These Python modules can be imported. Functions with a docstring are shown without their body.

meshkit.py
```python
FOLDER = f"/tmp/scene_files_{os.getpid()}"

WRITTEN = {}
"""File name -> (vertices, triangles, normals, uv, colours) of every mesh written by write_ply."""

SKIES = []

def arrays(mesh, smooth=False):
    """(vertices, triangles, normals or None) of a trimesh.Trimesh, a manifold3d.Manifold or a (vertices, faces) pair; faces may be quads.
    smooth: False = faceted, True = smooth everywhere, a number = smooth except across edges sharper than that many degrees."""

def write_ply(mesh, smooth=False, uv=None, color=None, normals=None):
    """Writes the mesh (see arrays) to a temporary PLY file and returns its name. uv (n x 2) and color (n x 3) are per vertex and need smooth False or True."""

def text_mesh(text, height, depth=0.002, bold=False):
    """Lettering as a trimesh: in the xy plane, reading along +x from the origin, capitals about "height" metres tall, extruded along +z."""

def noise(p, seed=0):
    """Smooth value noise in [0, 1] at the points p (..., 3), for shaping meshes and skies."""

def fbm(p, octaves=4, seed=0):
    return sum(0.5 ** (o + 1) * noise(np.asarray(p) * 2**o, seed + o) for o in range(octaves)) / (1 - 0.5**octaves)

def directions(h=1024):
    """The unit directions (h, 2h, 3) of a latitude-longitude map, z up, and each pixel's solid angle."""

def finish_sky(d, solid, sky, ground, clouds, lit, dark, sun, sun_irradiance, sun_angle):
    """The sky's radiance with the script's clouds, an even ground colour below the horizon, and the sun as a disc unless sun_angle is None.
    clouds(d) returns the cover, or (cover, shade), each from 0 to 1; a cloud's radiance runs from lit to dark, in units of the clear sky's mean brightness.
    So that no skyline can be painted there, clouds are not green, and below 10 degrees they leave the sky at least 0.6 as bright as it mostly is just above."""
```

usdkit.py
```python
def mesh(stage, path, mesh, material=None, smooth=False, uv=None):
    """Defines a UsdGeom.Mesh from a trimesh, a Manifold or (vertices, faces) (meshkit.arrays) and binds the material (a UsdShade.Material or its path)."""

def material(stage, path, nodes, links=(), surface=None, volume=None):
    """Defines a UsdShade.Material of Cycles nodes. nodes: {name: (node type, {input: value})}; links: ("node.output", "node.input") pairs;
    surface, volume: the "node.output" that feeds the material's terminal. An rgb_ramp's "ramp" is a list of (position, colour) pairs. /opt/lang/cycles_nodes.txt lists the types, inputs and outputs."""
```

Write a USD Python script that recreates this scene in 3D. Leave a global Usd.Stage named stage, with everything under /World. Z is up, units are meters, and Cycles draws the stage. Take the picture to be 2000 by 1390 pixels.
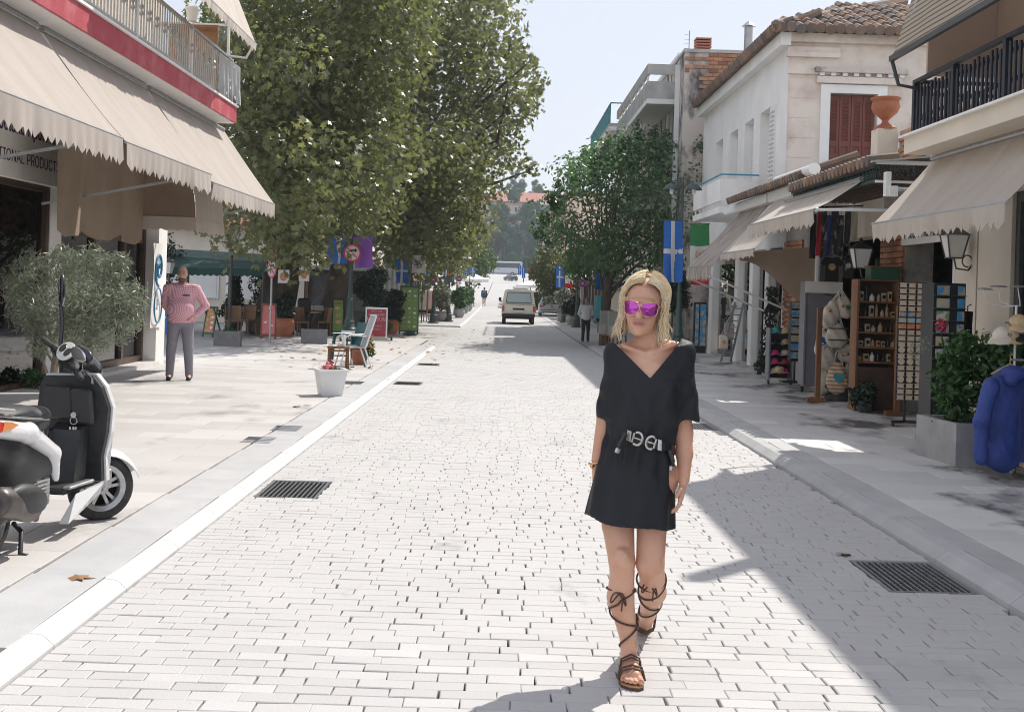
import math, random, numpy as np, trimesh, usdkit, meshkit
import manifold3d as m3
from shapely.geometry import Polygon
from pxr import Usd, UsdGeom, UsdLux, UsdShade, Gf, Sdf, Vt
stage = Usd.Stage.CreateInMemory()
UsdGeom.SetStageUpAxis(stage, 'Z'); UsdGeom.SetStageMetersPerUnit(stage, 1.0)
UsdGeom.Xform.Define(stage, '/World'); UsdGeom.Scope.Define(stage, '/World/Looks')
PI = math.pi; A = np.array
# ---------------------------------------------------------------- camera, sky, sun, exposure
ROLL = math.radians(1.8); CR, SR = math.cos(ROLL), math.sin(ROLL)
EYE = 1.55; FPX = 2400.0; PX0, PY0 = 982.0, 557.0
EXPOSURE = 1.2
SUN_AZ, SUN_EL = math.radians(41), math.radians(52)
cam = UsdGeom.Camera.Define(stage, '/World/camera')
cam.AddTransformOp().Set(Gf.Matrix4d(CR, 0, SR, 0, -SR, 0, CR, 0, 0, -1, 0, 0, 0, 0, EYE, 1))
cam.CreateHorizontalApertureAttr(36.0); cam.CreateVerticalApertureAttr(36.0 * 711 / 1024)
cam.CreateFocalLengthAttr(FPX / 2000 * 36)
cam.CreateHorizontalApertureOffsetAttr((1000 - PX0) * .018); cam.CreateVerticalApertureOffsetAttr((PY0 - 695) * .018)
cam.CreateClippingRangeAttr(Gf.Vec2f(.05, 5000)); cam.CreateExposureAttr(EXPOSURE)
sundir = A([math.sin(SUN_AZ) * math.cos(SUN_EL), math.cos(SUN_AZ) * math.cos(SUN_EL), math.sin(SUN_EL)])
dome = UsdLux.DomeLight.Define(stage, '/World/sky')
dm = usdkit.material(stage, '/World/Looks/sky_air', {
    's': ('sky_texture', {'sky_type': 'single_scattering', 'sun_disc': False, 'sun_elevation': SUN_EL, 'sun_rotation': SUN_AZ, 'aerosol_density': 2.0, 'air_density': 1.0}),
    'tc': ('texture_coordinate', {}), 'nz': ('noise_texture', {'scale': 1.6, 'detail': 5.0, 'roughness': .55}),
    'mr': ('map_range', {'from_min': .3, 'from_max': .7, 'to_min': .72, 'to_max': .92}),
    'mx': ('mix_color', {'b': (3.3, 3.42, 3.78), 'use_clamp': False}), 'bg': ('background_shader', {'strength': .10})},
    [('tc.generated', 'nz.vector'), ('nz.fac', 'mr.value'), ('mr.result', 'mx.fac'), ('s.color', 'mx.a'), ('mx.result', 'bg.color')], surface='bg.background')
UsdShade.MaterialBindingAPI.Apply(dome.GetPrim()).Bind(dm)
dome.GetPrim().SetCustomDataByKey('kind', 'structure')
sun = UsdLux.DistantLight.Define(stage, '/World/sun')
sun.CreateAngleAttr(.55); sun.CreateIntensityAttr(.58); sun.CreateNormalizeAttr(True); sun.CreateColorAttr(Gf.Vec3f(1, .95, .87))
_z = sundir; _x = np.cross([0, 0, 1], _z); _x /= np.linalg.norm(_x); _y = np.cross(_z, _x)
sun.AddTransformOp().Set(Gf.Matrix4d(*_x, 0, *_y, 0, *_z, 0, 0, 0, 0, 1))
# ---------------------------------------------------------------- measuring
from scipy.interpolate import PchipInterpolator
_gp = PchipInterpolator([-60, 0, 45, 67, 93, 127, 180, 240, 300, 345, 400, 560, 1300], [.45, 0, -.36, -.47, -.52, -.35, .75, 2.3, 4.2, 6, 13, 30, 34])
def gz(y): return float(_gp(y))
LPAV, RPAV = .06, .09
def P(px, py, d):
    du, dv = px - PX0, py - PY0
    return A([d / FPX * (du * CR + dv * SR), d, EYE + d / FPX * (du * SR - dv * CR)])
def at_x(px, py, X):
    du, dv = px - PX0, py - PY0
    return P(px, py, X * FPX / (du * CR + dv * SR))
def G(px, py, off=0.):
    lo, hi = 1.5, 400.
    s = (py - PY0) * CR - (px - PX0) * SR
    for d in np.geomspace(1.5, 400, 900):
        if EYE - d / FPX * s <= gz(d) + off: return P(px, py, d)
    return P(px, py, 200)
# ---------------------------------------------------------------- scene writing
USED = {}; LOC = {}
def uname(parent, name):
    k = parent + '/' + name; n = USED.get(k, 0); USED[k] = n + 1
    return k if n == 0 else f'{k}_{n:03d}'
def tag(o, label=None, cat=None, group=None, kind=None):
    p = o.GetPrim() if hasattr(o, 'GetPrim') else o
    for k, v in (('label', label), ('category', cat), ('group', group), ('kind', kind)):
        if v: p.SetCustomDataByKey(k, v)
    return p
def thing(name, label, cat, loc=(0, 0, 0), rz=0, group=None, rot=None):
    path = uname('/World', name); x = UsdGeom.Xform.Define(stage, path)
    x.AddTranslateOp().Set(Gf.Vec3d(*map(float, loc)))
    if rz: x.AddRotateZOp().Set(math.degrees(rz))
    LOC[path] = A(loc, float)
    return tag(x, label, cat, group)
def obj(name, mesh, mat, parent=None, smooth=False, label=None, cat=None, group=None, kind=None, world=False):
    base = '/World' if parent is None else str(parent.GetPath())
    if isinstance(mesh, MB): mesh = mesh.get()
    if isinstance(mesh, trimesh.Trimesh): mesh = (np.array(mesh.vertices), np.array(mesh.faces))
    if world and parent is not None:
        top = '/'.join(base.split('/')[:3]); mesh = (np.asarray(mesh[0], float) - LOC.get(top, 0), mesh[1])
    m = usdkit.mesh(stage, uname(base, name), mesh, mat, smooth)
    return tag(m, label, cat, group, kind)
def copy(root, loc, rz=0, label=None, group=None, scale=None):
    path = uname('/World', root.GetName().rstrip('0123456789').rstrip('_')); x = UsdGeom.Xform.Define(stage, path)
    x.AddTranslateOp().Set(Gf.Vec3d(*map(float, loc)))
    x.AddRotateZOp().Set(math.degrees(rz))
    x.AddScaleOp().Set(Gf.Vec3f(*(scale or (1, 1, 1))))
    p = x.GetPrim(); was = root.GetCustomData()
    p.GetReferences().AddInternalReference(root.GetPath()); p.SetInstanceable(True)
    x.SetXformOpOrder([o for o in x.GetOrderedXformOps()])
    return tag(p, label or was['label'], was.get('category'), group or was.get('group'))
# ---------------------------------------------------------------- mesh building
BOXF = A([[0, 3, 2, 1], [4, 5, 6, 7], [0, 1, 5, 4], [1, 2, 6, 5], [2, 3, 7, 6], [3, 0, 4, 7]])
def Rz(a): c, s = math.cos(a), math.sin(a); return A([[c, -s, 0], [s, c, 0], [0, 0, 1.]])
def Rx(a): c, s = math.cos(a), math.sin(a); return A([[1, 0, 0], [0, c, -s], [0, s, c.real]])
def Ry(a): c, s = math.cos(a), math.sin(a); return A([[c, 0, s], [0, 1, 0], [-s, 0, c]])
def tri(f): f = np.asarray(f); return f if f.shape[1] == 3 else np.vstack([f[:, [0, 1, 2]], f[:, [0, 2, 3]]])
class MB:
    def __init__(s): s.v = []; s.f = []; s.n = 0
    def add(s, v, f):
        v = np.asarray(v, float); s.v.append(v); s.f.append(tri(f) + s.n); s.n += len(v); return s
    def mesh(s, m): return s.add(np.array(m.vertices), np.array(m.faces))
    def get(s): return (np.vstack(s.v), np.vstack(s.f))
    def box(s, c, size, R=None):
        h = A(size, float) / 2
        v = A([[-1, -1, -1], [1, -1, -1], [1, 1, -1], [-1, 1, -1], [-1, -1, 1], [1, -1, 1], [1, 1, 1], [-1, 1, 1]]) * h
        if R is not None: v = v @ (Rz(R) if np.ndim(R) == 0 else R).T
        return s.add(v + A(c, float), BOXF)
    def b2(s, lo, hi): lo, hi = A(lo, float), A(hi, float); return s.box((lo + hi) / 2, np.abs(hi - lo))
    def cbox(s, c, size, ch=.01, R=None):
        v, f = cbox(size, ch)
        if R is not None: v = v @ (Rz(R) if np.ndim(R) == 0 else R).T
        return s.add(v + A(c, float), f)
    def tube(s, pts, r, n=8, cap=True):
        pts = A(pts, float); k = len(pts); r = np.broadcast_to(A(r, float), k)
        t = np.gradient(pts, axis=0); t /= np.maximum(np.linalg.norm(t, axis=1, keepdims=True), 1e-9)
        u = np.cross(t[0], [0, 0, 1.] if abs(t[0][2]) < .9 else [1., 0, 0]); u /= np.linalg.norm(u); V = []
        for i in range(k):
            u = u - t[i] * (u @ t[i]); u /= max(np.linalg.norm(u), 1e-9); w = np.cross(t[i], u)
            a = np.arange(n) * 2 * PI / n
            V.append(pts[i] + r[i] * (np.outer(np.cos(a), u) + np.outer(np.sin(a), w)))
        F = [[i * n + j, i * n + (j + 1) % n, (i + 1) * n + (j + 1) % n, (i + 1) * n + j] for i in range(k - 1) for j in range(n)]
        v = np.vstack(V + [pts[:1], pts[-1:]]); f = tri(F)
        if cap:
            f = np.vstack([f, [[k * n, (j + 1) % n, j] for j in range(n)], [[k * n + 1, (k - 1) * n + j, (k - 1) * n + (j + 1) % n] for j in range(n)]])
        return s.add(v, f)
    def bar(s, a, b, w, h=None, up=(0, 0, 1)):
        a, b = A(a, float), A(b, float); t = b - a; L = np.linalg.norm(t); t /= L
        x = np.cross(t, up)
        if np.linalg.norm(x) < 1e-6: x = A([1., 0, 0])
        x /= np.linalg.norm(x); z = np.cross(x, t)
        return s.box((a + b) / 2, (w, L, h or w), np.stack([x, t, z], 1))
    def lathe(s, prof, c=(0, 0, 0), n=20, R=None, flute=0, nf=8):
        prof = A(prof, float); k = len(prof); a = np.arange(n) * 2 * PI / n
        rr = prof[:, 0][:, None] * (1 + flute * np.cos(nf * a)[None])
        v = np.stack([rr * np.cos(a), rr * np.sin(a), np.broadcast_to(prof[:, 1][:, None], (k, n))], -1).reshape(-1, 3)
        F = [[i * n + j, i * n + (j + 1) % n, (i + 1) * n + (j + 1) % n, (i + 1) * n + j] for i in range(k - 1) for j in range(n)]
        v = np.vstack([v, [[0, 0, prof[0, 1]], [0, 0, prof[-1, 1]]]])
        f = np.vstack([tri(F), [[k * n, (j + 1) % n, j] for j in range(n)], [[k * n + 1, (k - 1) * n + j, (k - 1) * n + (j + 1) % n] for j in range(n)]])
        if R is not None: v = v @ R.T
        return s.add(v + A(c, float), f)
    def prism(s, poly, axis, a, b, fr=None):
        """polygon in the plane across axis, extruded from a to b. axis x: (y,z); y: (x,z); z: (x,y)"""
        pg = poly if isinstance(poly, Polygon) else Polygon(poly)
        m = trimesh.creation.extrude_polygon(pg.buffer(0), 1.0, engine='earcut'); v = np.array(m.vertices); f = np.array(m.faces)
        t = a + v[:, 2] * (b - a)
        o = {'x': lambda: np.stack([t, v[:, 0], v[:, 1]], 1), 'y': lambda: np.stack([v[:, 0], t, v[:, 1]], 1), 'z': lambda: np.stack([v[:, 0], v[:, 1], t], 1)}[axis]()
        e = np.linalg.det(np.stack([o[f[:, 0]], o[f[:, 1]], o[f[:, 2]]], 1)).sum()
        if e < 0: f = f[:, ::-1]
        return s.add(o if fr is None else fr(o), f)
    def sheet(s, pts, th, nrm=None):
        """pts (m,n,3) grid -> closed thin sheet of thickness th"""
        pts = A(pts, float); m, n = pts.shape[:2]
        du = np.gradient(pts, axis=0); dv = np.gradient(pts, axis=1); N = np.cross(du, dv); N /= np.maximum(np.linalg.norm(N, axis=2, keepdims=True), 1e-9)
        v = np.vstack([(pts + N * th / 2).reshape(-1, 3), (pts - N * th / 2).reshape(-1, 3)]); q = m * n
        F = []
        for i in range(m - 1):
            for j in range(n - 1):
                a, b, c, d = i * n + j, (i + 1) * n + j, (i + 1) * n + j + 1, i * n + j + 1
                F += [[a, b, c, d], [q + d, q + c, q + b, q + a]]
        ring = [(0, j) for j in range(n - 1)] + [(i, n - 1) for i in range(m - 1)] + [(m - 1, j) for j in range(n - 1, 0, -1)] + [(i, 0) for i in range(m - 1, 0, -1)]
        ids = [i * n + j for i, j in ring]
        for a, b in zip(ids, ids[1:] + ids[:1]): F.append([a, b, q + b, q + a])
        return s.add(v, F)
    def ball(s, c, r, sub=2, R=None):
        m = trimesh.creation.icosphere(subdivisions=sub); v = np.array(m.vertices) * A(r, float)
        if R is not None: v = v @ R.T
        return s.add(v + A(c, float), np.array(m.faces))
    def text(s, txt, h, fr, depth=.004, bold=False, width=None):
        m = meshkit.text_mesh(txt, h, depth, bold); v = np.array(m.vertices)
        if width: v[:, 0] = (v[:, 0] - v[:, 0].min()) * width / np.ptp(v[:, 0])
        o, x, y = map(lambda q: A(q, float), fr); z = np.cross(x, y)
        return s.add(o + v[:, :1] * x + v[:, 1:2] * y + v[:, 2:] * z, np.array(m.faces))
def cbox(size, ch):
    h = A(size, float) / 2; ch = min(ch, h.min() * .9); V = []
    for sx in (-1, 1):
        for sy in (-1, 1):
            for sz in (-1, 1):
                for k in range(3):
                    q = h.copy() - ch; q[k] = h[k]; V.append(q * [sx, sy, sz])
    c = m3.Manifold.hull_points(A(V)).to_mesh(); return (c.vert_properties[:, :3].copy(), c.tri_verts.copy())
def rbox(size, r, sub=6):
    h = A(size, float) / 2 - r
    m = m3.Manifold.batch_hull([m3.Manifold.sphere(r, sub * 4).translate([sx * h[0], sy * h[1], sz * h[2]]) for sx in (-1, 1) for sy in (-1, 1) for sz in (-1, 1)]).to_mesh()
    return (m.vert_properties[:, :3].copy(), m.tri_verts.copy())
def hull(pts):
    m = m3.Manifold.hull_points(A(pts, float)).to_mesh(); return (m.vert_properties[:, :3].copy(), m.tri_verts.copy())
# ---------------------------------------------------------------- smooth bodies: signed distance -> surface nets
def prim_c(a, b, ra, rb, k=.02, sc=None):
    return ('c', A(a, float), A(b, float), ra, rb, k)
def prim_e(c, r, k=.02, R=None): return ('e', A(c, float), A(r, float), R, None, k)
def sdf_eval(prims, p):
    d = np.full(len(p), 9.)
    for q in prims:
        if q[0] in ('c', 'C'):
            a, ab = q[1], q[2] - q[1]; t = np.clip((p - a) @ ab / max(ab @ ab, 1e-12), 0, 1)
            e = np.linalg.norm(p - a - t[:, None] * ab, axis=1) - (q[3] + t * (q[4] - q[3]))
        else:
            u = p - q[1]
            if q[3] is not None: u = u @ q[3]
            k0 = np.linalg.norm(u / q[2], axis=1); k1 = np.linalg.norm(u / q[2] ** 2, axis=1); e = k0 * (k0 - 1) / np.maximum(k1, 1e-9)
        k = q[5]
        if q[0] in ('C', 'E'):   # carve
            h = np.clip(.5 - .5 * (d + e) / k, 0, 1); d = d + (-e - d) * h + k * h * (1 - h)
        else:
            h = np.clip(.5 + .5 * (d - e) / k, 0, 1); d = d + (e - d) * h - k * h * (1 - h)
    return d
def snet(f, lo, hi, h):
    B = 4; lo = A(lo, float); n = np.ceil((A(hi) - lo) / (h * B)).astype(int) + 1; N = n * B + 1
    cc = np.stack(np.meshgrid(*[np.arange(k) for k in n], indexing='ij'), -1).reshape(-1, 3)
    dc = f(lo + (cc + .5) * h * B); act = np.abs(dc) < h * B * 1.25
    V = np.ones(N, np.float32)
    for c, dv in zip(cc[dc < -h * B * 1.25], dc): V[c[0] * B:c[0] * B + B + 1, c[1] * B:c[1] * B + B + 1, c[2] * B:c[2] * B + B + 1] = -1
    off = np.stack(np.meshgrid(*[np.arange(B + 1)] * 3, indexing='ij'), -1).reshape(-1, 3)
    idx = (cc[act][:, None] * B + off[None]).reshape(-1, 3); flat = np.unique(np.ravel_multi_index(idx.T, N)); idx = np.stack(np.unravel_index(flat, N), 1)
    for i in range(0, len(idx), 400000): V.ravel()[flat[i:i + 400000]] = f(lo + idx[i:i + 400000] * h)
    S = V < 0; cells = np.stack(np.nonzero(_mixed(S)), 1); cid = -np.ones(N - 1, int); cid[tuple(cells.T)] = np.arange(len(cells))
    acc = np.zeros((len(cells), 3)); cnt = np.zeros(len(cells))
    for ax in range(3):
        o1, o2 = [k for k in range(3) if k != ax]
        for i in (0, 1):
            for j in (0, 1):
                a = cells.copy(); a[:, o1] += i; a[:, o2] += j; b = a.copy(); b[:, ax] += 1
                va, vb = V[tuple(a.T)], V[tuple(b.T)]; m = (va < 0) != (vb < 0); t = np.where(m, va / np.where(m, va - vb, 1), 0)
                q = a.astype(float); q[:, ax] += t; acc[m] += q[m]; cnt[m] += 1
    v = lo + acc / np.maximum(cnt, 1)[:, None] * h; F = []
    for ax in range(3):
        o1, o2 = [(1, 2), (2, 0), (0, 1)][ax]
        sl0 = [slice(None)] * 3; sl1 = [slice(None)] * 3; sl0[ax] = slice(0, -1); sl1[ax] = slice(1, None)
        e = np.stack(np.nonzero(S[tuple(sl0)] != S[tuple(sl1)]), 1); e = e[(e[:, o1] > 0) & (e[:, o2] > 0) & (e[:, o1] < N[o1] - 1) & (e[:, o2] < N[o2] - 1)]
        def C(i, j): q = e.copy(); q[:, o1] -= i; q[:, o2] -= j; return cid[tuple(q.T)]
        Q = np.stack([C(1, 1), C(0, 1), C(0, 0), C(1, 0)], 1); ins = S[tuple(e.T)]
        Q = np.where(ins[:, None], Q, Q[:, ::-1]); F.append(Q[(Q >= 0).all(1)])
    return v, tri(np.vstack(F))
def _mixed(S):
    c = [S[i:S.shape[0] - 1 + i, j:S.shape[1] - 1 + j, k:S.shape[2] - 1 + k] for i in (0, 1) for j in (0, 1) for k in (0, 1)]
    a = c[0].copy(); o = c[0].copy()
    for q in c[1:]: a &= q; o |= q
    return o & ~a
def body(prims, h, extra=None, pad=.03):
    pts = []
    for q in prims:
        if q[0] in 'c': pts += [q[1] - q[3], q[1] + q[3], q[2] - q[4], q[2] + q[4]]
        elif q[0] == 'e': pts += [q[1] - q[2].max(), q[1] + q[2].max()]
    pts = A(pts); f = (lambda p: extra(p, sdf_eval(prims, p))) if extra else (lambda p: sdf_eval(prims, p))
    return snet(f, pts.min(0) - pad, pts.max(0) + pad, h)
# ---------------------------------------------------------------- materials
MAT = {}
def pm(name, c, c2=None, scale=4., rough=.6, bump=0., bscale=60., metal=0., spec=.5, ramp=(.35, .65), detail=5., isl=0., stretch=None, coat=0., sub=0., trans=None, vec='position', sheen=0., bdist=.01):
    """principled with a noise mix of two colours, relief, and variation from piece to piece"""
    n = {'p': ('principled_bsdf', {'roughness': rough, 'metallic': metal, 'specular_ior_level': spec, 'coat_weight': coat})}
    if sheen: n['p'][1]['sheen_weight'] = sheen
    if sub: n['p'][1].update(subsurface_weight=sub, subsurface_scale=.012, subsurface_radius=(1, .35, .2))
    L = []; g = 'g.position' if vec == 'position' else 'tc.object'
    n['g'] = ('geometry', {}); n['tc'] = ('texture_coordinate', {})
    if stretch: n['mp'] = ('mapping', {'scale': stretch}); L.append((g, 'mp.vector')); g = 'mp.vector'
    if c2 is not None:
        n['n'] = ('noise_texture', {'scale': scale, 'detail': detail, 'roughness': .6}); L.append((g, 'n.vector'))
        n['m'] = ('map_range', {'from_min': ramp[0], 'from_max': ramp[1], 'clamp': True}); n['x'] = ('mix_color', {'a': c, 'b': c2})
        L += [('n.fac', 'm.value'), ('m.result', 'x.fac')]; out = 'x.result'
    else:
        n['cc'] = ('color', {'value': c}); out = 'cc.color'
    if isl:
        n['oi'] = ('object_info', {}); n['ad'] = ('math', {'math_type': 'add'}); n['fr'] = ('math', {'math_type': 'fraction'}); n['rl'] = ('map_range', {'to_min': 1 - isl, 'to_max': 1 + isl}); n['hs'] = ('hsv', {})
        L += [('oi.random', 'ad.value1'), ('g.random_per_island', 'ad.value2'), ('ad.value', 'fr.value1'), ('fr.value', 'rl.value'), ('rl.result', 'hs.value'), (out, 'hs.color')]; out = 'hs.color'
    L.append((out, 'p.base_color'))
    if bump:
        n['nb'] = ('noise_texture', {'scale': bscale, 'detail': 4.}); n['b'] = ('bump', {'strength': bump, 'distance': bdist}); L += [(g, 'nb.vector'), ('nb.fac', 'b.height'), ('b.normal', 'p.normal')]
    surf = 'p.BSDF'
    if trans is not None:
        n['tr'] = ('translucent_bsdf', {}); n['mc'] = ('mix_closure', {'fac': trans}); L += [(out, 'tr.color'), ('p.BSDF', 'mc.closure1'), ('tr.BSDF', 'mc.closure2')]; surf = 'mc.closure'
    MAT[name] = usdkit.material(stage, '/World/Looks/' + name, n, L, surface=surf); return MAT[name]
def leaf_mat(name, cols, rough=.45, spec=.5, trans=.35):
    n = {'g': ('geometry', {}), 'r': ('rgb_ramp', {'ramp': cols}), 'p': ('principled_bsdf', {'roughness': rough, 'specular_ior_level': spec}), 'nz': ('noise_texture', {'scale': .55, 'detail': 3.}), 'ma': ('math', {'math_type': 'multiply_add', 'value2': .8, 'value3': -.4}),
         'ad': ('math', {'math_type': 'add', 'use_clamp': True}), 'tr': ('translucent_bsdf', {}), 'mc': ('mix_closure', {'fac': trans}), 'hs': ('hsv', {'value': 1.3, 'saturation': 1.15})}
    MAT[name] = usdkit.material(stage, '/World/Looks/' + name, n, [('g.position', 'nz.vector'), ('nz.fac', 'ma.value1'), ('g.random_per_island', 'ad.value1'), ('ma.value', 'ad.value2'), ('ad.value', 'r.fac'), ('r.color', 'p.base_color'), ('r.color', 'hs.color'), ('hs.color', 'tr.color'), ('p.BSDF', 'mc.closure1'), ('tr.BSDF', 'mc.closure2')], surface='mc.closure')
    return MAT[name]
def glass_pane(name, tint=(.85, .9, .9), ior=1.5, rough=0.):
    MAT[name] = usdkit.material(stage, '/World/Looks/' + name, {'t': ('transparent_bsdf', {'color': tint}), 'g': ('glossy_bsdf', {'color': (1, 1, 1), 'roughness': rough}), 'f': ('fresnel', {'IOR': ior}), 'm': ('mix_closure', {})},
        [('f.fac', 'm.fac'), ('t.BSDF', 'm.closure1'), ('g.BSDF', 'm.closure2')], surface='m.closure'); return MAT[name]
# ---------------------------------------------------------------- materials of the setting
pm('joint', (.12, .108, .09), (.22, .2, .165), 9, .95, .5, 120)
pm('kerb_white', (.60, .595, .59), (.53, .525, .52), 6, .6, .2, 120, isl=.05)
pm('kerb_grey', (.40, .40, .41), (.46, .46, .46), 3, .6, .2, 120, isl=.05)
pm('road_far', (.37, .36, .355), (.43, .42, .41), .5, .7, .2, 20)
pm('earth', (.09, .10, .05), (.06, .085, .035), .06, .95)
pm('iron', (.055, .055, .06), (.10, .095, .09), 20, .45, .2, 90, metal=.7)
pm('iron_light', (.33, .34, .36), (.22, .22, .23), 25, .4, .1, 90, metal=.8)
# right pavement: the same stone, wet in patches
def wet(name, c, c2, lo, hi, dark=(.20, .19, .182), nsc=2.0, isl=.1, wsc=.9):
    n = {'g': ('geometry', {}), 'n': ('noise_texture', {'scale': nsc, 'detail': 4.}), 'x': ('mix_color', {'a': c, 'b': c2}), 'mp': ('mapping', {'scale': (1.0, .55, 1)}),
         'w': ('noise_texture', {'scale': wsc, 'detail': 6., 'roughness': .62}), 'sx': ('separate_xyz', {}), 'xr': ('map_range', {'from_min': 3.2, 'from_max': 4.6, 'to_min': -.09, 'to_max': .06, 'clamp': True}), 'sa': ('math', {'math_type': 'add'}),
         'm': ('map_range', {'from_min': lo, 'from_max': hi, 'clamp': True}), 'y': ('mix_color', {'b': dark}), 'r': ('map_range', {'to_min': .6, 'to_max': .22}), 'p': ('principled_bsdf', {}),
         'oi': ('object_info', {}), 'ad': ('math', {'math_type': 'add'}), 'fr': ('math', {'math_type': 'fraction'}), 'rl': ('map_range', {'to_min': 1 - isl, 'to_max': 1 + isl}), 'hs': ('hsv', {}), 'nb': ('noise_texture', {'scale': 80., 'detail': 4.}), 'b': ('bump', {'strength': .2, 'distance': .01})}
    MAT[name] = usdkit.material(stage, '/World/Looks/' + name, n, [('g.position', 'n.vector'), ('n.fac', 'x.fac'), ('g.position', 'mp.vector'), ('mp.vector', 'w.vector'), ('g.position', 'sx.vector'), ('sx.x', 'xr.value'), ('w.fac', 'sa.value1'), ('xr.result', 'sa.value2'), ('sa.value', 'm.value'), ('m.result', 'y.fac'),
        ('oi.random', 'ad.value1'), ('g.random_per_island', 'ad.value2'), ('ad.value', 'fr.value1'), ('fr.value', 'rl.value'), ('rl.result', 'hs.value'), ('x.result', 'hs.color'), ('hs.color', 'y.a'), ('y.result', 'p.base_color'), ('m.result', 'r.value'), ('r.result', 'p.roughness'), ('g.position', 'nb.vector'), ('nb.fac', 'b.height'), ('b.normal', 'p.normal')], surface='p.BSDF')
wet('stone', (.425, .415, .412), (.50, .49, .485), .53, .70, (.22, .21, .20), 1.3, .075, 1.6)
wet('tile_left', (.43, .41, .40), (.52, .50, .485), .47, .63, (.24, .225, .215), 1.1, .09, .8)
wet('tile_right', (.55, .54, .53), (.63, .62, .61), .54, .63)
# ---------------------------------------------------------------- ground, road, pavements
XL, XR = -1.85, 2.69
def strip(x0, x1, y0, y1, off, step=2., nx=2, rough=None):
    ys = np.arange(y0, y1 + step * .99, step); ys[-1] = y1; xs = np.linspace(x0, x1, nx)
    v = A([[x, y, gz(y) + off + (rough(x, y) if rough else 0)] for y in ys for x in xs])
    f = [[i * nx + j, i * nx + j + 1, (i + 1) * nx + j + 1, (i + 1) * nx + j] for i in range(len(ys) - 1) for j in range(nx - 1)]
    return v, A(f)
def hillz(x, y):
    return 0 if y < 330 else (meshkit.fbm(A([x / 60, y / 60, 0.]), 3, 4) - .5) * 9 * min(1, (y - 330) / 80) + 8 * min(1, max(0, (y - 330) / 100)) * math.exp(-((x + 40) / 90) ** 2) * 0
obj('ground', strip(-700, 700, -60, 1300, -.30, 12., 60, hillz), MAT['earth'], kind='structure')
road = thing('road', None, None); tag(road, kind='structure')
bed = MB(); bed.add(*strip(XL, XR, -6, 62, -.05, 1.)); obj('road_bed', bed, MAT['joint'], road)
obj('far_surface', MB().add(*strip(-1.9, 2.75, 62, 230, 0, 4.)).add(*strip(-6, 7.5, 230, 322, .02, 4.)), MAT['road_far'], road)
rng = np.random.default_rng(5)
def stonev(x0, x1, y0, y1, top, h=.05, b=.004, jit=.003, tilt=.0015):
    c = A([[x0, y0], [x1, y0], [x1, y1], [x0, y1]]) + rng.uniform(-jit, jit, (4, 2)); m = c.mean(0); z = rng.uniform(-tilt, tilt, 4) + top
    i = c + (m - c) * A([2 * b / (x1 - x0), 2 * b / (y1 - y0)])
    v = np.vstack([np.c_[c, np.full(4, top - h)], np.c_[c, z - b * .8], np.c_[i, z]])
    F = [[8, 9, 10, 11]] + [[k, (k + 1) % 4, 4 + (k + 1) % 4, 4 + k] for k in range(4)] + [[4 + k, 4 + (k + 1) % 4, 8 + (k + 1) % 4, 8 + k] for k in range(4)]
    return v, tri(F)
GRATES = [(-1.80, -1.34, 9.15, 9.93), (2.17, 2.66, 6.74, 7.5), (2.2, 2.66, 15.0, 15.7), (-1.8, -1.35, 20.7, 21.4), (-1.8, -1.35, 26.5, 27.2)]
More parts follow.
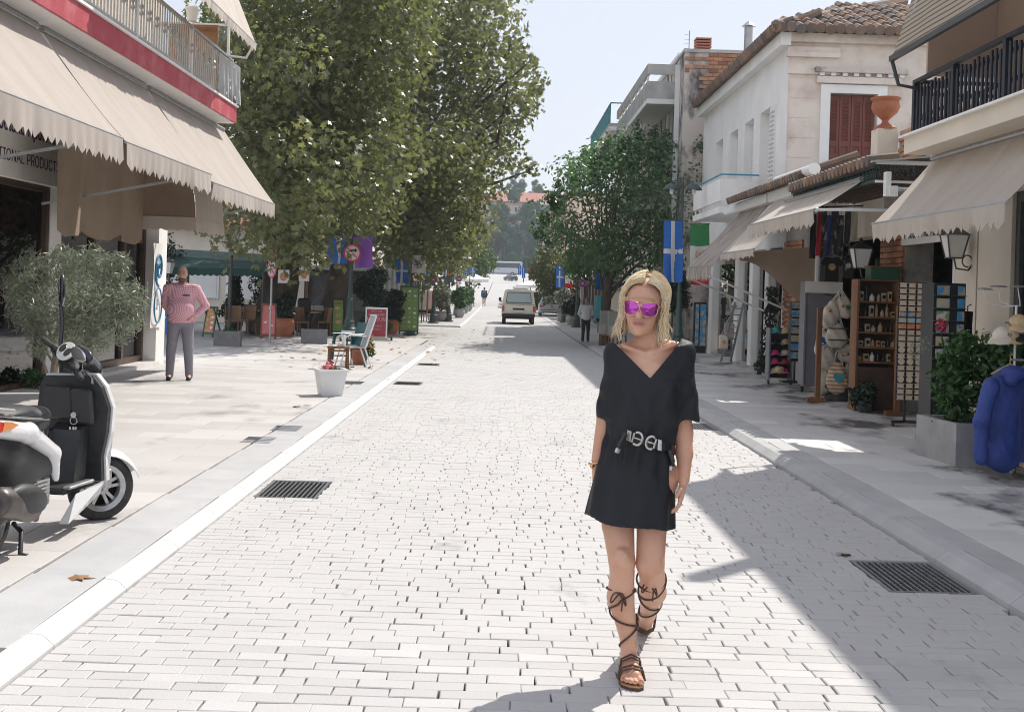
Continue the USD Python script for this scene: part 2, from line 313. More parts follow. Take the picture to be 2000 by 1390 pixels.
def place(parent, name, mat, pieces, eye=(0, 0), part_label=None):
    """the 300 pieces that show largest as parts of their own, the rest as one"""
    def big(p): lo, hi = p[0].min(0), p[0].max(0); c = (lo + hi) / 2; vis = c[1] > 3.9 and abs((c[0]) / c[1] * FPX + PX0 - 1000) < 1040; return -((hi[0] - lo[0]) * (hi[1] - lo[1]) / c[1] ** 3) if vis else 1
    pieces = sorted(pieces, key=big); rest = MB()
    for i, p in enumerate(pieces):
        if i < 300: obj(name, p, mat, parent)
        else: rest.add(*p)
    if rest.v: obj(name + 's', rest, mat, parent, kind='stuff')
ps = []; y = 3.0; r = 0
while y < 62:
    x = XL + (-.1 if r % 2 else 0) - rng.uniform(0, .03); dy = rng.uniform(.098, .112)
    while x < XR:
        w = rng.uniform(.19, .225); a, b = max(x, XL + .004), min(x + w, XR - .006)
        g = rng.uniform(.003, .007) if rng.random() < .85 else rng.uniform(.007, .012)
        for q in GRATES:
            if y + dy > q[2] - .01 and y < q[3] + .01 and b > q[0] and a < q[1]:
                if a < q[0]: b = q[0] - .004
                elif b > q[1]: a = q[1] + .012
                else: b = a
        if b - a > .04:
            ps.append(stonev(a, b - g, y, y + dy - rng.uniform(.003, .007), gz(y) + rng.uniform(-.0015, .0015)))
        x += w
    y += dy; r += 1
place(road, 'paving_stone', MAT['stone'], ps)
lp = thing('left_pavement', None, None); tag(lp, kind='structure')
rp = thing('right_pavement', None, None); tag(rp, kind='structure')
obj('pavement_bed', MB().add(*strip(-34, XL - .12, -6, 34.5, LPAV - .02, 1.5)).add(*strip(-34, XL - .003, 34.5, 56, -.006, 1.5)).add(*strip(-34, XL - .12, 56, 230, LPAV - .02, 3.)), MAT['road_far'], lp)
obj('joint_bed', MB().add(*strip(-7.2, XL - .12, 4, 34.4, LPAV - .012, 1.5)), MAT['joint'], lp)
obj('pavement_bed', MB().add(*strip(XR + .1, 7, -6, 38, RPAV - .02, 1.5)).add(*strip(XR + .003, 34, 37.8, 230, .012, 3.)), MAT['road_far'], rp)
def tiles(x0, x1, y0, y1, tx, ty, off, skip=None, gap=.007):
    o = []; y = y0; r = 0
    while y < y1:
        x = x0 - (tx / 2 if r % 2 else 0)
        while x < x1:
            a, b = max(x, x0), min(x + tx, x1)
            if b - a > .05 and not (skip and skip(a, b, y, y + ty)): o.append(stonev(a, b - gap, y, y + ty - gap, gz(y + ty / 2) + off, .03, .003, 0, .0012))
            x += tx
        y += ty; r += 1
    return o
inb = lambda a, b, y0, y1: b / y0 * FPX + PX0 < -60
place(lp, 'paving_tile', MAT['tile_left'], tiles(-7.16, -2.36, 5.2, 40, .8, .4, LPAV, inb))
place(rp, 'paving_tile', MAT['tile_right'], tiles(3.06, 5.9, 5.0, 38, .8, .4, RPAV))
def kerb(parent, x0, x1, y0, y1, L, off, mat, name, bull=.03, lean=0):
    y = y0
    while y < y1:
        b = min(y + L, y1)
        s = 1 if x1 > x0 else -1
        def ring(yy):
            g = gz(yy) + off
            return [[x0, yy, g - .2], [x0, yy, g - .035 - lean], [x0 + s * bull, yy, g - .002 - lean * .3], [x1 - s * .004, yy, g], [x1, yy, g - .2]]
        v = A(ring(y) + ring(b - .006)); f = [[i, i + 5, i + 6, i + 1] for i in range(4)]
        caps = [[0, 1, 2], [0, 2, 3], [0, 3, 4], [5, 7, 6], [5, 8, 7], [5, 9, 8]]
        f = np.vstack([tri(f), caps]); f = f if s > 0 else f[:, ::-1]
        obj(name, (v, f[:, ::-1]), mat, parent); y = b
kerb(lp, XL, XL - .115, 4.2, 35, 1.0, LPAV, MAT['kerb_white'], 'kerb_stone', .05, .012)
kerb(lp, XL, XL - .115, 56, 120, 2.0, LPAV, MAT['kerb_white'], 'kerb_stone', .05, .012)
for k, yy in enumerate(np.arange(5.0, 35, 1.25)):
    obj('edge_slab', stonev(-2.345, XL - .122, yy, yy + 1.243, gz(yy + .6) + LPAV, .03, .003, 0, .001), MAT['kerb_grey'], lp)
kerb(rp, XR, XR + .16, 4.2, 38, 1.1, RPAV, MAT['kerb_grey'], 'kerb_stone', .07, .03)
for k, yy in enumerate(np.arange(4.2, 38, 1.1)):
    obj('edge_slab', stonev(XR + .165, 3.055, yy, yy + 1.094, gz(yy + .6) + RPAV, .03, .003, 0, .001), MAT['kerb_grey'], rp)
# kerb of the far corner of the junction, running off to the left
for k in range(8):
    a = XL - .13 - k * 1.0
    obj('kerb_stone', cbox((.99, .14, .12), .02), MAT['kerb_white'], lp) and None
    stage.GetPrimAtPath('/World/left_pavement')  # placed below
    pr = [p for p in stage.GetPrimAtPath('/World/left_pavement').GetChildren()][-1]
    UsdGeom.Xformable(pr).AddTranslateOp().Set(Gf.Vec3d(a - .5, 56.0, gz(56) + .005))
# drain grates: a frame, the long bars and the thin cross rods
for k, (x0, x1, y0, y1) in enumerate(GRATES):
    lab = ['square iron drain grate by the white left kerb near the scooter', 'rusty iron drain grate by the right kerb in front of the concrete planter', 'iron drain grate by the right kerb beside the person in black dress', 'narrow iron drain grate by the left kerb level with the white flower box', 'farthest drain grate by the left kerb below the row of chairs'][k]
    t = thing('drain_grate', lab, 'drain grate', ((x0 + x1) / 2, (y0 + y1) / 2, gz((y0 + y1) / 2)), group='drain grates in the road')
    w, l = (x1 - x0) / 2, (y1 - y0) / 2; sl = -.008 * l
    fr = MB(); z = -.012
    for s in (-1, 1): fr.box((s * (w - .012), 0, z), (.024, 2 * l, .02)); fr.box((0, s * (l - .012), z), (2 * w - .048, .024, .02))
    obj('frame', fr, MAT['iron_light'], t); obj('pit', MB().box((0, 0, -.045), (2 * w - .05, 2 * l - .05, .006)), MAT['joint'], t)
    n = int((2 * w - .06) / .034)
    for i in range(n): obj('bar', MB().box((-w + .03 + (i + .5) * (2 * w - .06) / n, 0, -.014), (.011, 2 * l - .05, .022)), MAT['iron_light'] if k < 3 else MAT['iron'], t)
    cr = MB()
    for i in range(14): cr.box((0, -l + .05 + i * (2 * l - .1) / 13, -.016), (2 * w - .05, .005, .012))
    obj('cross_rods', cr, MAT['iron'], t)
for k, (px, py, lab) in enumerate([(505, 861, 'dark square drain cover let into the left pavement'), (560, 838, 'smaller dark drain cover let into the left pavement'), (690, 748, 'dark gully cover on the left pavement beside the white flower box')]):
    g = G(px, py, LPAV); t = thing('drain_cover', lab, 'drain cover', g)
    obj('lid', MB().box((0, 0, .004), (.3, .5, .008)), MAT['iron'], t)
    for i in range(5): obj('bar', MB().box((0, -.2 + i * .1, .011), (.28, .03, .006)), MAT['iron_light'], t)
# ---------------------------------------------------------------- materials of buildings
pm('plaster_white', (.82, .81, .79), (.74, .73, .71), 1.2, .8, .15, 30)
pm('plaster_cream', (.70, .63, .53), (.62, .56, .47), 1.0, .8, .15, 30)
pm('plaster_warm', (.60, .46, .36), (.54, .41, .32), .8, .8, .1, 30)
pm('plaster_grey', (.50, .49, .46), (.34, .33, .31), 1.6, .85, .2, 30)
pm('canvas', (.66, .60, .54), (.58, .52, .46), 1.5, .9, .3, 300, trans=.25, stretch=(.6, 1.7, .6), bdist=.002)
pm('canvas_toned_for_sun', (.51, .455, .41), (.455, .40, .36), 1.5, .9, .3, 300, trans=.2, stretch=(.6, 1.7, .6), bdist=.002)  # copy of canvas, darkened in colour to offset full sun on left awnings
pm('canvas_tan', (.40, .31, .23), (.34, .26, .19), 1.5, .9, .3, 300, trans=.3, bdist=.002)
pm('canvas_dirty', (.50, .43, .38), (.13, .12, .11), 3.0, .9, .2, 200, trans=.12, stretch=(1, 3.5, .35), ramp=(.42, .72))
pm('red_paint', (.40, .055, .075), (.50, .14, .15), 2.5, .75, .2, 60, ramp=(.45, .7))
pm('brown_frame', (.055, .03, .022), (.085, .05, .035), 6, .45)
pm('white_metal', (.75, .75, .74), None, rough=.35)
pm('steel', (.45, .45, .45), (.35, .35, .35), 15, .38, metal=.8)
pm('dark_metal', (.035, .037, .042), (.06, .06, .062), 20, .42)
pm('black', (.012, .012, .013), None, rough=.45)
pm('navy_rail', (.018, .02, .032), (.03, .033, .045), 20, .4)
pm('wood', (.23, .105, .042), (.15, .065, .028), 5, .55, .2, 90, stretch=(1, 1, .15), isl=.12)
pm('wood_light', (.50, .36, .22), (.42, .29, .17), 6, .55)
pm('cardboard', (.34, .19, .10), (.28, .155, .08), 4, .8)
pm('paper', (.78, .77, .73), (.70, .68, .65), 3, .7)
pm('dim_room', (.55, .51, .46), (.46, .42, .38), 1, .8)
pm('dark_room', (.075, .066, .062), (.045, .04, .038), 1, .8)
pm('letter_purple', (.07, .03, .08), None, rough=.6)
pm('marble', (.70, .68, .65), (.60, .58, .56), 2, .4)
glass_pane('pane', (.86, .89, .88)); glass_pane('frosted', (.80, .83, .83), 1.6, .25)
glass_pane('net', (.72, .72, .70), 1.15, .6)
# ---------------------------------------------------------------- awnings
def canvas_grid(a, b, c, d, m, n, rip=.006, sag=.03, seed=0):
    """a-b upper edge, d-c lower edge"""
    u = np.linspace(0, 1, m)[:, None, None]; w = np.linspace(0, 1, n)[None, :, None]
    p = (a * (1 - u) + b * u) * (1 - w) + (d * (1 - u) + c * u) * w
    N = np.cross(b - a, d - a); N /= np.linalg.norm(N); N = N if N[2] > 0 else -N
    nz = meshkit.fbm(np.concatenate([u * np.linalg.norm(b - a) * 3 + 0 * w, w * 1.0 + 0 * u, 0 * u * w + seed], 2), 3, seed) - .5
    off = -sag * (4 * w[..., 0] * (1 - w[..., 0])) * (.6 + .4 * np.sin(u[..., 0] * PI)) + rip * np.sin(u[..., 0] * 37 + seed) * (w[..., 0]) + nz * .05 * (w[..., 0] * (1 - w[..., 0]) * 4)
    return p + N * off[..., None]
def awning(name, label, y0, y1, bar, top, mat, val=.27, pitch=.16, group=None, arms=True, seed=0, wallx=None, valmat=None, armz=-.55, ends=(0, 0)):
    bx, bz = bar; tx, tz = top; t = thing(name, label, 'awning', (tx, (y0 + y1) / 2, tz), group=group)
    V = lambda x, y, z: A([x, y, z], float)
    g = canvas_grid(V(tx, y0 + ends[0], tz), V(tx, y1 + ends[1], tz), V(bx, y1, bz), V(bx, y0, bz), 30, 9, seed=seed)
    obj('fabric', MB().sheet(g, .004), mat, t, 40, world=True)
    n = max(6, int((y1 - y0) / pitch)); ys = np.linspace(y0, y1, n * 6 + 1); ph = np.linspace(0, n, n * 6 + 1) % 1
    sgn = np.sign(bx - tx); rows = []
    fold = (meshkit.fbm(np.stack([ys * 2.2, 0 * ys, 0 * ys + seed], 1), 3, seed + 3) - .5)
    for k, w in enumerate((0, .35, .7, 1.)):
        dz = val * w - (.075 * np.abs(ph - .5) * 2 * (w == 1)) + .05 * fold * w
        rows.append(np.stack([bx + sgn * (.012 + .10 * fold * w + .012 * w * np.sin(ys * 23 + seed)), ys, bz - .01 - dz], 1))
    if val: obj('valance', MB().sheet(A(rows), .004), valmat or mat, t, 40, world=True)
    obj('front_bar', MB().tube([V(bx, y0 - .03, bz), V(bx, y1 + .03, bz)], .017, 8), MAT['steel'], t, 50, world=True)
    obj('roller', MB().tube([V(tx, y0, tz + .02), V(tx, y1, tz + .02)], .045, 8), MAT['steel'], t, 50, world=True)
    if arms:
        wx = wallx if wallx is not None else tx - sgn * .6
        for yy in ((y0 + .25, y1 - .25) if arms == 2 else (y1 - .25,)):
            m = MB().bar(V(wx, yy - .4, bz + armz), V(bx - sgn * .02, yy, bz - .03), .035); obj('arm', m, MAT['steel'], t, world=True)
    return t
# ---------------------------------------------------------------- left shop building
LX = -6.6; wl = thing('shop_building', 'white corner shop building with red balcony edge and TRADITIONAL PRODUCTS sign', 'building', (LX, 18, -.1))
W = dict(parent=wl, world=True)
def wallbox(lo, hi, mat, name='wall', **k): return obj(name, MB().b2(lo, hi), MAT[mat], **{**W, **k})
wallbox((-14, 5, 4.3), (LX, 23.3, 10.5), 'plaster_cream', 'upper_wall')
wallbox((-7.0, 5, 2.80), (LX, 23.3, 4.3), 'plaster_white', 'lintel')
wallbox((-6.9, 17.85, -.3), (LX, 18.32, 2.797), 'plaster_white', 'pillar')
wallbox((-6.9, 22.72, -.3), (-6.38, 23.28, 4.3), 'plaster_white', 'pillar')
wallbox((-14, 23.28, -.3), (-6.9, 23.4, 10.5), 'plaster_white', 'end_wall')
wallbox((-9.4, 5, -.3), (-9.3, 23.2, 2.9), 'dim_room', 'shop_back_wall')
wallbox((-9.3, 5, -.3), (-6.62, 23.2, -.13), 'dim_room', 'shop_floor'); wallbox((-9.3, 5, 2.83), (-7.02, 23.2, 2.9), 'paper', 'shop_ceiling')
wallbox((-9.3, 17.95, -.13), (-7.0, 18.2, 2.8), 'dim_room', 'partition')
wallbox((-6.95, 18.33, -.25), (-6.30, 22.71, -.05), 'marble', 'doorstep')
def shop_window(y0, y1, z0, z1, posts, rails=(), x=LX - .12, fm='brown_frame', w=.11, parent=wl, sx=1):
    wn = obj('window', MB().b2((x - .01, y0, z0), (x + .11, y0 + w, z1)), MAT[fm], parent, world=True)
    for p in posts: obj('frame', MB().b2((x - .01, p - w / 2, z0), (x + .10, p + w / 2, z1 - w)), MAT[fm], wn, world=True)
    obj('frame', MB().b2((x - .01, y1 - w, z0), (x + .11, y1, z1)), MAT[fm], wn, world=True)
    obj('frame', MB().b2((x - .01, y0 + w, z1 - w), (x + .105, y1 - w, z1)), MAT[fm], wn, world=True)
    obj('frame', MB().b2((x - .01, y0 + w, z0), (x + .105, y1 - w, z0 + w)), MAT[fm], wn, world=True)
    for r in rails: obj('frame', MB().b2((x, y0 + w, r - .04), (x + .09, y1 - w, r + .04)), MAT[fm], wn, world=True)
    e = sorted([y0 + w] + [q for p in posts for q in (p - w / 2, p + w / 2)] + [y1 - w])
    for a, b in zip(e[::2], e[1::2]): obj('pane', MB().b2((x + .035, a, z0 + w), (x + .041, b, z1 - w)), MAT['pane'], wn, world=True)
    return wn
shop_window(8, 17.84, -.12, 2.79, (11.5, 14.6)); shop_window(18.33, 22.7, -.05, 2.79, (19.9, 21.5), (2.15,))
# sign over the window
sb = thing('shop_sign', 'long white shop sign with purple lettering TRADITIONAL PRODUCTS above brown window', 'sign', (LX, 15, 3.2))
obj('board', MB().cbox((LX + .04, 15.0, 3.22), (.07, 6.1, .92), .01), MAT['paper'], sb, world=True)
obj('lettering', MB().text('Παραδοσιακά Προϊόντα', .19, ((LX + .076, 14.9, 3.37), (0, 1, 0), (0, 0, 1)), .004, True, 3.02), MAT['letter_purple'], sb, world=True, label='Greek words in purple letters')
obj('lettering', MB().text('TRADITIONAL PRODUCTS', .155, ((LX + .076, 15.05, 2.98), (0, 1, 0), (0, 0, 1)), .004, False, 2.9), MAT['letter_purple'], sb, world=True, label='TRADITIONAL PRODUCTS in purple capitals')
# goods behind the left window
for k, (y, z, h, lab) in enumerate([(16.5, .03, 2.75, 1)]):
    ds = thing('display_shelf', 'white display shelf with jars behind the near shop window', 'shelf', (-7.6, 16.4, -.1))
    for zz in (.55, 1.15, 1.75): obj('board', MB().b2((-7.85, 14.4, zz), (-7.35, 17.5, zz + .05)), MAT['dark_metal'] if zz > 1.5 else MAT['paper'], ds, world=True)
    for yy in (14.4, 17.45): obj('side', MB().b2((-7.85, yy, -.1), (-7.35, yy + .05, 2.0)), MAT['paper'], ds, world=True)
    for i in range(16): obj('jar', MB().lathe([(.045, 0), (.05, .02), (.05, .17), (.03, .2), (.03, .24)], (-7.5, 14.7 + i * .175, 1.8 if i % 2 else .6), 10), MAT['paper'] if i % 3 else MAT['wood_light'], ds, 40, world=True)
pic = thing('wall_picture', 'picture of a dark bare tree on beige board in shop window', 'picture', (-7.2, 17.0, 1.8))
obj('board', MB().cbox((-7.2, 16.75, 2.02), (.03, 1.15, .95), .005), MAT['plaster_cream'], pic, world=True)
rg = np.random.default_rng(3); tm = MB().tube([(-7.17, 16.8, 1.62), (-7.17, 16.78, 1.9), (-7.17, 16.7, 2.1)], [.05, .03, .012], 6)
for i in range(16):
    a = rg.uniform(-1.3, 1.3); l = rg.uniform(.2, .42); tm.tube([(-7.17, 16.78, 1.85), (-7.17, 16.78 + .6 * l * math.sin(a), 1.9 + .6 * l * math.cos(a)), (-7.17, 16.78 + l * math.sin(a) * 1.2, 1.9 + l * math.cos(a))], [.014, .01, .004], 5)
obj('tree_drawing', tm, MAT['cardboard'], pic, world=True)
mr = thing('wall_mirror', 'pale octagonal mirror behind the far shop window', 'mirror', (-6.95, 21.0, 1.95))
mp = [(math.cos(a) * .33, math.sin(a) * .48) for a in np.arange(8) * PI / 4 + PI / 8]
obj('glass', MB().prism([(21.0 + p, 1.9 + q) for p, q in mp], 'x', -7.0, -6.97), MAT['white_metal'], mr, world=True)
obj('frame', MB().prism(Polygon([(21.0 + p * 1.1, 1.9 + q * 1.1) for p, q in mp], [[(21.0 + p, 1.9 + q) for p, q in mp]]), 'x', -7.0, -6.955), MAT['wood_light'], mr, world=True)
for i, (yy, c, lab) in enumerate([(19.2, 'plaster_white', 'white cloth goods stacked behind the door glass'), (22.2, 'paper', 'white boxes stacked low behind the far pane')]):
    bx = thing('goods_stack', lab, 'boxes', (-7.3, yy, -.1))
    for j in range(3): obj('box', MB().cbox((-7.3, yy, .1 + j * .22), (.4, .5 - .06 * j, .2), .01), MAT[c], bx, world=True)
# balcony
wallbox((LX, 5, 4.36), (-5.03, 22.6, 4.64), 'plaster_white', 'balcony_slab')
fm = MB(); rgf = np.random.default_rng(8)
obj('red_fascia', MB().b2((-5.03, 5, 4.375), (-5.0, 22.6, 4.655)).b2((LX, 22.6, 4.375), (-5.0, 22.63, 4.655)), MAT['red_paint'], **W)
obj('balcony_edge', MB().b2((-5.1, 5, 4.66), (-4.97, 22.66, 4.695)), MAT['plaster_white'], **W)
rl = obj('railing', MB().b2((-5.08, 6, 5.46), (-5.03, 22.4, 5.50)), MAT['steel'], **W)
obj('bottom_rail', MB().b2((-5.075, 6, 4.76), (-5.04, 22.4, 4.785)), MAT['steel'], rl, world=True)
for i in range(66):
    y = 22.3 - i * .128; m = MB().box((-5.055, y, 5.12), (.016, .03, .67))
    if i % 3 == 1: m.lathe([(.004, -.1), (.035, -.05), (.012, 0), (.035, .05), (.004, .1)], (-5.055, y, 5.15), 6)
    obj('baluster', m, MAT['steel'], rl, world=True)
for y in (22.4, 19.5, 16.6, 13.7): obj('post', MB().box((-5.055, y, 5.09), (.045, .045, .84)), MAT['white_metal'], rl, world=True)
gp = obj('wind_screen', MB().b2((-6.5, 22.36, 4.72), (-5.14, 22.372, 6.1)), MAT['frosted'], label='frosted glass screen at the end of the balcony', **W)
fr = MB()
for x in (-6.5, -5.8, -5.13): fr.b2((x - .02, 22.345, 4.70), (x + .02, 22.39, 6.14))
obj('frame', fr.b2((-6.48, 22.346, 6.1), (-5.15, 22.388, 6.14)), MAT['white_metal'], gp, world=True)
obj('corner_net', MB().sheet(canvas_grid(A([-5.0, 21.2, 5.4]), A([-4.98, 22.75, 5.42]), A([-4.93, 22.72, 4.7]), A([-5.0, 21.2, 4.72]), 12, 6, .02, 0), .004), MAT['net'], label='torn plastic net tied to the corner of the railing', **W)
bb = thing('leaning_board', 'brown wooden board leaning on balcony railing under the white pot', 'board', (-5.45, 21.3, 4.7)); obj('panel', MB().box((-5.55, 21.5, 5.32), (.86, .03, 1.25), Rx(-.08)), MAT['cardboard'], bb, world=True); obj('batten', MB().box((-5.55, 21.45, 5.85), (.86, .03, .06)), MAT['wood'], bb, world=True)
fp = thing('flower_pot', 'white flower pot on top of the brown board on balcony', 'flower pot', (-5.5, 21.4, 5.96))
obj('pot', MB().lathe([(.08, 0), (.12, .2), (.13, .2), (.13, .24), (.11, .24), (.11, .2)], (-5.55, 21.4, 5.97), 16), MAT['white_metal'], fp, 40, world=True)
awning('upper_awning', 'small cream awning over the upper balcony of the corner shop', 15.2, 21.35, (-4.42, 5.6), (-5.15, 7.4), MAT['canvas'], .16, arms=False, seed=4)
obj('crank_arm', MB().tube([(-5.05, 22.0, 5.5), (-4.7, 21.9, 5.45), (-4.45, 21.35, 5.6)], .022, 6), MAT['white_metal'], stage.GetPrimAtPath('/World/upper_awning'), world=True)
awning('shop_awning', 'cream awning at the left edge in front of the purple lettered sign', 9.5, 13.93, (-4.37, 3.08), (-5.38, 4.3), MAT['canvas_toned_for_sun'], .30, wallx=LX, seed=1, group='cream awnings of the corner shop')
awning('shop_awning', 'middle cream awning of the three under the red balcony', 14.08, 18.15, (-4.37, 3.05), (-5.38, 4.3), MAT['canvas_toned_for_sun'], .30, wallx=LX, seed=2, group='cream awnings of the corner shop')
awning('shop_awning', 'cream awning nearest the plane tree at the corner shop end', 18.32, 23.25, (-4.37, 2.94), (-5.38, 4.3), MAT['canvas_toned_for_sun'], .27, wallx=LX, seed=3, group='cream awnings of the corner shop', ends=(0, .1))
# hanging canvas and the round canopy
hc = thing('canvas_curtain', 'tan canvas curtain hanging below the awnings beside the olive tree', 'curtain', (-6.0, 18.3, 4.0))
ys = np.linspace(16.35, 20.4, 40); rows = [np.stack([-6.0 + .05 * np.sin(ys * 3.1) * w + .03 * np.sin(ys * 7) * w, ys, 4.2 - w * (2.13 + .05 * np.sin(ys * 4.2)) + .015 * w * np.sin(ys * 9)], 1) for w in np.linspace(0, 1, 12)]
obj('canvas', MB().sheet(A(rows), .004), MAT['canvas_tan'], hc, 40, world=True)
obj('rail', MB().tube([(-6.0, 16.3, 4.22), (-6.0, 20.45, 4.22)], .02, 6), MAT['steel'], hc, world=True)
cn = thing('round_canopy', 'tan barrel shaped canopy with scalloped edge at shop corner', 'canopy', (-6.4, 21.6, 3))
prof = [(-6.4, 3.62), (-5.75, 3.6), (-5.45, 3.42), (-5.27, 3.15), (-5.2, 2.85), (-5.17, 2.5)]
yy = np.linspace(20.6, 22.6, 12); pr = A(prof); g = A([[[p[0], y, p[1]] for y in yy] for p in pr])
obj('curved_top', MB().sheet(g, .004), MAT['canvas'], cn, 60, world=True)
obj('side_panel', MB().prism([(-6.4, 3.61)] + prof[1:] + [(-6.4, 2.5)], 'y', 20.55, 20.556), MAT['canvas_tan'], cn, world=True)
nn = 60; xs = np.linspace(-6.42, -5.15, nn); rows = [np.stack([xs, np.full(nn, 20.53) - .03 * w, 2.52 - w * (.2 + .03 * np.abs(np.sin(xs * 17)))], 1) for w in (0, .5, 1)]
obj('valance', MB().sheet(A(rows), .004), MAT['canvas'], cn, 40, world=True)
yv = np.linspace(20.55, 22.6, nn); rows = [np.stack([np.full(nn, -5.165) + .02 * w, yv, 2.51 - w * (.2 + .03 * np.abs(np.sin(yv * 12)))], 1) for w in (0, .5, 1)]
obj('valance', MB().sheet(A(rows), .004), MAT['canvas'], cn, 40, world=True)
# banner with the spiral on the corner pillar
bn = thing('hanging_banner', 'white vertical banner with blue spiral and ring on corner pillar', 'banner', (-6.35, 23.0, 1.5))
pm('blue_teal', (.02, .16, .30), None, rough=.6)
obj('cloth', MB().sheet(A([[[-6.372 + .02 * math.sin(w * 5 + u * 3), 22.35 + .6 * u, 2.12 - 1.55 * w] for u in np.linspace(0, 1, 8)] for w in np.linspace(0, 1, 14)]), .004), MAT['paper'], bn, world=True)
sp = [(-6.34, 22.65 + (.03 + .021 * a) * math.cos(a), 1.66 + (.03 + .021 * a) * 1.25 * math.sin(a)) for a in np.linspace(0, 11, 60)]
obj('spiral', MB().tube(sp, .022, 6), MAT['blue_teal'], bn, world=True)
obj('ring', MB().tube([(-6.34, 22.65 + .24 * math.cos(a), .98 + .32 * math.sin(a)) for a in np.linspace(0, 2 * PI, 33)], .014, 6).tube([(-6.34, 22.58, .9), (-6.34, 22.58, 1.1)], .01, 5).tube([(-6.34, 22.58, 1.0), (-6.34, 22.73, 1.0)], .01, 5), MAT['blue_teal'], bn, world=True)
# ---------------------------------------------------------------- right: near building with the balcony
pm('brick', (.30, .135, .075), (.40, .20, .11), 3, .85, .3, 60, isl=.3)
pm('brick_pale', (.46, .27, .15), (.36, .15, .085), 2.2, .85, .3, 60, isl=.25)
pm('mortar', (.40, .37, .33), (.28, .26, .24), 8, .9)
pm('roof_tile', (.22, .135, .09), (.13, .11, .098), 2.6, .85, .3, 50, isl=.3, ramp=(.4, .6))
pm('roof_red', (.36, .13, .085), (.30, .12, .085), 4, .85, isl=.15)
pm('shutter_brown', (.19, .055, .038), (.15, .045, .032), 8, .55, stretch=(1, 1, .3))
pm('terracotta', (.40, .145, .075), (.34, .12, .065), 8, .75, .2, 60)
pm('plaster_old', (.72, .64, .57), (.56, .46, .40), 1.5, .85, .5, 9, ramp=(.45, .66), detail=8)
pm('plaster_stained', (.56, .50, .46), (.10, .09, .085), 1.3, .9, .4, 20, ramp=(.46, .60), detail=9, stretch=(1, 1, .55))
pm('grey_door', (.17, .175, .195), (.2, .2, .22), 3, .5)
pm('lattice_green', (.03, .055, .055), None, rough=.5)
pm('lamp_glass', (.72, .71, .68), None, rough=.3)
pm('red_cloth', (.42, .02, .03), None, rough=.8)
rb = thing('balcony_building', 'cream near right building with black balcony railing and striped awning', 'building', (5.6, 9, -.1))
R = dict(parent=rb, world=True)
def rw(lo, hi, mat, name='wall', **k): return obj(name, MB().b2(lo, hi), MAT[mat], **{**R, **k})
rw((5.6, 2.0, 3.4), (12, 14.38, 7.0), 'plaster_grey', 'upper_wall'); rw((5.55, 13.45, -.3), (6.2, 14.38, 3.2), 'plaster_cream', 'pillar')
rw((5.6, 2, 2.75), (6.2, 13.45, 3.2), 'plaster_cream', 'lintel'); rw((5.5, 2, 7.0), (12.2, 14.45, 7.15), 'plaster_white', 'roof_slab')
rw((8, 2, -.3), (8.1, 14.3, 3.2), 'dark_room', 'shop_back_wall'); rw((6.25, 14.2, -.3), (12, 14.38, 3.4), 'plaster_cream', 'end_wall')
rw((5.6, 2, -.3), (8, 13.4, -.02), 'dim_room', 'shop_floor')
shop_window(7.6, 13.44, -.02, 2.74, (9.4, 11.4), x=5.6, fm='dark_metal', parent=rb)
rw((4.6, 2, 3.21), (5.6, 14.25, 3.40), 'plaster_cream', 'balcony_slab'); rw((4.55, 2, 3.40), (5.6, 14.3, 3.425), 'plaster_white', 'balcony_edge')
rr = obj('railing', MB().b2((4.66, 2.5, 4.02), (4.72, 14.2, 4.06)).b2((4.72, 14.15, 4.02), (5.58, 14.2, 4.06)), MAT['navy_rail'], **R)
for z in (3.62, 3.9): obj('rail', MB().b2((4.70, 2.5, z - .02), (4.72, 14.18, z + .02)).b2((4.72, 14.155, z - .02), (5.58, 14.175, z + .02)), MAT['navy_rail'], rr, world=True)
for y in (14.17, 12.95, 11.6, 10.2, 8.7): obj('post', MB().b2((4.66, y - .035, 3.42), (4.73, y + .035, 4.02)), MAT['navy_rail'], rr, world=True)
for i in range(62):
    y = 14.08 - i * .112; h = .02 * math.sin(i * 1.7)
    obj('slat', MB().b2((4.675, y - .022, 3.33 + abs(h)), (4.695, y + .022, 3.965 + h)), MAT['navy_rail'], rr, world=True)
for i in range(7): obj('slat', MB().b2((4.82 + i * .11, 14.18, 3.44), (4.86 + i * .11, 14.2, 3.96)), MAT['navy_rail'], rr, world=True)
rw((4.78, 14.06, 4.10), (5.6, 14.11, 7.0), 'plaster_warm', 'balcony_screen', label='flat orange beige screen at the far end of the balcony')
rw((5.56, 12.4, 3.42), (5.6, 14.05, 7.0), 'plaster_warm', 'balcony_screen')
rw((4.68, 10.95, 3.42), (4.8, 11.1, 7.0), 'navy_rail', 'column'); rw((5.5, 9.0, 3.43), (5.58, 10.4, 5.7), 'grey_door', 'balcony_door')
# striped upper awning
pm('stripe_dark', (.20, .165, .125), None, rough=.9)
n_ = {'g': ('geometry', {}), 's': ('separate_xyz', {}), 'm': ('math', {'math_type': 'multiply', 'value2': 15.5}), 'f': ('math', {'math_type': 'fraction'}), 'l': ('math', {'math_type': 'less_than', 'value2': .3}), 'x': ('mix_color', {'a': (.52, .45, .36), 'b': (.17, .14, .11)}), 'p': ('principled_bsdf', {'roughness': .9}), 't': ('translucent_bsdf', {}), 'mc': ('mix_closure', {'fac': .2})}
MAT['canvas_striped'] = usdkit.material(stage, '/World/Looks/canvas_striped', n_, [('g.position', 's.vector'), ('s.z', 'm.value1'), ('m.value', 'f.value1'), ('f.value', 'l.value1'), ('l.value', 'x.fac'), ('x.result', 'p.base_color'), ('x.result', 't.color'), ('p.BSDF', 'mc.closure1'), ('t.BSDF', 'mc.closure2')], surface='mc.closure')
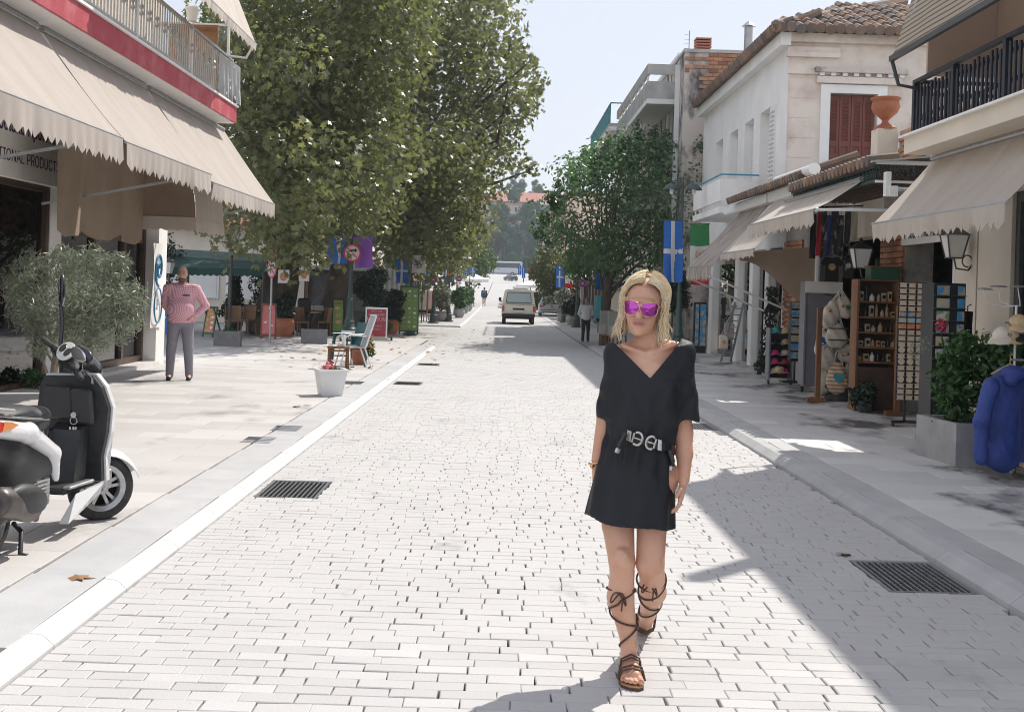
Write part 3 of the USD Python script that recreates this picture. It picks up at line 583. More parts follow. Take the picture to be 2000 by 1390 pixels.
sa = awning('striped_awning', 'striped awning rolled down over the black railed balcony', 4.0, 14.0, (4.35, 4.29), (4.95, 6.5), MAT['canvas_striped'], 0, arms=False, seed=6)
obj('arm', MB().tube([(4.35, 14.02, 4.28), (4.45, 14.05, 3.98), (4.7, 14.1, 3.95), (5.2, 14.15, 4.02)], .022, 6), MAT['dark_metal'], sa, world=True)
obj('lower_bar', MB().bar((4.34, 4, 4.26), (4.34, 14.0, 4.26), .05, .06), MAT['dark_metal'], sa, world=True)
ts = obj('edge_rod', MB().tube([(4.40, 13.75, 4.35), (4.93, 13.75, 6.4)], .018, 6), MAT['steel'], sa, world=True)
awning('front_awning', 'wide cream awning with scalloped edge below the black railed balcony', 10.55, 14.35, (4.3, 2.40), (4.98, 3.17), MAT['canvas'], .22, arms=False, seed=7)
# ---------------------------------------------------------------- brick shop with the roof terrace
bs = thing('brick_shop', 'low brick and yellow plaster souvenir shop with roof terrace and arch', 'building', (5.8, 19, -.1)); S = dict(parent=bs, world=True)
def sw(lo, hi, mat, name='wall', **k): return obj(name, MB().b2(lo, hi), MAT[mat], **{**S, **k})
sw((5.55, 14.42, -.3), (6.0, 15.1, 3.3), 'plaster_cream', 'pillar'); sw((5.7, 17.45, -.3), (6.1, 18.5, 3.3), 'mortar', 'pillar'); sw((5.7, 22.1, -.3), (6.1, 24.85, 3.3), 'mortar', 'pillar')
sw((5.72, 15.1, 2.5), (6.1, 24.85, 3.35), 'plaster_cream', 'lintel'); sw((5.72, 14.42, 3.35), (12, 24.85, 3.5), 'plaster_grey', 'terrace_slab')
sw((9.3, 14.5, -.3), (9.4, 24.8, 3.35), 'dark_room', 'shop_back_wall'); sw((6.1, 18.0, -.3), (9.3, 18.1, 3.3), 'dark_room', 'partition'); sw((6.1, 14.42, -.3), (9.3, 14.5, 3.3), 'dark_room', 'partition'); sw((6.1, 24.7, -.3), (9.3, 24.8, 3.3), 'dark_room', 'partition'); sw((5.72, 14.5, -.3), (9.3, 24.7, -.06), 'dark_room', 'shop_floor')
def brick_face(parent, y0, y1, z0, z1, x, mat='brick', L=.23, H=.075, out=-1, skip=None, cap=999):
    z = z0; r = 0
    while z < z1 - H * .5:
        y = y0 - (L / 2 if r % 2 else 0)
        while y < y1 - .01:
            a, b = max(y, y0), min(y + L, y1)
            if b - a > .04 and not (skip and skip((a + b) / 2, z)): obj('brick', MB().cbox((x + out * .006, (a + b) / 2, z + H / 2), (.05 + rng.uniform(0, .01), b - a - .012, H - .012), .004), MAT[mat], parent, world=True)
            y += L
        z += H; r += 1
brick_face(bs, 17.46, 18.49, .0, 2.5, 5.69, H=.085, L=.26)
brick_face(bs, 23.35, 24.84, .9, 2.6, 5.69, H=.1, L=.3)
ar = MB()
for k in range(13):
    a = PI * k / 12; ar.box((5.68, 23.0 + .55 * math.cos(a), 1.75 + .55 * math.sin(a)), (.06, .11, .2), Rx(a - PI / 2))
obj('arch', ar, MAT['brick'], label='brick arch over the side door', **S)
sw((5.695, 22.5, -.1), (5.70, 23.5, 1.75), 'dark_room', 'side_door')
# brick parapet of the terrace, bending away, and its end pier
sw((5.42, 18.0, 3.5), (5.72, 18.32, 4.02), 'plaster_cream', 'pier')
pb = obj('parapet', MB().b2((5.74, 14.5, 3.5), (5.9, 18.0, 3.98)), MAT['mortar'], **S)
for r in range(6):
    for k in range(12): y = 14.5 + k * .29 + (.145 if r % 2 else 0); obj('brick', MB().cbox((5.735, y + .14, 3.54 + r * .077), (.045, .27, .062), .004), MAT['brick_pale'], pb, world=True) if y + .28 < 18.05 else None
ur = thing('clay_urn', 'fluted terracotta urn on the plaster pier above the shop', 'urn', (5.57, 18.15, 4.02))
obj('bowl', MB().lathe([(.05, .14), (.08, .17), (.17, .25), (.205, .33), (.19, .40), (.18, .42), (.215, .45), (.215, .47), (.19, .47), (.16, .42)], (0, 0, 0), 32, flute=.03, nf=14), MAT['terracotta'], ur, 50)
obj('foot', MB().lathe([(.17, 0), (.17, .025), (.13, .05), (.06, .09), (.045, .12), (.055, .145)], (0, 0, 0), 24), MAT['terracotta'], ur, 50)
# pergola canopy with the lattice beam
pg = thing('shop_canopy', 'dark metal canopy with lattice beam and slats over the souvenir shop', 'canopy', (4.7, 17.5, 3.2)); Q = dict(parent=pg, world=True)
lb = MB().b2((4.62, 15.4, 3.17), (4.7, 19.9, 3.21)).b2((4.62, 15.4, 2.99), (4.7, 19.9, 3.02))
for i in range(30):
    y = 15.45 + i * .149; lb.bar((4.66, y, 3.02), (4.66, y + .149, 3.17), .014).bar((4.66, y + .149, 3.02), (4.66, y, 3.17), .014)
    lb.tube([(4.655, y + .075 + .05 * math.cos(a), 3.095 + .055 * math.sin(a)) for a in np.linspace(0, 2 * PI, 9)], .008, 4)
obj('lattice_beam', lb, MAT['lattice_green'], **Q)
for i in range(9): obj('slat', MB().b2((4.72 + i * .11, 15.42, 3.04), (4.76 + i * .11, 19.88, 3.09)), MAT['brown_frame'], **Q)
obj('cross_beam', MB().b2((4.62, 15.35, 3.21), (5.72, 15.43, 3.26)).b2((4.62, 15.36, 2.98), (5.72, 15.4, 3.01)), MAT['white_metal'], **Q)
wr = MB()
for i in range(16): wr.bar((4.64 + i * .07, 15.38, 3.01), (4.71 + i * .07, 15.38, 3.21), .008).bar((4.71 + i * .07, 15.38, 3.01), (4.64 + i * .07, 15.38, 3.21), .008)
obj('wire_mesh', wr, MAT['dark_metal'], **Q)
obj('blind_roller', MB().tube([(4.75, 15.2, 2.86), (5.5, 15.2, 2.86)], .06, 12), MAT['steel'], label='grey roller blind tube under the canopy end', **Q)
obj('bracket', MB().box((4.72, 15.22, 2.95), (.06, .12, .3)).box((4.78, 15.2, 2.86), (.1, .13, .13)), MAT['white_metal'], **Q)
obj('post', MB().b2((5.62, 15.3, -.1), (5.7, 15.38, 3.2)), MAT['white_metal'], **Q)
obj('roof_sheet', MB().add(*hull([(4.55, 15.3, 3.225), (4.55, 20, 3.225), (5.75, 15.3, 3.36), (5.75, 20, 3.36), (4.55, 15.3, 3.245), (4.55, 20, 3.245), (5.75, 15.3, 3.38), (5.75, 20, 3.38)])), MAT['plaster_grey'], **Q)
for i in range(22): obj('roof_tile', MB().lathe([(.075, 0), (.085, .4)], (4.52, 15.45 + i * .2, 3.25), 8, R=Ry(PI / 2 - .11)), MAT['roof_tile'], **Q)
# lean-to tiled roof further on
lt = thing('tiled_lean_to', 'low dark tiled lean-to roof along the front of white shop', 'roof', (5.4, 24.5, 3.6)); Q = dict(parent=lt, world=True)
obj('boards', MB().add(*hull([(4.92, 20.6, 3.5), (4.92, 27.2, 3.5), (5.9, 20.6, 3.85), (5.9, 27.2, 3.85), (4.92, 20.6, 3.54), (4.92, 27.2, 3.54), (5.9, 20.6, 3.89), (5.9, 27.2, 3.89)])), MAT['brown_frame'], **Q)
for i in range(34): obj('roof_tile', MB().lathe([(.07, 0), (.09, 1.1)], (4.88, 20.7 + i * .193, 3.55), 8, R=Ry(PI / 2 - .34)), MAT['roof_tile'], **Q)
obj('drain_pipe', MB().tube([(5.05, 20.2, 3.62), (4.98, 22.6, 3.62)], .085, 12).tube([(5.05, 20.15, 3.62), (5.05, 20.2, 3.62)], .1, 12), MAT['white_metal'], **Q)
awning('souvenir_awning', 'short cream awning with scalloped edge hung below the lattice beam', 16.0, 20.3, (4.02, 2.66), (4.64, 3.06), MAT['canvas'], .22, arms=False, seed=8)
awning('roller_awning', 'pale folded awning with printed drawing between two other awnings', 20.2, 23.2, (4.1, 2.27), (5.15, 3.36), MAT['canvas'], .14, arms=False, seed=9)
awning('dirty_awning', 'weather stained grey awning with fringe in front of white shop', 24.2, 27.4, (4.1, 2.07), (5.3, 3.4), MAT['canvas_dirty'], .3, pitch=.09, arms=False, seed=10, valmat=MAT['canvas_dirty'])
ac = thing('awning_box', 'white awning casing under the tiled lean-to roof', 'awning case', (5.2, 24.5, 3.4)); obj('casing', MB().cbox((5.2, 22.9, 3.42), (.24, 1.9, .22), .03).cbox((5.2, 26.3, 3.42), (.26, 4.5, .2), .03), MAT['white_metal'], ac, world=True); obj('end_cap', MB().cbox((5.2, 21.93, 3.42), (.26, .05, .24), .02), MAT['paper'], ac, world=True)
dc = thing('brown_drape', 'brown canvas drape gathered beside the brick pillar', 'curtain', (4.6, 22.5, 2.2))
m_ = 16; g = A([[[4.45 + 1.15 * u, 22.0 + 1.1 * (1 - u) + .06 * math.sin(9 * u + 3 * w), 2.30 + .12 * u - w * (.15 + 1.25 * u ** 1.6)] for u in np.linspace(0, 1, m_)] for w in np.linspace(0, 1, 10)])
obj('canvas', MB().sheet(g, .005), MAT['canvas_tan'], dc, 50, world=True); obj('rope', MB().tube([(5.62, 22.0, 1.1), (5.65, 22.0, .5)], .02, 5), MAT['canvas_tan'], dc, world=True)
obj('drain_pipe', MB().tube([(5.6, 21.9, 2.5), (5.6, 21.9, 1.5)], .05, 8).tube([(5.6, 21.9, 1.1), (5.6, 21.9, -.1)], .05, 8), MAT['white_metal'], bs, world=True)
# sign over the entrance and the two wall lanterns
ps_ = thing('entrance_sign', 'cream sign reading Products From the Nature above dark shop entrance', 'sign', (5.6, 16.5, 2.45))
obj('board', MB().cbox((5.66, 16.3, 2.42), (.05, 2.3, .26), .01), MAT['paper'], ps_, world=True)
obj('lettering', MB().text('Products From the Nature', .1, ((5.632, 17.3, 2.38), (0, -1, 0), (0, 0, 1)), .004, True, 1.9), MAT['letter_purple'], ps_, world=True)
def lantern(name, label, c, arm, s=1.0):
    t = thing(name, label, 'lantern', c, group='lanterns on the shop walls')
    def fr(z0, z1, a, b): return MB().add(A([[sx * r, sy * r, z] for z, r in ((z0, a), (z1, b)) for sx, sy in ((-1, -1), (1, -1), (1, 1), (-1, 1))]), BOXF)
    obj('glass', fr(-.15 * s, .11 * s, .075 * s, .125 * s), MAT['lamp_glass'], t)
    ca = MB().add(*[(v, f) for v, f in [fr(.11 * s, .2 * s, .15 * s, .05 * s).get()]][0]).lathe([(.02 * s, .2 * s), (.035 * s, .23 * s), (.01 * s, .27 * s)], n=8)
    obj('cap', ca, MAT['dark_metal'], t)
    e = MB()
    for sx in (-1, 1):
        for sy in (-1, 1): e.bar((sx * .077 * s, sy * .077 * s, -.15 * s), (sx * .127 * s, sy * .127 * s, .11 * s), .014 * s)
    e.box((0, 0, -.158 * s), (.17 * s, .17 * s, .014 * s)); obj('frame', e, MAT['dark_metal'], t)
    br = MB().tube([(arm[0], arm[1], -.12 * s), (arm[0] * .6, arm[1] * .6, -.3 * s), (arm[0] * .1, arm[1] * .1, -.28 * s), (0, 0, -.16 * s)], .012 * s, 6)
    br.tube([(arm[0] * (.55 + .2 * math.cos(a)), arm[1] * (.55 + .2 * math.cos(a)), -.19 * s + .07 * s * math.sin(a)) for a in np.linspace(0, 5, 14)], .009 * s, 5).box((arm[0], arm[1], -.2 * s), (.05 * s, .05 * s, .36 * s))
    obj('bracket', br, MAT['dark_metal'], t); return t
lantern('wall_lantern', 'black wall lantern with white glass beside the Products sign', P(1864, 478, 14.6), (.28, -.02), 1.0)
lantern('wall_lantern', 'black wall lantern above the shelves of bottles', P(1681, 502, 18.0), (.25, .0), 1.05)
# ---------------------------------------------------------------- white house with tiled roof
wh = thing('white_house', 'white two storey house with tiled roof and peeling pink gable wall', 'house', (5.9, 26, -.2)); H = dict(parent=wh, world=True)
def hw(lo, hi, mat, name='wall', **k): return obj(name, MB().b2(lo, hi), MAT[mat], **{**H, **k})
ZT = 7.0; WX = 5.9; Y0, Y1 = 26.0, 37.0
# street wall built round its window openings
wins = [at_x(px, 260, WX)[1] for px in (1494, 1463, 1434, 1406)]
zs = [(3.9, 5.55)] * 4; ed = [Y0]
segs = sorted([(w - .55, w + .55) for w in wins]); cur = Y0
for a, b in segs: hw((WX, cur, 3.5), (WX + .35, a, ZT), 'plaster_white'); hw((WX, a, 5.75), (WX + .35, b, ZT), 'plaster_white', 'wall_over_window'); hw((WX, a, 3.5), (WX + .35, b, 3.85), 'plaster_white', 'window_sill_wall'); cur = b
hw((WX, cur, 3.5), (WX + .35, Y1, ZT), 'plaster_white')
for k, (a, b) in enumerate(segs):
    sh = obj('shutter', MB().b2((WX + .2, a + .01, 3.86), (WX + .24, b - .01, 5.74)), MAT['plaster_white'], **H)
    for j in range(18): obj('slat', MB().box((WX + .19, (a + b) / 2, 3.95 + j * .1), (.03, b - a - .16, .05), Ry(.5)), MAT['white_metal'], sh, world=True)
op = obj('shutter', MB().b2((WX - .03, segs[0][0] - .62, 3.9), (WX, segs[0][0] - .06, 5.7)), MAT['white_metal'], label='open white louvred shutter folded against the wall', **H)
for j in range(17): obj('slat', MB().box((WX - .04, segs[0][0] - .34, 4.0 + j * .1), (.03, .42, .05), Ry(.5)), MAT['white_metal'], op, world=True)
# gable wall facing the viewer, round the shuttered door
DX0, DX1, DZ0, DZ1 = 6.78, 7.78, 3.6, 5.82
for lo, hi, n in [((WX, 25.95, 3.5), (WX + .36, 25.997, ZT), 0), ((WX + .36, 25.95, 3.5), (DX0, 26.3, ZT), 0), ((DX1, 25.95, 3.5), (13, 26.3, ZT), 0), ((DX0, 25.95, DZ1), (DX1, 26.3, ZT), 0)]: hw(lo, hi, 'plaster_old', 'gable_wall')
fr = MB().b2((DX0 - .2, 25.90, 3.5), (DX0, 25.949, DZ1 + .18)).b2((DX1, 25.90, 3.5), (DX1 + .2, 25.949, DZ1 + .18)).b2((DX0, 25.905, DZ1), (DX1, 25.949, DZ1 + .18)); obj('door_surround', fr, MAT['plaster_white'], **H)
hw((DX0 - .35, 25.80, DZ1 + .42), (DX1 + .6, 25.949, DZ1 + .52), 'plaster_stained', 'hood_mould')
for i in range(8): hw((DX0 - .25 + i * .24, 25.84, DZ1 + .35), (DX0 - .15 + i * .24, 25.949, DZ1 + .418), 'plaster_white', 'dentil')
hw((DX0 - .3, 25.86, DZ1 + .2), (DX1 + .5, 25.949, DZ1 + .34), 'plaster_old', 'frieze')
for i in range(4):
    x0 = DX0 + .01 + i * (DX1 - DX0 - .02) / 4; x1 = x0 + (DX1 - DX0 - .02) / 4 - .012
    dl = obj('door_leaf', MB().b2((x0, 26.1, DZ0), (x1, 26.14, DZ1 - .01)), MAT['shutter_brown'], **H)
    st = MB().b2((x0, 26.08, DZ0), (x0 + .05, 26.1, DZ1 - .01)).b2((x1 - .05, 26.08, DZ0), (x1, 26.1, DZ1 - .01))
    for z in (DZ0, 4.45, 4.72, DZ1 - .13): st.b2((x0 + .05, 26.08, z), (x1 - .05, 26.1, z + .11))
    obj('stile', st, MAT['shutter_brown'], dl, world=True)
    for j in range(26):
        z = 3.75 + j * .075
        if not 4.42 < z < 4.85 and z < 5.65: obj('louvre', MB().box(((x0 + x1) / 2, 26.09, z), (x1 - x0 - .1, .03, .035), Rx(.6)), MAT['shutter_brown'], dl, world=True)
# pilaster capital and cornices
for z, o, h in ((6.55, .12, .1), (6.65, .07, .12), (6.2, .06, .08), (6.28, .03, .27)): hw((WX - .02 - o * .4, 25.949 - o, z), (WX + 1.05, 25.948, z + h), 'plaster_old', 'capital')
for k, z in enumerate(np.arange(3.6, 6.2, .42)): hw((WX + .02, 25.944, z), (WX + .50 + .10 * (k % 2), 25.949, z + .39), 'plaster_old', 'quoin')
hw((WX, 25.82, 6.86), (13, 25.948, 7.05), 'plaster_old', 'cornice'); hw((WX - .22, 25.82, 6.78), (WX - .002, Y1, 7.05), 'plaster_white', 'cornice')
# roof
EX, EY, EZ = WX - .38, 25.62, 7.07; pit = math.radians(23)
obj('roof_deck', MB().add(*hull([(EX, EY, EZ), (13, EY, EZ), (13, Y1, EZ), (EX, Y1, EZ), (9.4, 29.5, EZ + 1.5), (13, 29.5, EZ + 1.5), (9.4, Y1, EZ + 1.5), (13, Y1, EZ + 1.5)])), MAT['roof_tile'], **H)
cnt = 0
def tile_at(p, d, parent): obj('roof_tile', MB().lathe([(.115, 0), (.085, .46)], p, 7, R=d), MAT['roof_tile'], parent, world=True)
for i in range(21):                      # slope facing the viewer
    for j in range(7):
        x = EX + .12 + i * .205; y = EY - .03 + j * .4 * math.cos(pit); z = EZ + .03 + j * .4 * math.sin(pit) + .02 * math.sin(i * 2.2 + j)
        if x - EX > (y - EY) * .9: tile_at((x, y, z), Rx(-(PI / 2 - pit)) @ Rz(.05 * math.sin(i * 5 + j)), wh)
for i in range(52):                      # street slope
    for j in range(3):
        y = EY + .1 + i * .215; x = EX - .03 + j * .4 * .9; z = EZ + .03 + j * .4 * .42
        if y - EY > j * .35 and y < Y1: tile_at((x, y, z), Ry(PI / 2 - .43), wh)
obj('ridge', MB().tube([(EX, EY, EZ + .06), (9.4, 29.5, EZ + 1.58)], .13, 8), MAT['roof_tile'], label='hip ridge of the tiled roof', **H)
# white balcony on the street side
by0, by1 = 28.7, 32.7
hw((5.0, by0, 3.40), (WX - .002, by1, 3.55), 'plaster_white', 'balcony_slab'); bp = MB().b2((5.0, by0, 3.68), (5.06, by1, 4.2)).b2((5.06, by0, 3.68), (WX - .002, by0 + .06, 4.2)); obj('balcony_panel', bp, MAT['plaster_white'], **H)
pm('rail_blue', (.06, .30, .42), None, rough=.4)
obj('balcony_rail', MB().tube([(WX, by0, 4.3), (5.02, by0, 4.3), (5.02, by1, 4.3)], .022, 6), MAT['rail_blue'], **H)
m = MB()
for i in range(6): m.b2((5.01, by0 + .2 + i * .7, 3.55), (5.04, by0 + .23 + i * .7, 4.3))
obj('balcony_posts', m, MAT['white_metal'], **H)
# ground floor of the white house: glazed shop front between white posts
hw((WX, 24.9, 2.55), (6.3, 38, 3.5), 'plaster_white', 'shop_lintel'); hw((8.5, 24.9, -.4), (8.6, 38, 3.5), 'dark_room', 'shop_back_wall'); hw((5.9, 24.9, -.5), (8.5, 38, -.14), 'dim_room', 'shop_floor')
for px, w in ((1533, .25), (1497, .2), (1466, .2), (1437, .2), (1388, .3)):
    y = at_x(px, 620, WX)[1]; hw((WX - .02, y - w, -.4), (WX + .3, y + w, 2.549), 'plaster_white', 'pillar')
for a, b in ((1528, 1501), (1493, 1470), (1462, 1441), (1433, 1394)):
    y0, y1 = at_x(a, 620, WX)[1] + .1, at_x(b, 620, WX)[1] - .05; hw((WX + .1, y0, -.15), (WX + .106, y1, 2.3), 'pane', 'shop_pane')
hw((WX - .01, 25.2, 2.2), (WX - .004, 27.5, 2.5), 'dark_metal', 'name_board')
# ---------------------------------------------------------------- brick gable and apartment block behind
ap = thing('apartment_block', 'concrete apartment block with jutting balconies and stained brick side wall', 'building', (6, 40, 0)); H = dict(parent=ap, world=True)
bx0, bx1 = 5.35, 8.6; by = 37.6
hw((bx0, by, -.4), (bx1, 44, 8.85), 'plaster_stained', 'side_wall', parent=ap)
hw((bx0 - .03, by - .04, 8.85), (bx1, 44, 8.95), 'plaster_grey', 'coping', parent=ap)
z = 7.5; r = 0
while z < 8.82:
    x = bx0 + (.0 if r % 2 else -.14)
    while x < bx1 - .1:
        a, b = max(x, bx0), min(x + .29, bx1)
        if b - a > .06 and not (x < bx0 + .45 and rng.random() < .65): obj('brick', MB().cbox(((a + b) / 2, by - .012, z + .06), (b - a - .016, .05, .105), .005), MAT['brick_pale' if rng.random() < .75 else 'brick'], ap, world=True)
        x += .29
    z += .122; r += 1
hw((5.8, 44, -.4), (13, 66, 9.0), 'plaster_cream', 'main_wall', parent=ap)
hw((5.35, 39, 9.0), (5.8, 62, 9.1), 'plaster_white', 'cornice', parent=ap)
hw((5.36, 41.2, 5.0), (5.37, 43.2, 7.2), 'dark_room', 'balcony_door', parent=ap); hw((5.3, 40.9, 5.0), (5.35, 41.2, 7.4), 'white_metal', 'down_pipe', parent=ap); hw((5.2, 38.4, 3), (5.34, 38.55, 8.6), 'white_metal', 'down_pipe', parent=ap)
# balconies: top terrace, middle, and one further on with a green rail
def bal(x0, y0, y1, z0, h, par, gap, name='balcony'):
    b = obj(name, MB().b2((x0, y0, z0), (5.8, y1, z0 + .16)), MAT['plaster_white'], **H)
    if par:
        obj('parapet', MB().b2((x0, y0, z0 + .16), (x0 + .1, y1, z0 + h)).b2((x0 + .1, y0, z0 + .16), (5.35, y0 + .1, z0 + h)), MAT['plaster_grey'], b, world=True)
        if gap: obj('upper_band', MB().b2((x0, y0, z0 + h + gap), (x0 + .1, y1, z0 + h + gap + .33)).b2((x0 + .1, y0, z0 + h + gap), (5.35, y0 + .1, z0 + h + gap + .33)), MAT['plaster_grey'], b, world=True)
        for y in np.arange(y0 + .3, y1, 1.2): obj('stub', MB().box((x0 + .05, y, z0 + h + gap / 2), (.06, .06, gap)), MAT['plaster_white'], b, world=True) if gap else None
    return b
bal(4.42, 39.3, 50, 7.5, .72, True, .22); bal(4.35, 39.5, 47, 4.15, .7, True, 0); b3 = bal(4.3, 52, 64, 8.25, .3, True, 0)
pm('rail_teal', (.03, .16, .18), None, rough=.4)
gr = MB().tube([(4.33, 64, 9.4), (4.33, 52, 9.4), (5.3, 52, 9.4)], .03, 5)
for i in range(40): gr.b2((4.32, 52 + i * .3, 8.55), (4.345, 52.03 + i * .3, 9.4))
obj('railing', gr, MAT['rail_teal'], b3, world=True)
hw((5.36, 45, 4.4), (5.8, 61, 7.1), 'plaster_cream', 'recess_wall', parent=ap); obj('strut', MB().tube([(4.5, 41.2, 7.1), (4.1, 42.5, 4.9)], .05, 6).tube([(4.62, 41.4, 7.1), (4.35, 42.9, 4.9)], .05, 6), MAT['white_metal'], label='white awning poles under the top balcony', **H)
ch = obj('chimney', MB().b2((6.0, 39.5, 8.95), (6.42, 39.9, 9.35)), MAT['terracotta'], **H)
for i in range(4): obj('cowl_ring', MB().box((6.21, 39.7, 9.4 + i * .09), (.5 - .0 * i, .5, .05)), MAT['roof_red'], ch, world=True)
obj('flue', MB().lathe([(.13, 8.6), (.13, 9.75)], (7.35, 38.0, 0), 12).lathe([(.22, 9.78), (.02, 9.95)], (7.35, 38.0, 0), 12), MAT['steel'], **H)
an = obj('aerial', MB().tube([(5.6, 38.5, 8.7), (5.6, 38.5, 9.7)], .015, 4), MAT['steel'], **H)
for i in range(5): obj('element', MB().bar((5.45, 38.5, 9.0 + i * .14), (5.62, 38.5, 9.0 + i * .14), .012), MAT['steel'], an, world=True)
# ---------------------------------------------------------------- foliage
def fan(out, c=(0, .12), fold=.18):
    o = A(out, float); v = np.vstack([[c], o]); v = np.c_[v, -fold * np.abs(v[:, 0])]; n = len(o)
    return v, A([[0, i + 1, (i + 1) % n + 1] for i in range(n)])
_h = [(0, 1.0), (.16, .52), (.40, .62), (.72, .60), (.42, .22), (.60, -.12), (.14, -.12), (0, -.28)]
LEAF_PLANE = fan(_h + [(-x, y) for x, y in _h[-2:0:-1]])
LEAF_OVAL = fan([(0, 1), (.34, .45), (.36, 0), (.0, -.6), (-.36, 0), (-.34, .45)], (0, .1), .25)
LEAF_SLIM = (A([[0, -1, 0], [.16, 0, -.05], [0, 1, 0], [-.16, 0, -.05]]), A([[0, 1, 2], [0, 2, 3]]))
LEAF_TUFT = (A([[-.5, -.35, 0], [.5, -.4, .1], [.25, .5, -.1], [-.35, .45, .1]]), A([[0, 1, 2], [0, 2, 3]]))
def leaves(pos, nrm, size, leaf, rg, roll=None):
    n = len(pos); v, f = leaf; z = nrm / np.linalg.norm(nrm, axis=1, keepdims=True)
    r = rg.normal(size=(n, 3)); r[:, 2] -= .8 if roll is None else roll; x = np.cross(r, z); x /= np.linalg.norm(x, axis=1, keepdims=True); y = np.cross(z, x)
    s = (size * rg.uniform(.65, 1.2, n))[:, None, None] * v[None]
    V = pos[:, None] + s[..., :1] * x[:, None] + s[..., 1:2] * y[:, None] + s[..., 2:] * z[:, None]
    F = f[None] + (np.arange(n) * len(v))[:, None, None]
    return V.reshape(-1, 3), F.reshape(-1, 3)
def clump_leaves(cl, per, size, leaf, rg, up=.5, out=.7, rnd=.7, shell=.55, roll=None):
    P_, N_ = [], []; rm = float(np.median([c[3] for c in cl]))
    for c in cl:
        c, r = A(c[:3], float), A(c[3], float); n = max(6, int(per * rg.uniform(.7, 1.3) * min(1.6, max(.12, (float(r) / rm) ** 2))))
        d = rg.normal(size=(n, 3)); d /= np.linalg.norm(d, axis=1, keepdims=True); k = shell + (1 - shell) * rg.random(n) ** .7
        k = k * (1 + .25 * rg.normal(size=n) * .5); P_.append(c + d * k[:, None] * r); N_.append(d * out + A([0, 0, up]) + rg.normal(size=(n, 3)) * rnd)
    return leaves(np.vstack(P_), np.vstack(N_), size, leaf, rg, roll)
from shapely.geometry import Point
from shapely.prepared import prep
def proj(p):
    u, w = p[0] / p[1] * FPX, (p[2] - EYE) / p[1] * FPX
    return PX0 + u * CR + w * SR, PY0 + u * SR - w * CR
def fill(poly, dmin, dmax, n, r0, r1, rg, shrink=8, tries=9000, cond=None):
    """clump centres spread through the volume whose outline the tree shows"""
    pg = Polygon(poly).buffer(-shrink); pp = prep(pg); b = pg.bounds; o = []
    for _ in range(tries):
        if len(o) >= n: break
        x, y = rg.uniform(b[0], b[2]), rg.uniform(b[1], b[3])
        if not pp.contains(Point(x, y)): continue
        c = P(x, y, rg.uniform(dmin, dmax)); r = rg.uniform(r0, r1)
        if cond and not cond(c): continue
        if any(np.linalg.norm(c - q[:3]) < .45 * (r + q[3]) for q in o): continue
        o.append(np.r_[c, r])
    return o
def limbs(base, r, h, cl, rg, every=3, top=None, mat=None, thing_=None, lean=(0, 0), n=9):
    """tapered trunk with limbs that reach into the clumps"""
    base = A(base, float); t = base + A([lean[0], lean[1], h]); tr = MB()
    ks = np.linspace(0, 1, 7); pts = A([base + (t - base) * k + A([math.sin(k * 5 + base[0]) * r * .25, math.cos(k * 4) * r * .2, 0]) for k in ks])
    tr.tube(pts, [r * 1.35, r * 1.08, r * 1.0, r * .95, r * .9, r * .86, r * .8], n); ends = []
    for c in cl[::every]:
        e = A(c[:3]); s = pts[rg.integers(3, 7)]; m = s * .5 + e * .5 + A([0, 0, rg.uniform(0, .12) * np.linalg.norm(e - s)]) + rg.normal(size=3) * .06 * np.linalg.norm(e - s)
        tr.tube([s, s * .7 + m * .3 + rg.normal(size=3) * .04, m, m * .45 + e * .55, e], A([.42, .34, .24, .15, .05]) * r * rg.uniform(.6, 1), 6)
    return obj('trunk', tr, mat, thing_, 60, world=True)
pm('bark_plane', (.21, .19, .15), (.09, .075, .055), 2.5, .9, .6, 9, stretch=(1, 1, .4)); pm('bark_dark', (.07, .055, .042), (.11, .09, .07), 4, .9, .6, 12, stretch=(1, 1, .4)); pm('bark_pale', (.30, .26, .21), (.18, .15, .115), 4, .9, .5, 12, stretch=(1, 1, .4))
leaf_mat('leaf_plane', [(0, (.12, .135, .055)), (.3, (.22, .22, .085)), (.55, (.37, .33, .12)), (.78, (.52, .43, .16)), (.93, (.62, .50, .21)), (1, (.42, .27, .11))], .34, .9, .55)
leaf_mat('leaf_mulberry', [(0, (.08, .15, .06)), (.5, (.17, .30, .10)), (.85, (.28, .44, .13)), (1, (.42, .52, .18))], .27, 1., .5)
leaf_mat('leaf_olive', [(0, (.20, .225, .16)), (.5, (.36, .39, .29)), (1, (.52, .55, .45))], .32, 1., .35)
leaf_mat('leaf_shrub', [(0, (.045, .11, .03)), (.5, (.09, .20, .045)), (1, (.18, .30, .07))], .42, .5, .35)
leaf_mat('leaf_dark', [(0, (.02, .04, .024)), (.6, (.042, .08, .042)), (1, (.08, .13, .06))], .45, .5, .25)
leaf_mat('leaf_pine', [(0, (.025, .10, .06)), (.6, (.05, .17, .09)), (1, (.11, .25, .11))], .7, .3, .25)
leaf_mat('leaf_bright', [(0, (.05, .09, .02)), (.5, (.10, .15, .035)), (1, (.19, .22, .06))], .5, .5, .35)
leaf_mat('leaf_yellow', [(0, (.085, .10, .03)), (.5, (.17, .17, .05)), (1, (.30, .26, .09))], .5, .5, .35)
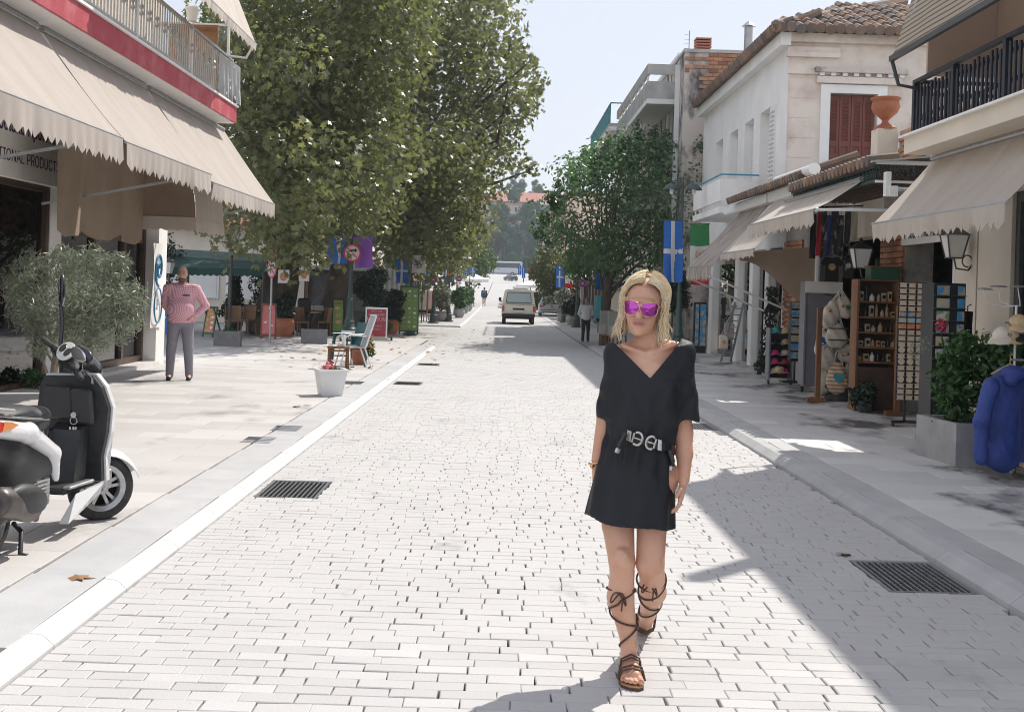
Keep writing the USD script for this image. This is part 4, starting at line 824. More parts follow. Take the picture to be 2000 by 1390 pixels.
# the big plane trees over the left side
rg = np.random.default_rng(11)
S1 = [(430, -160), (800, -160), (830, 0), (800, 120), (780, 260), (770, 390), (740, 440), (690, 445), (640, 440), (600, 475), (560, 500), (520, 480), (480, 440), (430, 440), (405, 380), (420, 200)]
S2 = [(640, -200), (920, -200), (965, 0), (1005, 60), (1030, 130), (1026, 200), (1005, 250), (985, 318), (940, 390), (925, 440), (915, 480), (880, 510), (840, 545), (760, 515), (700, 470), (660, 400), (640, 200)]
t1 = thing('plane_tree', 'huge plane tree with thick dark trunk hanging low over cafe terrace', 'tree', (-7.6, 41, gz(41)))
c1 = fill(S1, 32, 41, 115, .9, 1.7, rg, 14) + fill([(430, 40), (560, 0), (760, 330), (700, 460), (560, 490), (420, 430)], 29, 36, 50, .6, 1.1, rg, 10)
limbs((-7.6, 41, gz(41)), .62, 4.2, c1, rg, 6, mat=MAT['bark_dark'], thing_=t1, lean=(.3, -.3)); limbs((-6.1, 41.5, gz(41)), .42, 4.0, c1[1::2], rg, 12, mat=MAT['bark_dark'], thing_=t1, lean=(1.2, -.8))
obj('crown', clump_leaves(c1, 160, .155, LEAF_PLANE, rg), MAT['leaf_plane'], t1, world=True)
t2 = thing('plane_tree', 'yellowing plane tree reaching over the road beyond the purple flag', 'tree', (-5.2, 58, gz(58)))
c2 = fill(S2, 46, 56, 155, 1.0, 1.9, rg, 14) + fill([(700, 250), (930, 250), (910, 460), (840, 512), (740, 490)], 42, 48, 60, .7, 1.2, rg, 8)
c2 += fill([(980, 300), (1055, 300), (1050, 335), (1000, 330)], 46, 52, 5, .25, .45, rg, 2) + fill([(985, 20), (1050, 90), (1058, 150), (1050, 230), (990, 250)], 46, 54, 26, .3, .5, rg, 3)
limbs((-5.2, 58, gz(58)), .45, 4.5, c2, rg, 7, mat=MAT['bark_dark'], thing_=t2, lean=(.8, -1.0))
obj('crown', clump_leaves(c2, 150, .18, LEAF_PLANE, rg), MAT['leaf_plane'], t2, world=True)
# mulberry with upright shoots on the right
t3 = thing('mulberry_tree', 'glossy green mulberry tree with upright shoots behind the person in black dress', 'tree', (3.4, 40, gz(40)))
S3 = [(1085, 330), (1130, 290), (1200, 275), (1260, 290), (1330, 275), (1392, 285), (1398, 350), (1370, 400), (1345, 450), (1320, 500), (1270, 530), (1200, 540), (1150, 520), (1105, 480), (1065, 440), (1050, 465), (1045, 440), (1062, 400), (1110, 380)]
rg = np.random.default_rng(12); c3 = fill(S3, 36.5, 43.5, 130, .5, .9, rg, 10)
for px, py in [(1140, 285), (1185, 268), (1212, 262), (1245, 232), (1275, 240), (1300, 250), (1340, 246), (1352, 243), (1372, 236), (1388, 250), (1090, 345), (1120, 318), (1158, 285), (1230, 262), (1320, 262)]:
    for k in range(5): c3.append(np.r_[P(px + rg.uniform(-2, 2), py + 9 + k * 13, rg.uniform(37.5, 42)), .17 + .045 * k])
for px, py in [(1052, 455), (1062, 430), (1085, 400), (1075, 385), (1070, 470)]: c3.append(np.r_[P(px, py, 38.5), .28])
limbs((3.4, 40, gz(40)), .16, 2.6, c3[:130], rg, 5, mat=MAT['bark_dark'], thing_=t3)
cv = clump_leaves(c3[:130], 68, .115, LEAF_OVAL, rg, up=.75, shell=.5); cs = clump_leaves(c3[130:], 75, .10, LEAF_OVAL, rg, up=.8, shell=.2)
obj('crown', MB().add(*cv).add(*cs), MAT['leaf_mulberry'], t3, world=True)
# smaller street trees further on
def small_tree(name, label, base, trunk_h, tr_r, cl, mat, per, size, leaf=LEAF_OVAL, bark='bark_dark', group=None, every=4):
    t = thing(name, label, 'tree', base, group=group); limbs(base, tr_r, trunk_h, cl, rg, every, mat=MAT[bark], thing_=t)
    obj('crown', clump_leaves(cl, per, size, leaf, rg), MAT[mat], t, world=True); return t
cy = fill([(1035, 510), (1060, 480), (1100, 488), (1120, 520), (1118, 560), (1075, 590), (1045, 560)], 84, 90, 40, .5, .9, rg, 3); small_tree('street_tree', 'yellow green street tree above white umbrella on the right', (4.4, 87, gz(87)), 2.3, .12, cy, 'leaf_yellow', 130, .16)
cy = fill([(905, 495), (945, 480), (962, 510), (948, 540), (915, 545)], 118, 126, 30, .7, 1.2, rg, 2); small_tree('street_tree', 'fresh green street tree at far left end of street', (-3.6, 122, gz(122)), 2, .15, cy, 'leaf_bright', 110, .22)
cy = fill([(700, 380), (930, 400), (940, 520), (800, 540), (700, 500)], 72, 84, 60, 1.0, 1.8, rg, 6); small_tree('plane_tree', 'farther olive toned plane tree behind the yellowing one', (-6.5, 80, gz(80)), 3.5, .3, cy, 'leaf_plane', 160, .2, LEAF_PLANE)
cy = fill([(1105, 490), (1150, 480), (1180, 520), (1165, 545), (1120, 540)], 60, 66, 16, .5, .8, rg, 2); small_tree('street_tree', 'small green street tree half hidden by the mulberry on right', (4.2, 63, gz(63)), 2.2, .1, cy, 'leaf_bright', 120, .13)
# hillside at the end of the street
rg = np.random.default_rng(21)
def hill_tree(kind, label, px, py_top, py_bot, wpx, d, mat='leaf_pine', group=None):
    top, bot = P(px, py_top, d), P(px, py_bot, d); w = wpx * d / FPX / 2; h = top[2] - bot[2]; cl = []
    base = A([bot[0], d, bot[2] - .4 * h * (kind != 'cypress_tree')])
    n = 26 if kind == 'pine_tree' else 30
    for i in range(n):
        k = rg.random(); a = rg.uniform(0, 2 * PI)
        if kind == 'cypress_tree': rr = w * (1 - k) ** .5 * .7; cl.append(np.r_[bot[0] + rr * math.cos(a), d + rr * math.sin(a), bot[2] + h * k, w * .6 * (1.1 - k)])
        else: rr = w * (math.sin(PI * min(1, .15 + .8 * k)) ** .6) * rg.random() ** .5; cl.append(np.r_[bot[0] + rr * math.cos(a), d + rr * math.sin(a), bot[2] + h * (.08 + .88 * k), w * rg.uniform(.22, .36) * (1.25 - .5 * k)])
    t = thing(kind, label, 'tree', base, group=group); limbs(base, max(.2, w * .06), (bot[2] - base[2]) + h * .45, cl, rg, 4, mat=MAT['bark_pale'], thing_=t, n=6)
    obj('crown', clump_leaves(cl, 230 if kind != 'bush' else 80, max(.28, w * .085), LEAF_TUFT, rg, shell=.35), MAT[mat], t, world=True)
for a in [('pine_tree', 'largest dark pine in the middle of hillside with bare pale trunk', 1000, 372, 520, 95, 355), ('pine_tree', 'broad dark pine low behind the white coach', 975, 430, 540, 80, 345), ('pine_tree', 'rounded blue green pine above the parked dark car', 1020, 440, 535, 62, 330),
          ('cypress_tree', 'tall narrow cypress against the sky left of red roof', 974, 340, 470, 17, 372), ('cypress_tree', 'dark cypress beside the largest hillside pine', 958, 378, 480, 24, 360), ('pine_tree', 'pine standing above the red roof against sky', 1007, 330, 392, 40, 430),
          ('pine_tree', 'small round pine right of the one above red roof', 1050, 352, 395, 34, 430), ('pine_tree', 'dark pine at the left foot of hillside', 945, 420, 535, 50, 350), ('pine_tree', 'pine sloping behind the far right houses', 1060, 410, 500, 70, 365), ('pine_tree', 'pine far right on the hill behind mulberry tree', 1100, 380, 470, 60, 400),
          ('pine_tree', 'wide dark pine filling the slope left of largest pine', 962, 400, 525, 70, 348), ('pine_tree', 'dense pine between red roof and coach', 1012, 415, 520, 70, 350), ('pine_tree', 'dark pine in front of the hill house right wing', 1048, 395, 500, 60, 362), ('bush', 'pale green bush beside the coach', 1000, 490, 545, 36, 322), ('bush', 'rounded bush at road edge near the dark car', 1025, 500, 545, 30, 318)]: hill_tree(*a)
for k in range(16):
    px = [820, 850, 880, 905, 925, 1085, 1120, 1150, 1180, 1210, 760, 720, 680, 1250, 1300, 1350][k]
    hill_tree('pine_tree', 'dark pine among the others along the hill foot', px, 400 + 20 * (k % 3), 530, 70, 350 + 12 * (k % 4), group='dark pines along the hill foot')
# ---------------------------------------------------------------- people
pm('skin', (.60, .345, .235), (.53, .285, .19), 9, .48, sub=.12, vec='position'); pm('skin_warm', (.56, .33, .24), (.50, .28, .20), 9, .5); pm('skin_tan', (.38, .21, .14), None, rough=.5)
pm('lips', (.50, .19, .17), None, rough=.4); pm('dress_black', (.009, .010, .013), (.014, .015, .019), 7, .6, .25, 40, spec=.35, bdist=.01)
pm('leather_black', (.014, .014, .015), None, rough=.32); pm('silver', (.72, .70, .66), (.5, .48, .45), 40, .28, metal=1.); pm('gold', (.75, .48, .25), None, rough=.25, metal=1.)
pm('leather_brown', (.055, .028, .018), (.085, .045, .028), 20, .55); pm('sole_tan', (.40, .23, .11), None, rough=.6); pm('nail_red', (.45, .03, .05), None, rough=.25)
pm('lens_magenta', (.62, .10, .50), (.50, .07, .46), 12, .06, metal=.85, coat=.5)
pm('hair_blonde', (.88, .76, .55), (.70, .54, .33), 16, .42, isl=.28, spec=.6); pm('hair_dark', (.03, .02, .015), (.05, .032, .02), 20, .5); pm('hair_brown', (.12, .065, .035), None, rough=.5)
def strands(paths, r, n=3):
    """paths (m,k,3) -> one mesh of thin tubes"""
    Pt = A(paths); m, k = Pt.shape[:2]; t = np.gradient(Pt, axis=1); t /= np.maximum(np.linalg.norm(t, axis=2, keepdims=True), 1e-9)
    u = np.cross(t, A([.3, .5, .81])); u /= np.maximum(np.linalg.norm(u, axis=2, keepdims=True), 1e-9); w = np.cross(t, u); taper = np.r_[np.ones(k - 3), .8, .5, .15]
    a = np.arange(n) * 2 * PI / n; V = Pt[:, :, None] + r * taper[None, :, None, None] * (np.cos(a)[None, None, :, None] * u[:, :, None] + np.sin(a)[None, None, :, None] * w[:, :, None])
    i = np.arange(m)[:, None, None] * k * n + np.arange(k - 1)[None, :, None] * n; j = np.arange(n)[None, None, :]; j2 = (j + 1) % n
    F = np.stack([i + j, i + j2, i + n + j2, i + n + j], -1).reshape(-1, 4); return V.reshape(-1, 3), tri(F)
def head_prims(c, Rm, s=1.0, k=.012):
    T = lambda q: c + Rm @ (A(q, float) * s); e = lambda q, r, kk=k: prim_e(T(q), A(r) * s, kk, Rm); cp = lambda a, b, ra, rb, kk=k: prim_c(T(a), T(b), ra * s, rb * s, kk)
    return [e((0, .018, .028), (.074, .092, .088)), e((0, -.018, -.03), (.061, .067, .085), .03), e((0, -.03, -.072), (.046, .05, .045), .025), prim_c(T((0, -.066, -.102)), T((0, -.06, -.1)), .016 * s, .016 * s, .02)] + \
        [e((q * .034, -.058, -.035), (.024, .022, .024), .02) for q in (-1, 1)] + [e((0, -.074, .02), (.05, .018, .012), .012), cp((0, -.085, .004), (0, -.110, -.038), .009, .0135, .008)] + \
        [e((q * .0105, -.096, -.042), (.008, .01, .007), .006) for q in (-1, 1)] + [e((0, -.081, -.066), (.022, .009, .005), .006), e((0, -.080, -.076), (.018, .009, .006), .006)] + \
        [('E', T((q * .031, -.098, -.002)), A((.02, .02, .012)) * s, Rm, None, .008) for q in (-1, 1)] + [e((q * .031, -.074, -.003), (.014, .012, .012), .004) for q in (-1, 1)] + [e((q * .074, .012, -.012), (.009, .02, .03), .006) for q in (-1, 1)]
def finger_chain(p, base, d0, d1, L, r, k=.006):
    d0 = A(d0, float) / np.linalg.norm(d0); d1 = A(d1, float) / np.linalg.norm(d1); q = A(base, float); o = []
    for i, (f, ll) in enumerate(((0, .45), (.5, .32), (1., .25))):
        d = d0 * (1 - f) + d1 * f; d /= np.linalg.norm(d); e = q + d * L * ll; o.append(prim_c(q, e, r * (1 - .08 * i), r * (.92 - .08 * i), k)); q = e
    return o
def hand_prims(wrist, d, side, palm_n, s=1.0, curl=.6, k=.008):
    """wrist point, direction of the fingers, thumb-side direction, direction into which the fingers curl"""
    d = A(d, float) / np.linalg.norm(d); t = A(side, float); t -= d * (t @ d); t /= np.linalg.norm(t); n = A(palm_n, float); n -= d * (n @ d); n -= t * (n @ t); n /= np.linalg.norm(n); o = []
    for q in (-.026, -.009, .009, .026): o.append(prim_c(wrist + t * q * .6 * s + d * .012 * s, wrist + (d * .082 + t * q) * s, .014 * s, .0115 * s, .012))
    for q, L in ((.028, .068), (.0095, .077), (-.009, .071), (-.027, .055)):
        o += finger_chain(None, wrist + (d * .082 + t * q) * s, d + t * q * 2, d * (1 - curl) + n * curl * 1.3, L * s, .0083 * s, .004)
    o += finger_chain(None, wrist + (d * .03 + t * .026) * s, t * .8 + d * .8 + n * .2, d + n * .35, .062 * s, .0095 * s, .006)
    return o
# ---- the woman in the black dress
WD = 5.05; Wp = lambda px, py, dy=0.: P(px, py, WD + dy)
base = G(1232, 1322); wm = thing('person', 'person in short black belted dress and mirrored pink sunglasses walking towards viewer', 'person', base)
hc_ = Wp(1257, 598, .0); Rh = Rz(-.24) @ Ry(.09); HT = lambda q: hc_ + Rh @ (A(q, float) * 1.02)
bp_ = head_prims(hc_, Rh, 1.02)
bp_ += [prim_c(Wp(1262, 632, .025), Wp(1266, 690, .035), .05, .056, .02), prim_c(Wp(1266, 668, .03), Wp(1215, 688, .02), .035, .03, .03), prim_c(Wp(1266, 668, .03), Wp(1322, 684, .02), .035, .03, .03),
        prim_c(Wp(1212, 700, .02), Wp(1325, 695, .02), .05, .05, .03), prim_e(Wp(1266, 755, .0), (.148, .10, .16), .04), prim_e(Wp(1256, 850, .01), (.122, .09, .15), .05), prim_e(Wp(1248, 930, .02), (.165, .11, .12), .05)]
bp_ += [prim_c(Wp(1218, 676, -.028), Wp(1258, 690, -.052), .012, .009, .02), prim_c(Wp(1316, 672, -.03), Wp(1272, 690, -.052), .012, .009, .02), prim_c(Wp(1290, 640, -.0), Wp(1272, 688, -.045), .014, .01, .02)]
# arms
bp_ += [prim_c(Wp(1205, 698, .02), Wp(1183, 815, .03), .040, .035, .02), prim_c(Wp(1183, 815, .03), Wp(1165, 905, .06), .037, .023, .012)]
bp_ += [prim_c(Wp(1332, 695, .02), Wp(1335, 845, .03), .040, .035, .02), prim_c(Wp(1335, 845, .03), Wp(1337, 885, .01), .038, .034, .02), prim_c(Wp(1337, 885, .01), Wp(1336, 935, -.03), .034, .023, .012)]
bp_ += hand_prims(Wp(1336, 936, -.03), Wp(1327, 985, -.045) - Wp(1336, 936, -.03), (-.25, -1, 0), (-1, .2, 0), .93, .5)
bp_ += hand_prims(Wp(1164, 908, .06), A([.05, .05, -1]), (.2, -1, 0), (1, .2, 0), .9, .5)
# front leg
FL = [Wp(1214, 945, .02), Wp(1207, 1025, -.0), Wp(1214, 1092, -.04), Wp(1215, 1120, -.02), Wp(1212, 1165, .01), Wp(1224, 1225, .03), Wp(1229, 1262, .03)]
fr_ = [.086, .066, .054, .050, .056, .040, .032]
for a, b, ra, rb in zip(FL, FL[1:], fr_, fr_[1:]): bp_.append(prim_c(a, b, ra, rb, .006))
bp_.append(prim_e(Wp(1212, 1088, -.085), (.032, .02, .036), .02))
fz = gz(5.0) + .022; ank = FL[-1]
bp_ += [prim_c(ank, A([ank[0] - .005, ank[1] + .02, fz + .03]), .032, .03, .02), prim_c(A([ank[0], ank[1] - .02, fz + .045]), A([ank[0] + .012, ank[1] - .15, fz + .017]), .034, .026, .02), prim_c(A([ank[0] - .02, ank[1] - .06, fz + .028]), A([ank[0] - .03, ank[1] - .15, fz + .014]), .026, .016, .02)]
toes = [(.030, -.195, .0145), (.006, -.20, .0105), (-.012, -.193, .0100), (-.028, -.183, .0095), (-.042, -.168, .009)]
for tx, ty, r in toes: bp_.append(prim_c(A([ank[0] + tx * .8, ank[1] + ty + .05, fz + .014]), A([ank[0] + tx, ank[1] + ty, fz + .010]), r, r * .95, .005))
# rear leg, heel lifted
RL = [Wp(1280, 945, .02), Wp(1273, 1030, -.0), Wp(1270, 1100, -.03), Wp(1274, 1128, .06), Wp(1275, 1155, .20), Wp(1268, 1180, .36), Wp(1266, 1196, .44)]
rr_ = [.084, .061, .058, .052, .058, .040, .033]
for a, b, ra, rb in zip(RL, RL[1:], rr_, rr_[1:]): bp_.append(prim_c(a, b, ra, rb, .006))
heel = RL[-1]; tip = G(1258, 1236) + A([0, 0, .02]); td = tip - heel
bp_ += [prim_c(heel, heel + td * .25 + A([0, .03, .01]), .033, .033, .02), prim_c(heel + td * .15, heel + td * .72, .034, .030, .02)]
for q in (-.036, -.019, -.002, .015): bp_.append(prim_c(heel + td * .7 + A([q * .8 + .008, 0, .004]), heel + td * (.99 - abs(q + .036) * -.5) + A([q + .012, -.01, .004]), .0125 if q < -.03 else .0095, .010, .006))
bp_.append(prim_c(heel + td * .7 + A([-.03, 0, .005]), heel + td * 1.02 + A([-.032, -.01, .006]), .015, .013, .006))
obj('body', body(bp_, .0052), MAT['skin'], wm, True, world=True)
# lips, brows, nails
obj('lips', MB().ball(HT((0, -.0885, -.0665)), A([.0275, .005, .0034]), 2, Rh).ball(HT((0, -.0885, -.0735)), A([.023, .005, .0042]), 2, Rh), MAT['lips'], wm, True, world=True)
# hair: a close cap and loose locks falling from the parting
hp = [prim_e(HT((0, .03, .042)), (.081, .096, .088), .01, Rh), prim_e(HT((0, .055, -.015)), (.078, .07, .085), .03, Rh), prim_e(HT((.01, .075, .09)), (.05, .045, .04), .03, Rh)]
def hair_cut(p, d):
    q = (p - hc_) @ Rh; face = q[:, 1] + .032 - np.clip((q[:, 2] - .02) * .55, -.02, .055) + np.abs(q[:, 0]) * .12
    return np.maximum(d, -face)
hair = obj('hair', body(hp, .006, hair_cut), MAT['hair_blonde'], wm, True, world=True)
rg = np.random.default_rng(7); paths = []
for i in range(2100):
    s = 1 if rg.random() < .5 else -1; y0 = rg.uniform(-.072, .085); off = rg.uniform(.0, .016) if rg.random() < .85 else rg.uniform(.012, .021); k = 18; t = np.linspace(0, 1, k); z_end = (rg.uniform(-.05, .03) if rg.random() < .82 else rg.uniform(-.115, -.04)) * (1 if s > 0 else .85); wav = rg.uniform(0, 6.3); wa = rg.uniform(.005, .017)
    front = max(0, (-.02 - y0) / .05); ph = np.clip(t / .62, 0, 1) * math.radians(96) + .12
    y = y0 + .006 + (.05 * front + .008) * np.clip(t / .62, 0, 1) ** 1.5 + (.0 if y0 < .03 else .02 * np.sin(ph)); e_ = np.sqrt(np.clip(1 - ((y - .022) / .118) ** 2, .1, 1)); x = (.080 * e_ + off) * np.sin(ph) * s + .008 * np.cos(ph); z = .034 + (.092 * e_ + off) * np.cos(ph) + .004 * np.sin(t * 11 + wav)
    dn = np.clip((t - .62) / .38, 0, 1); z = z + dn * (z_end - .03); x = x + s * dn * (rg.uniform(-.035, .006) - (.012 if s < 0 else 0)) + wa * np.sin(t * 11 + wav) * (dn + .25 * np.clip(t * 2, 0, 1)); y = y + wa * np.cos(t * 8 + wav) * (dn + .1) - .01 * dn * front
    sh = .5 * (1 - np.abs(y0) / .12) ; paths.append(np.stack([x, y, z], 1))
for i in range(150):                                   # flyaway wisps at the sides
    s = 1 if i % 2 else -1; k = 18; t = np.linspace(0, 1, k); y0 = rg.uniform(-.05, .05); e = rg.uniform(.0, .045)
    paths.append(np.stack([s * (.075 + e * t ** 2 + .008 * np.sin(t * 8 + i)) + .008, y0 - .02 * t, .03 - t * rg.uniform(.12, .19)], 1))
pp = A(paths); pp = hc_ + (pp * 1.02) @ Rh.T
obj('locks', strands(pp, .0017), MAT['hair_blonde'], hair, True, world=True)
# sunglasses
sgp = thing('sunglasses', 'pink mirrored cat eye sunglasses with gold rims worn with the black dress', 'sunglasses', HT((0, -.11, 0)))
lens_o = lambda s: [(s * (.036 + .0345 * (abs(math.cos(a)) ** .8) * np.sign(math.cos(a)) * (1.04 if math.sin(a) > 0 else .90)), -.010 + .0285 * (abs(math.sin(a)) ** .8) * np.sign(math.sin(a)) + (.007 * max(0, math.cos(a)) if math.sin(a) > -.2 else 0)) for a in np.linspace(0, 2 * PI, 28, endpoint=False)]
for s in (-1, 1):
    o = A(lens_o(s)); ring = A([HT((x, -.112 + .9 * (x * x) / .11, z)) for x, z in o]); cen = HT((s * .036, -.1135, -.010)); v = np.vstack([[cen], ring, [cen + Rh @ A([0, .004, 0])], ring + Rh @ A([0, .003, 0])]); n = len(o)
    f = [[0, i + 1, (i + 1) % n + 1] for i in range(n)] + [[n + 1, n + 2 + (i + 1) % n, n + 2 + i] for i in range(n)]
    obj('lens', (v, A(f)), MAT['lens_magenta'], sgp, 60, world=True); obj('rim', MB().tube(np.vstack([ring, ring[:1]]), .0024, 5), MAT['gold'], sgp, True, world=True)
    obj('temple', MB().tube([HT((s * .066, -.075, .006)), HT((s * .074, -.05, .006)), HT((s * .078, .01, .0))], .003, 5), MAT['gold'], sgp, True, world=True)
obj('bridge', MB().tube([HT((-.008, -.114, .002)), HT((0, -.117, .005)), HT((.008, -.114, .002))], .0028, 5), MAT['gold'], sgp, True, world=True)
for s, lab in ((-1, 'dangling bronze earring left of the pink sunglasses'), (1, 'dangling bronze earring right of the pink sunglasses')):
    er = thing('earring', lab, 'earring', HT((s * .078, .005, -.06))); c = HT((s * .082, -.005, -.05))
    obj('chain', MB().tube([HT((s * .077, .0, -.035)), c], .002, 4), MAT['gold'], er, world=True)
    for q, dz in ((.016, -.025), (.013, -.055), (.009, -.08)): obj('drop', MB().lathe([(.002, q), (q, 0), (.002, -q * 1.3)], c + A([0, 0, dz]), 4), MAT['leather_brown'], er, world=True)
# dress
zs_px = [655, 690, 740, 790, 830, 850, 880, 920, 960, 1000, 1040]
lef = [1190, 1190, 1186, 1187, 1187, 1186, 1176, 1163, 1154, 1145, 1138]; rig = [1345, 1345, 1345, 1332, 1317, 1316, 1317, 1317, 1317, 1316, 1315]; dep = [.085, .10, .125, .125, .118, .115, .125, .135, .145, .155, .165]
lz = A([Wp(1250, y)[2] for y in zs_px])[::-1]; lc = A([(Wp(a, y)[0] + Wp(b, y)[0]) / 2 for a, b, y in zip(lef, rig, zs_px)])[::-1]; la = A([(Wp(b, y)[0] - Wp(a, y)[0]) / 2 for a, b, y in zip(lef, rig, zs_px)])[::-1]; ld = A(dep)[::-1]
sl = [(Wp(1210, 706, .02), Wp(1200, 812, .02), .054, .062), (Wp(1328, 704, .02), Wp(1337, 815, .02), .055, .050)]; zsl = Wp(1250, 812)[2]
V0, V1, V2 = Wp(1202, 672), Wp(1264, 735), Wp(1326, 667)
def dress_sdf(p):
    z = p[:, 2]; cx = np.interp(z, lz, lc); a = np.interp(z, lz, la); b = np.interp(z, lz, ld); th = np.arctan2(p[:, 1] - WD - .015, (p[:, 0] - cx) * .8)
    fl = np.clip((Wp(0, 860)[2] - z) / .35, 0, 1); wob = 1 + .06 * fl * np.sin(5 * th + 1) + .03 * fl * np.sin(9 * th + 2) + .022 * np.sin(z * 30 + np.abs(th + 1.57) * 3) * np.clip((z - Wp(0, 850)[2]) / .1, 0, 1) * np.clip((Wp(0, 740)[2] - z) / .1, 0, 1)
    q = np.sqrt(((p[:, 0] - cx) / a) ** 2 + ((p[:, 1] - WD - .015) / b) ** 2) / wob; d = (q - 1) * np.minimum(a, b) * .92
    d = np.maximum(d, z - Wp(1266, 672)[2] - .0)
    for s0, s1, ra, rb in sl:
        e = sdf_eval([prim_c(s0, s1, ra, rb)], p); e = np.maximum(e, zsl - .004 * np.sin(p[:, 1] * 60) - z); h = np.clip(.5 + .5 * (d - e) / .035, 0, 1); d = d + (e - d) * h - .035 * h * (1 - h)
    for a0, b0 in ((Wp(1205, 690, .02), Wp(1255, 665, .03)), (Wp(1332, 686, .02), Wp(1280, 660, .03))): # shoulders follow the neck
        e = sdf_eval([prim_c(a0, b0, .050, .03)], p); h = np.clip(.5 + .5 * (d - e) / .03, 0, 1); d = d + (e - d) * h - .03 * h * (1 - h)
    up = np.clip((z - Wp(0, 850)[2]) / .12, 0, 1) * np.clip((Wp(0, 695)[2] - z) / .06, 0, 1); sx_ = p[:, 0] - Wp(1262, 700)[0]; d = d + up * (.0045 * np.sin(48 * (np.abs(sx_) * 1.1 + (z - 1.3) * .55) + 2 * np.sin(z * 9)) + .002 * np.sin(90 * (np.abs(sx_) - .6 * (z - 1.3))) - .004)
    zb = Wp(0, 853)[2] - .055 * np.cos(th); d = d + .006 * np.sin(th * 17 + 2 * np.sin(th * 3)) * np.exp(-((z - zb) / .055) ** 2)
    d = d + .016 * (meshkit.fbm(p * A([13., 13, 6]), 2, 5) - .5) * (.35 + .65 * up) - .005 * up
    d = np.maximum(d, -(d + .0105))
    vl = (p[:, 0] - V0[0]) * (V1[2] - V0[2]) - (z - V0[2]) * (V1[0] - V0[0]); vr = (p[:, 0] - V2[0]) * (V1[2] - V2[2]) - (z - V2[2]) * (V1[0] - V2[0])
    Ln = np.hypot(V1[0] - V0[0], V1[2] - V0[2]); v = np.maximum(vl, -vr) / Ln; d = np.maximum(d, -v)
    hem = Wp(1145, 1006)[2] + (p[:, 0] - Wp(1145, 1006)[0]) * (Wp(1312, 1031)[2] - Wp(1145, 1006)[2]) / (Wp(1312, 1031)[0] - Wp(1145, 1006)[0]) + .006 * np.sin(th * 4)
    return np.maximum(d, hem - z)
dv = snet(dress_sdf, Wp(1120, 1060, -.2), Wp(1385, 640, .22), .0052); dr = obj('dress', dv, MAT['dress_black'], wm, True, world=True)
obj('bra_strap', MB().tube([Wp(1320, 664, .02), Wp(1322, 672, -.03), Wp(1318, 682, -.055)], .0025, 4), MAT['black'], wm, world=True)
# belt
def belt_pt(th, up=0., out=.0):
    y = 853 + 26 * math.cos(th) + 4 * math.sin(2 * th); z = Wp(1250, y)[2] + up; cx, a, b = np.interp(z, lz, lc), np.interp(z, lz, la), np.interp(z, lz, ld)
    return A([cx + (a + .004 + out) * math.cos(th), WD + .015 + (b + .006 + out) * math.sin(th), z])
bt = thing('belt', 'black leather belt with two silver western buckles worn over black dress', 'belt', belt_pt(-PI / 2))
tt = np.linspace(0, 2 * PI, 61); obj('strap', MB().sheet(A([[belt_pt(t, u) for t in tt] for u in (-.018, 0, .018)]), .005), MAT['leather_black'], bt, 50, world=True)
def buckle(th, s):
    c = belt_pt(th, 0, .012); tn = belt_pt(th + .05, 0, .012) - belt_pt(th - .05, 0, .012); tn /= np.linalg.norm(tn); u = A([0, 0, 1.]); u -= tn * (u @ tn); u /= np.linalg.norm(u)
    C = [c + tn * (.020 * math.cos(a)) * s + u * .026 * math.sin(a) for a in np.linspace(-2.2, 2.2, 15)]; m = MB().tube(C, .006, 6)
    m.tube([c - tn * .017 * s + u * .02, c - tn * .017 * s - u * .02], .0055, 6).tube([c - tn * .02 * s, c + tn * .022 * s], .004, 5); obj('buckle', m, MAT['silver'], bt, True, world=True)
buckle(-PI / 2 - .17, 1); buckle(-PI / 2 + .20, -1)
for th in (-PI / 2 - .40, -PI / 2 + .47): obj('keeper', MB().sheet(A([[belt_pt(t, u, .006) for t in np.linspace(th - .06, th + .06, 4)] for u in (-.021, .021)]), .006), MAT['silver'], bt, world=True)
for a, b, c_ in ((Wp(1222, 848, -.125), Wp(1212, 866, -.14), Wp(1204, 884, -.145)), (Wp(1306, 878, -.085), Wp(1314, 900, -.07), Wp(1311, 918, -.07))):
    obj('strap_end', MB().tube([a, b, b * .4 + c_ * .6], [.009, .011, .010], 5), MAT['leather_black'], bt, world=True); obj('tip', MB().tube([b * .45 + c_ * .55, c_], [.012, .010], 6), MAT['silver'], bt, world=True)
br = thing('bracelet', 'gold bracelet on the arm half hidden behind black dress', 'bracelet', Wp(1165, 903, .06)); obj('band', MB().tube([Wp(1165, 902, .06) + .029 * A([math.cos(a), math.sin(a), .25 * math.cos(a)]) for a in np.linspace(0, 2 * PI, 17)], .006, 6), MAT['gold'], br, True, world=True); obj('charm', MB().ball(Wp(1156, 910, .035), .009, 1), MAT['gold'], br, world=True)
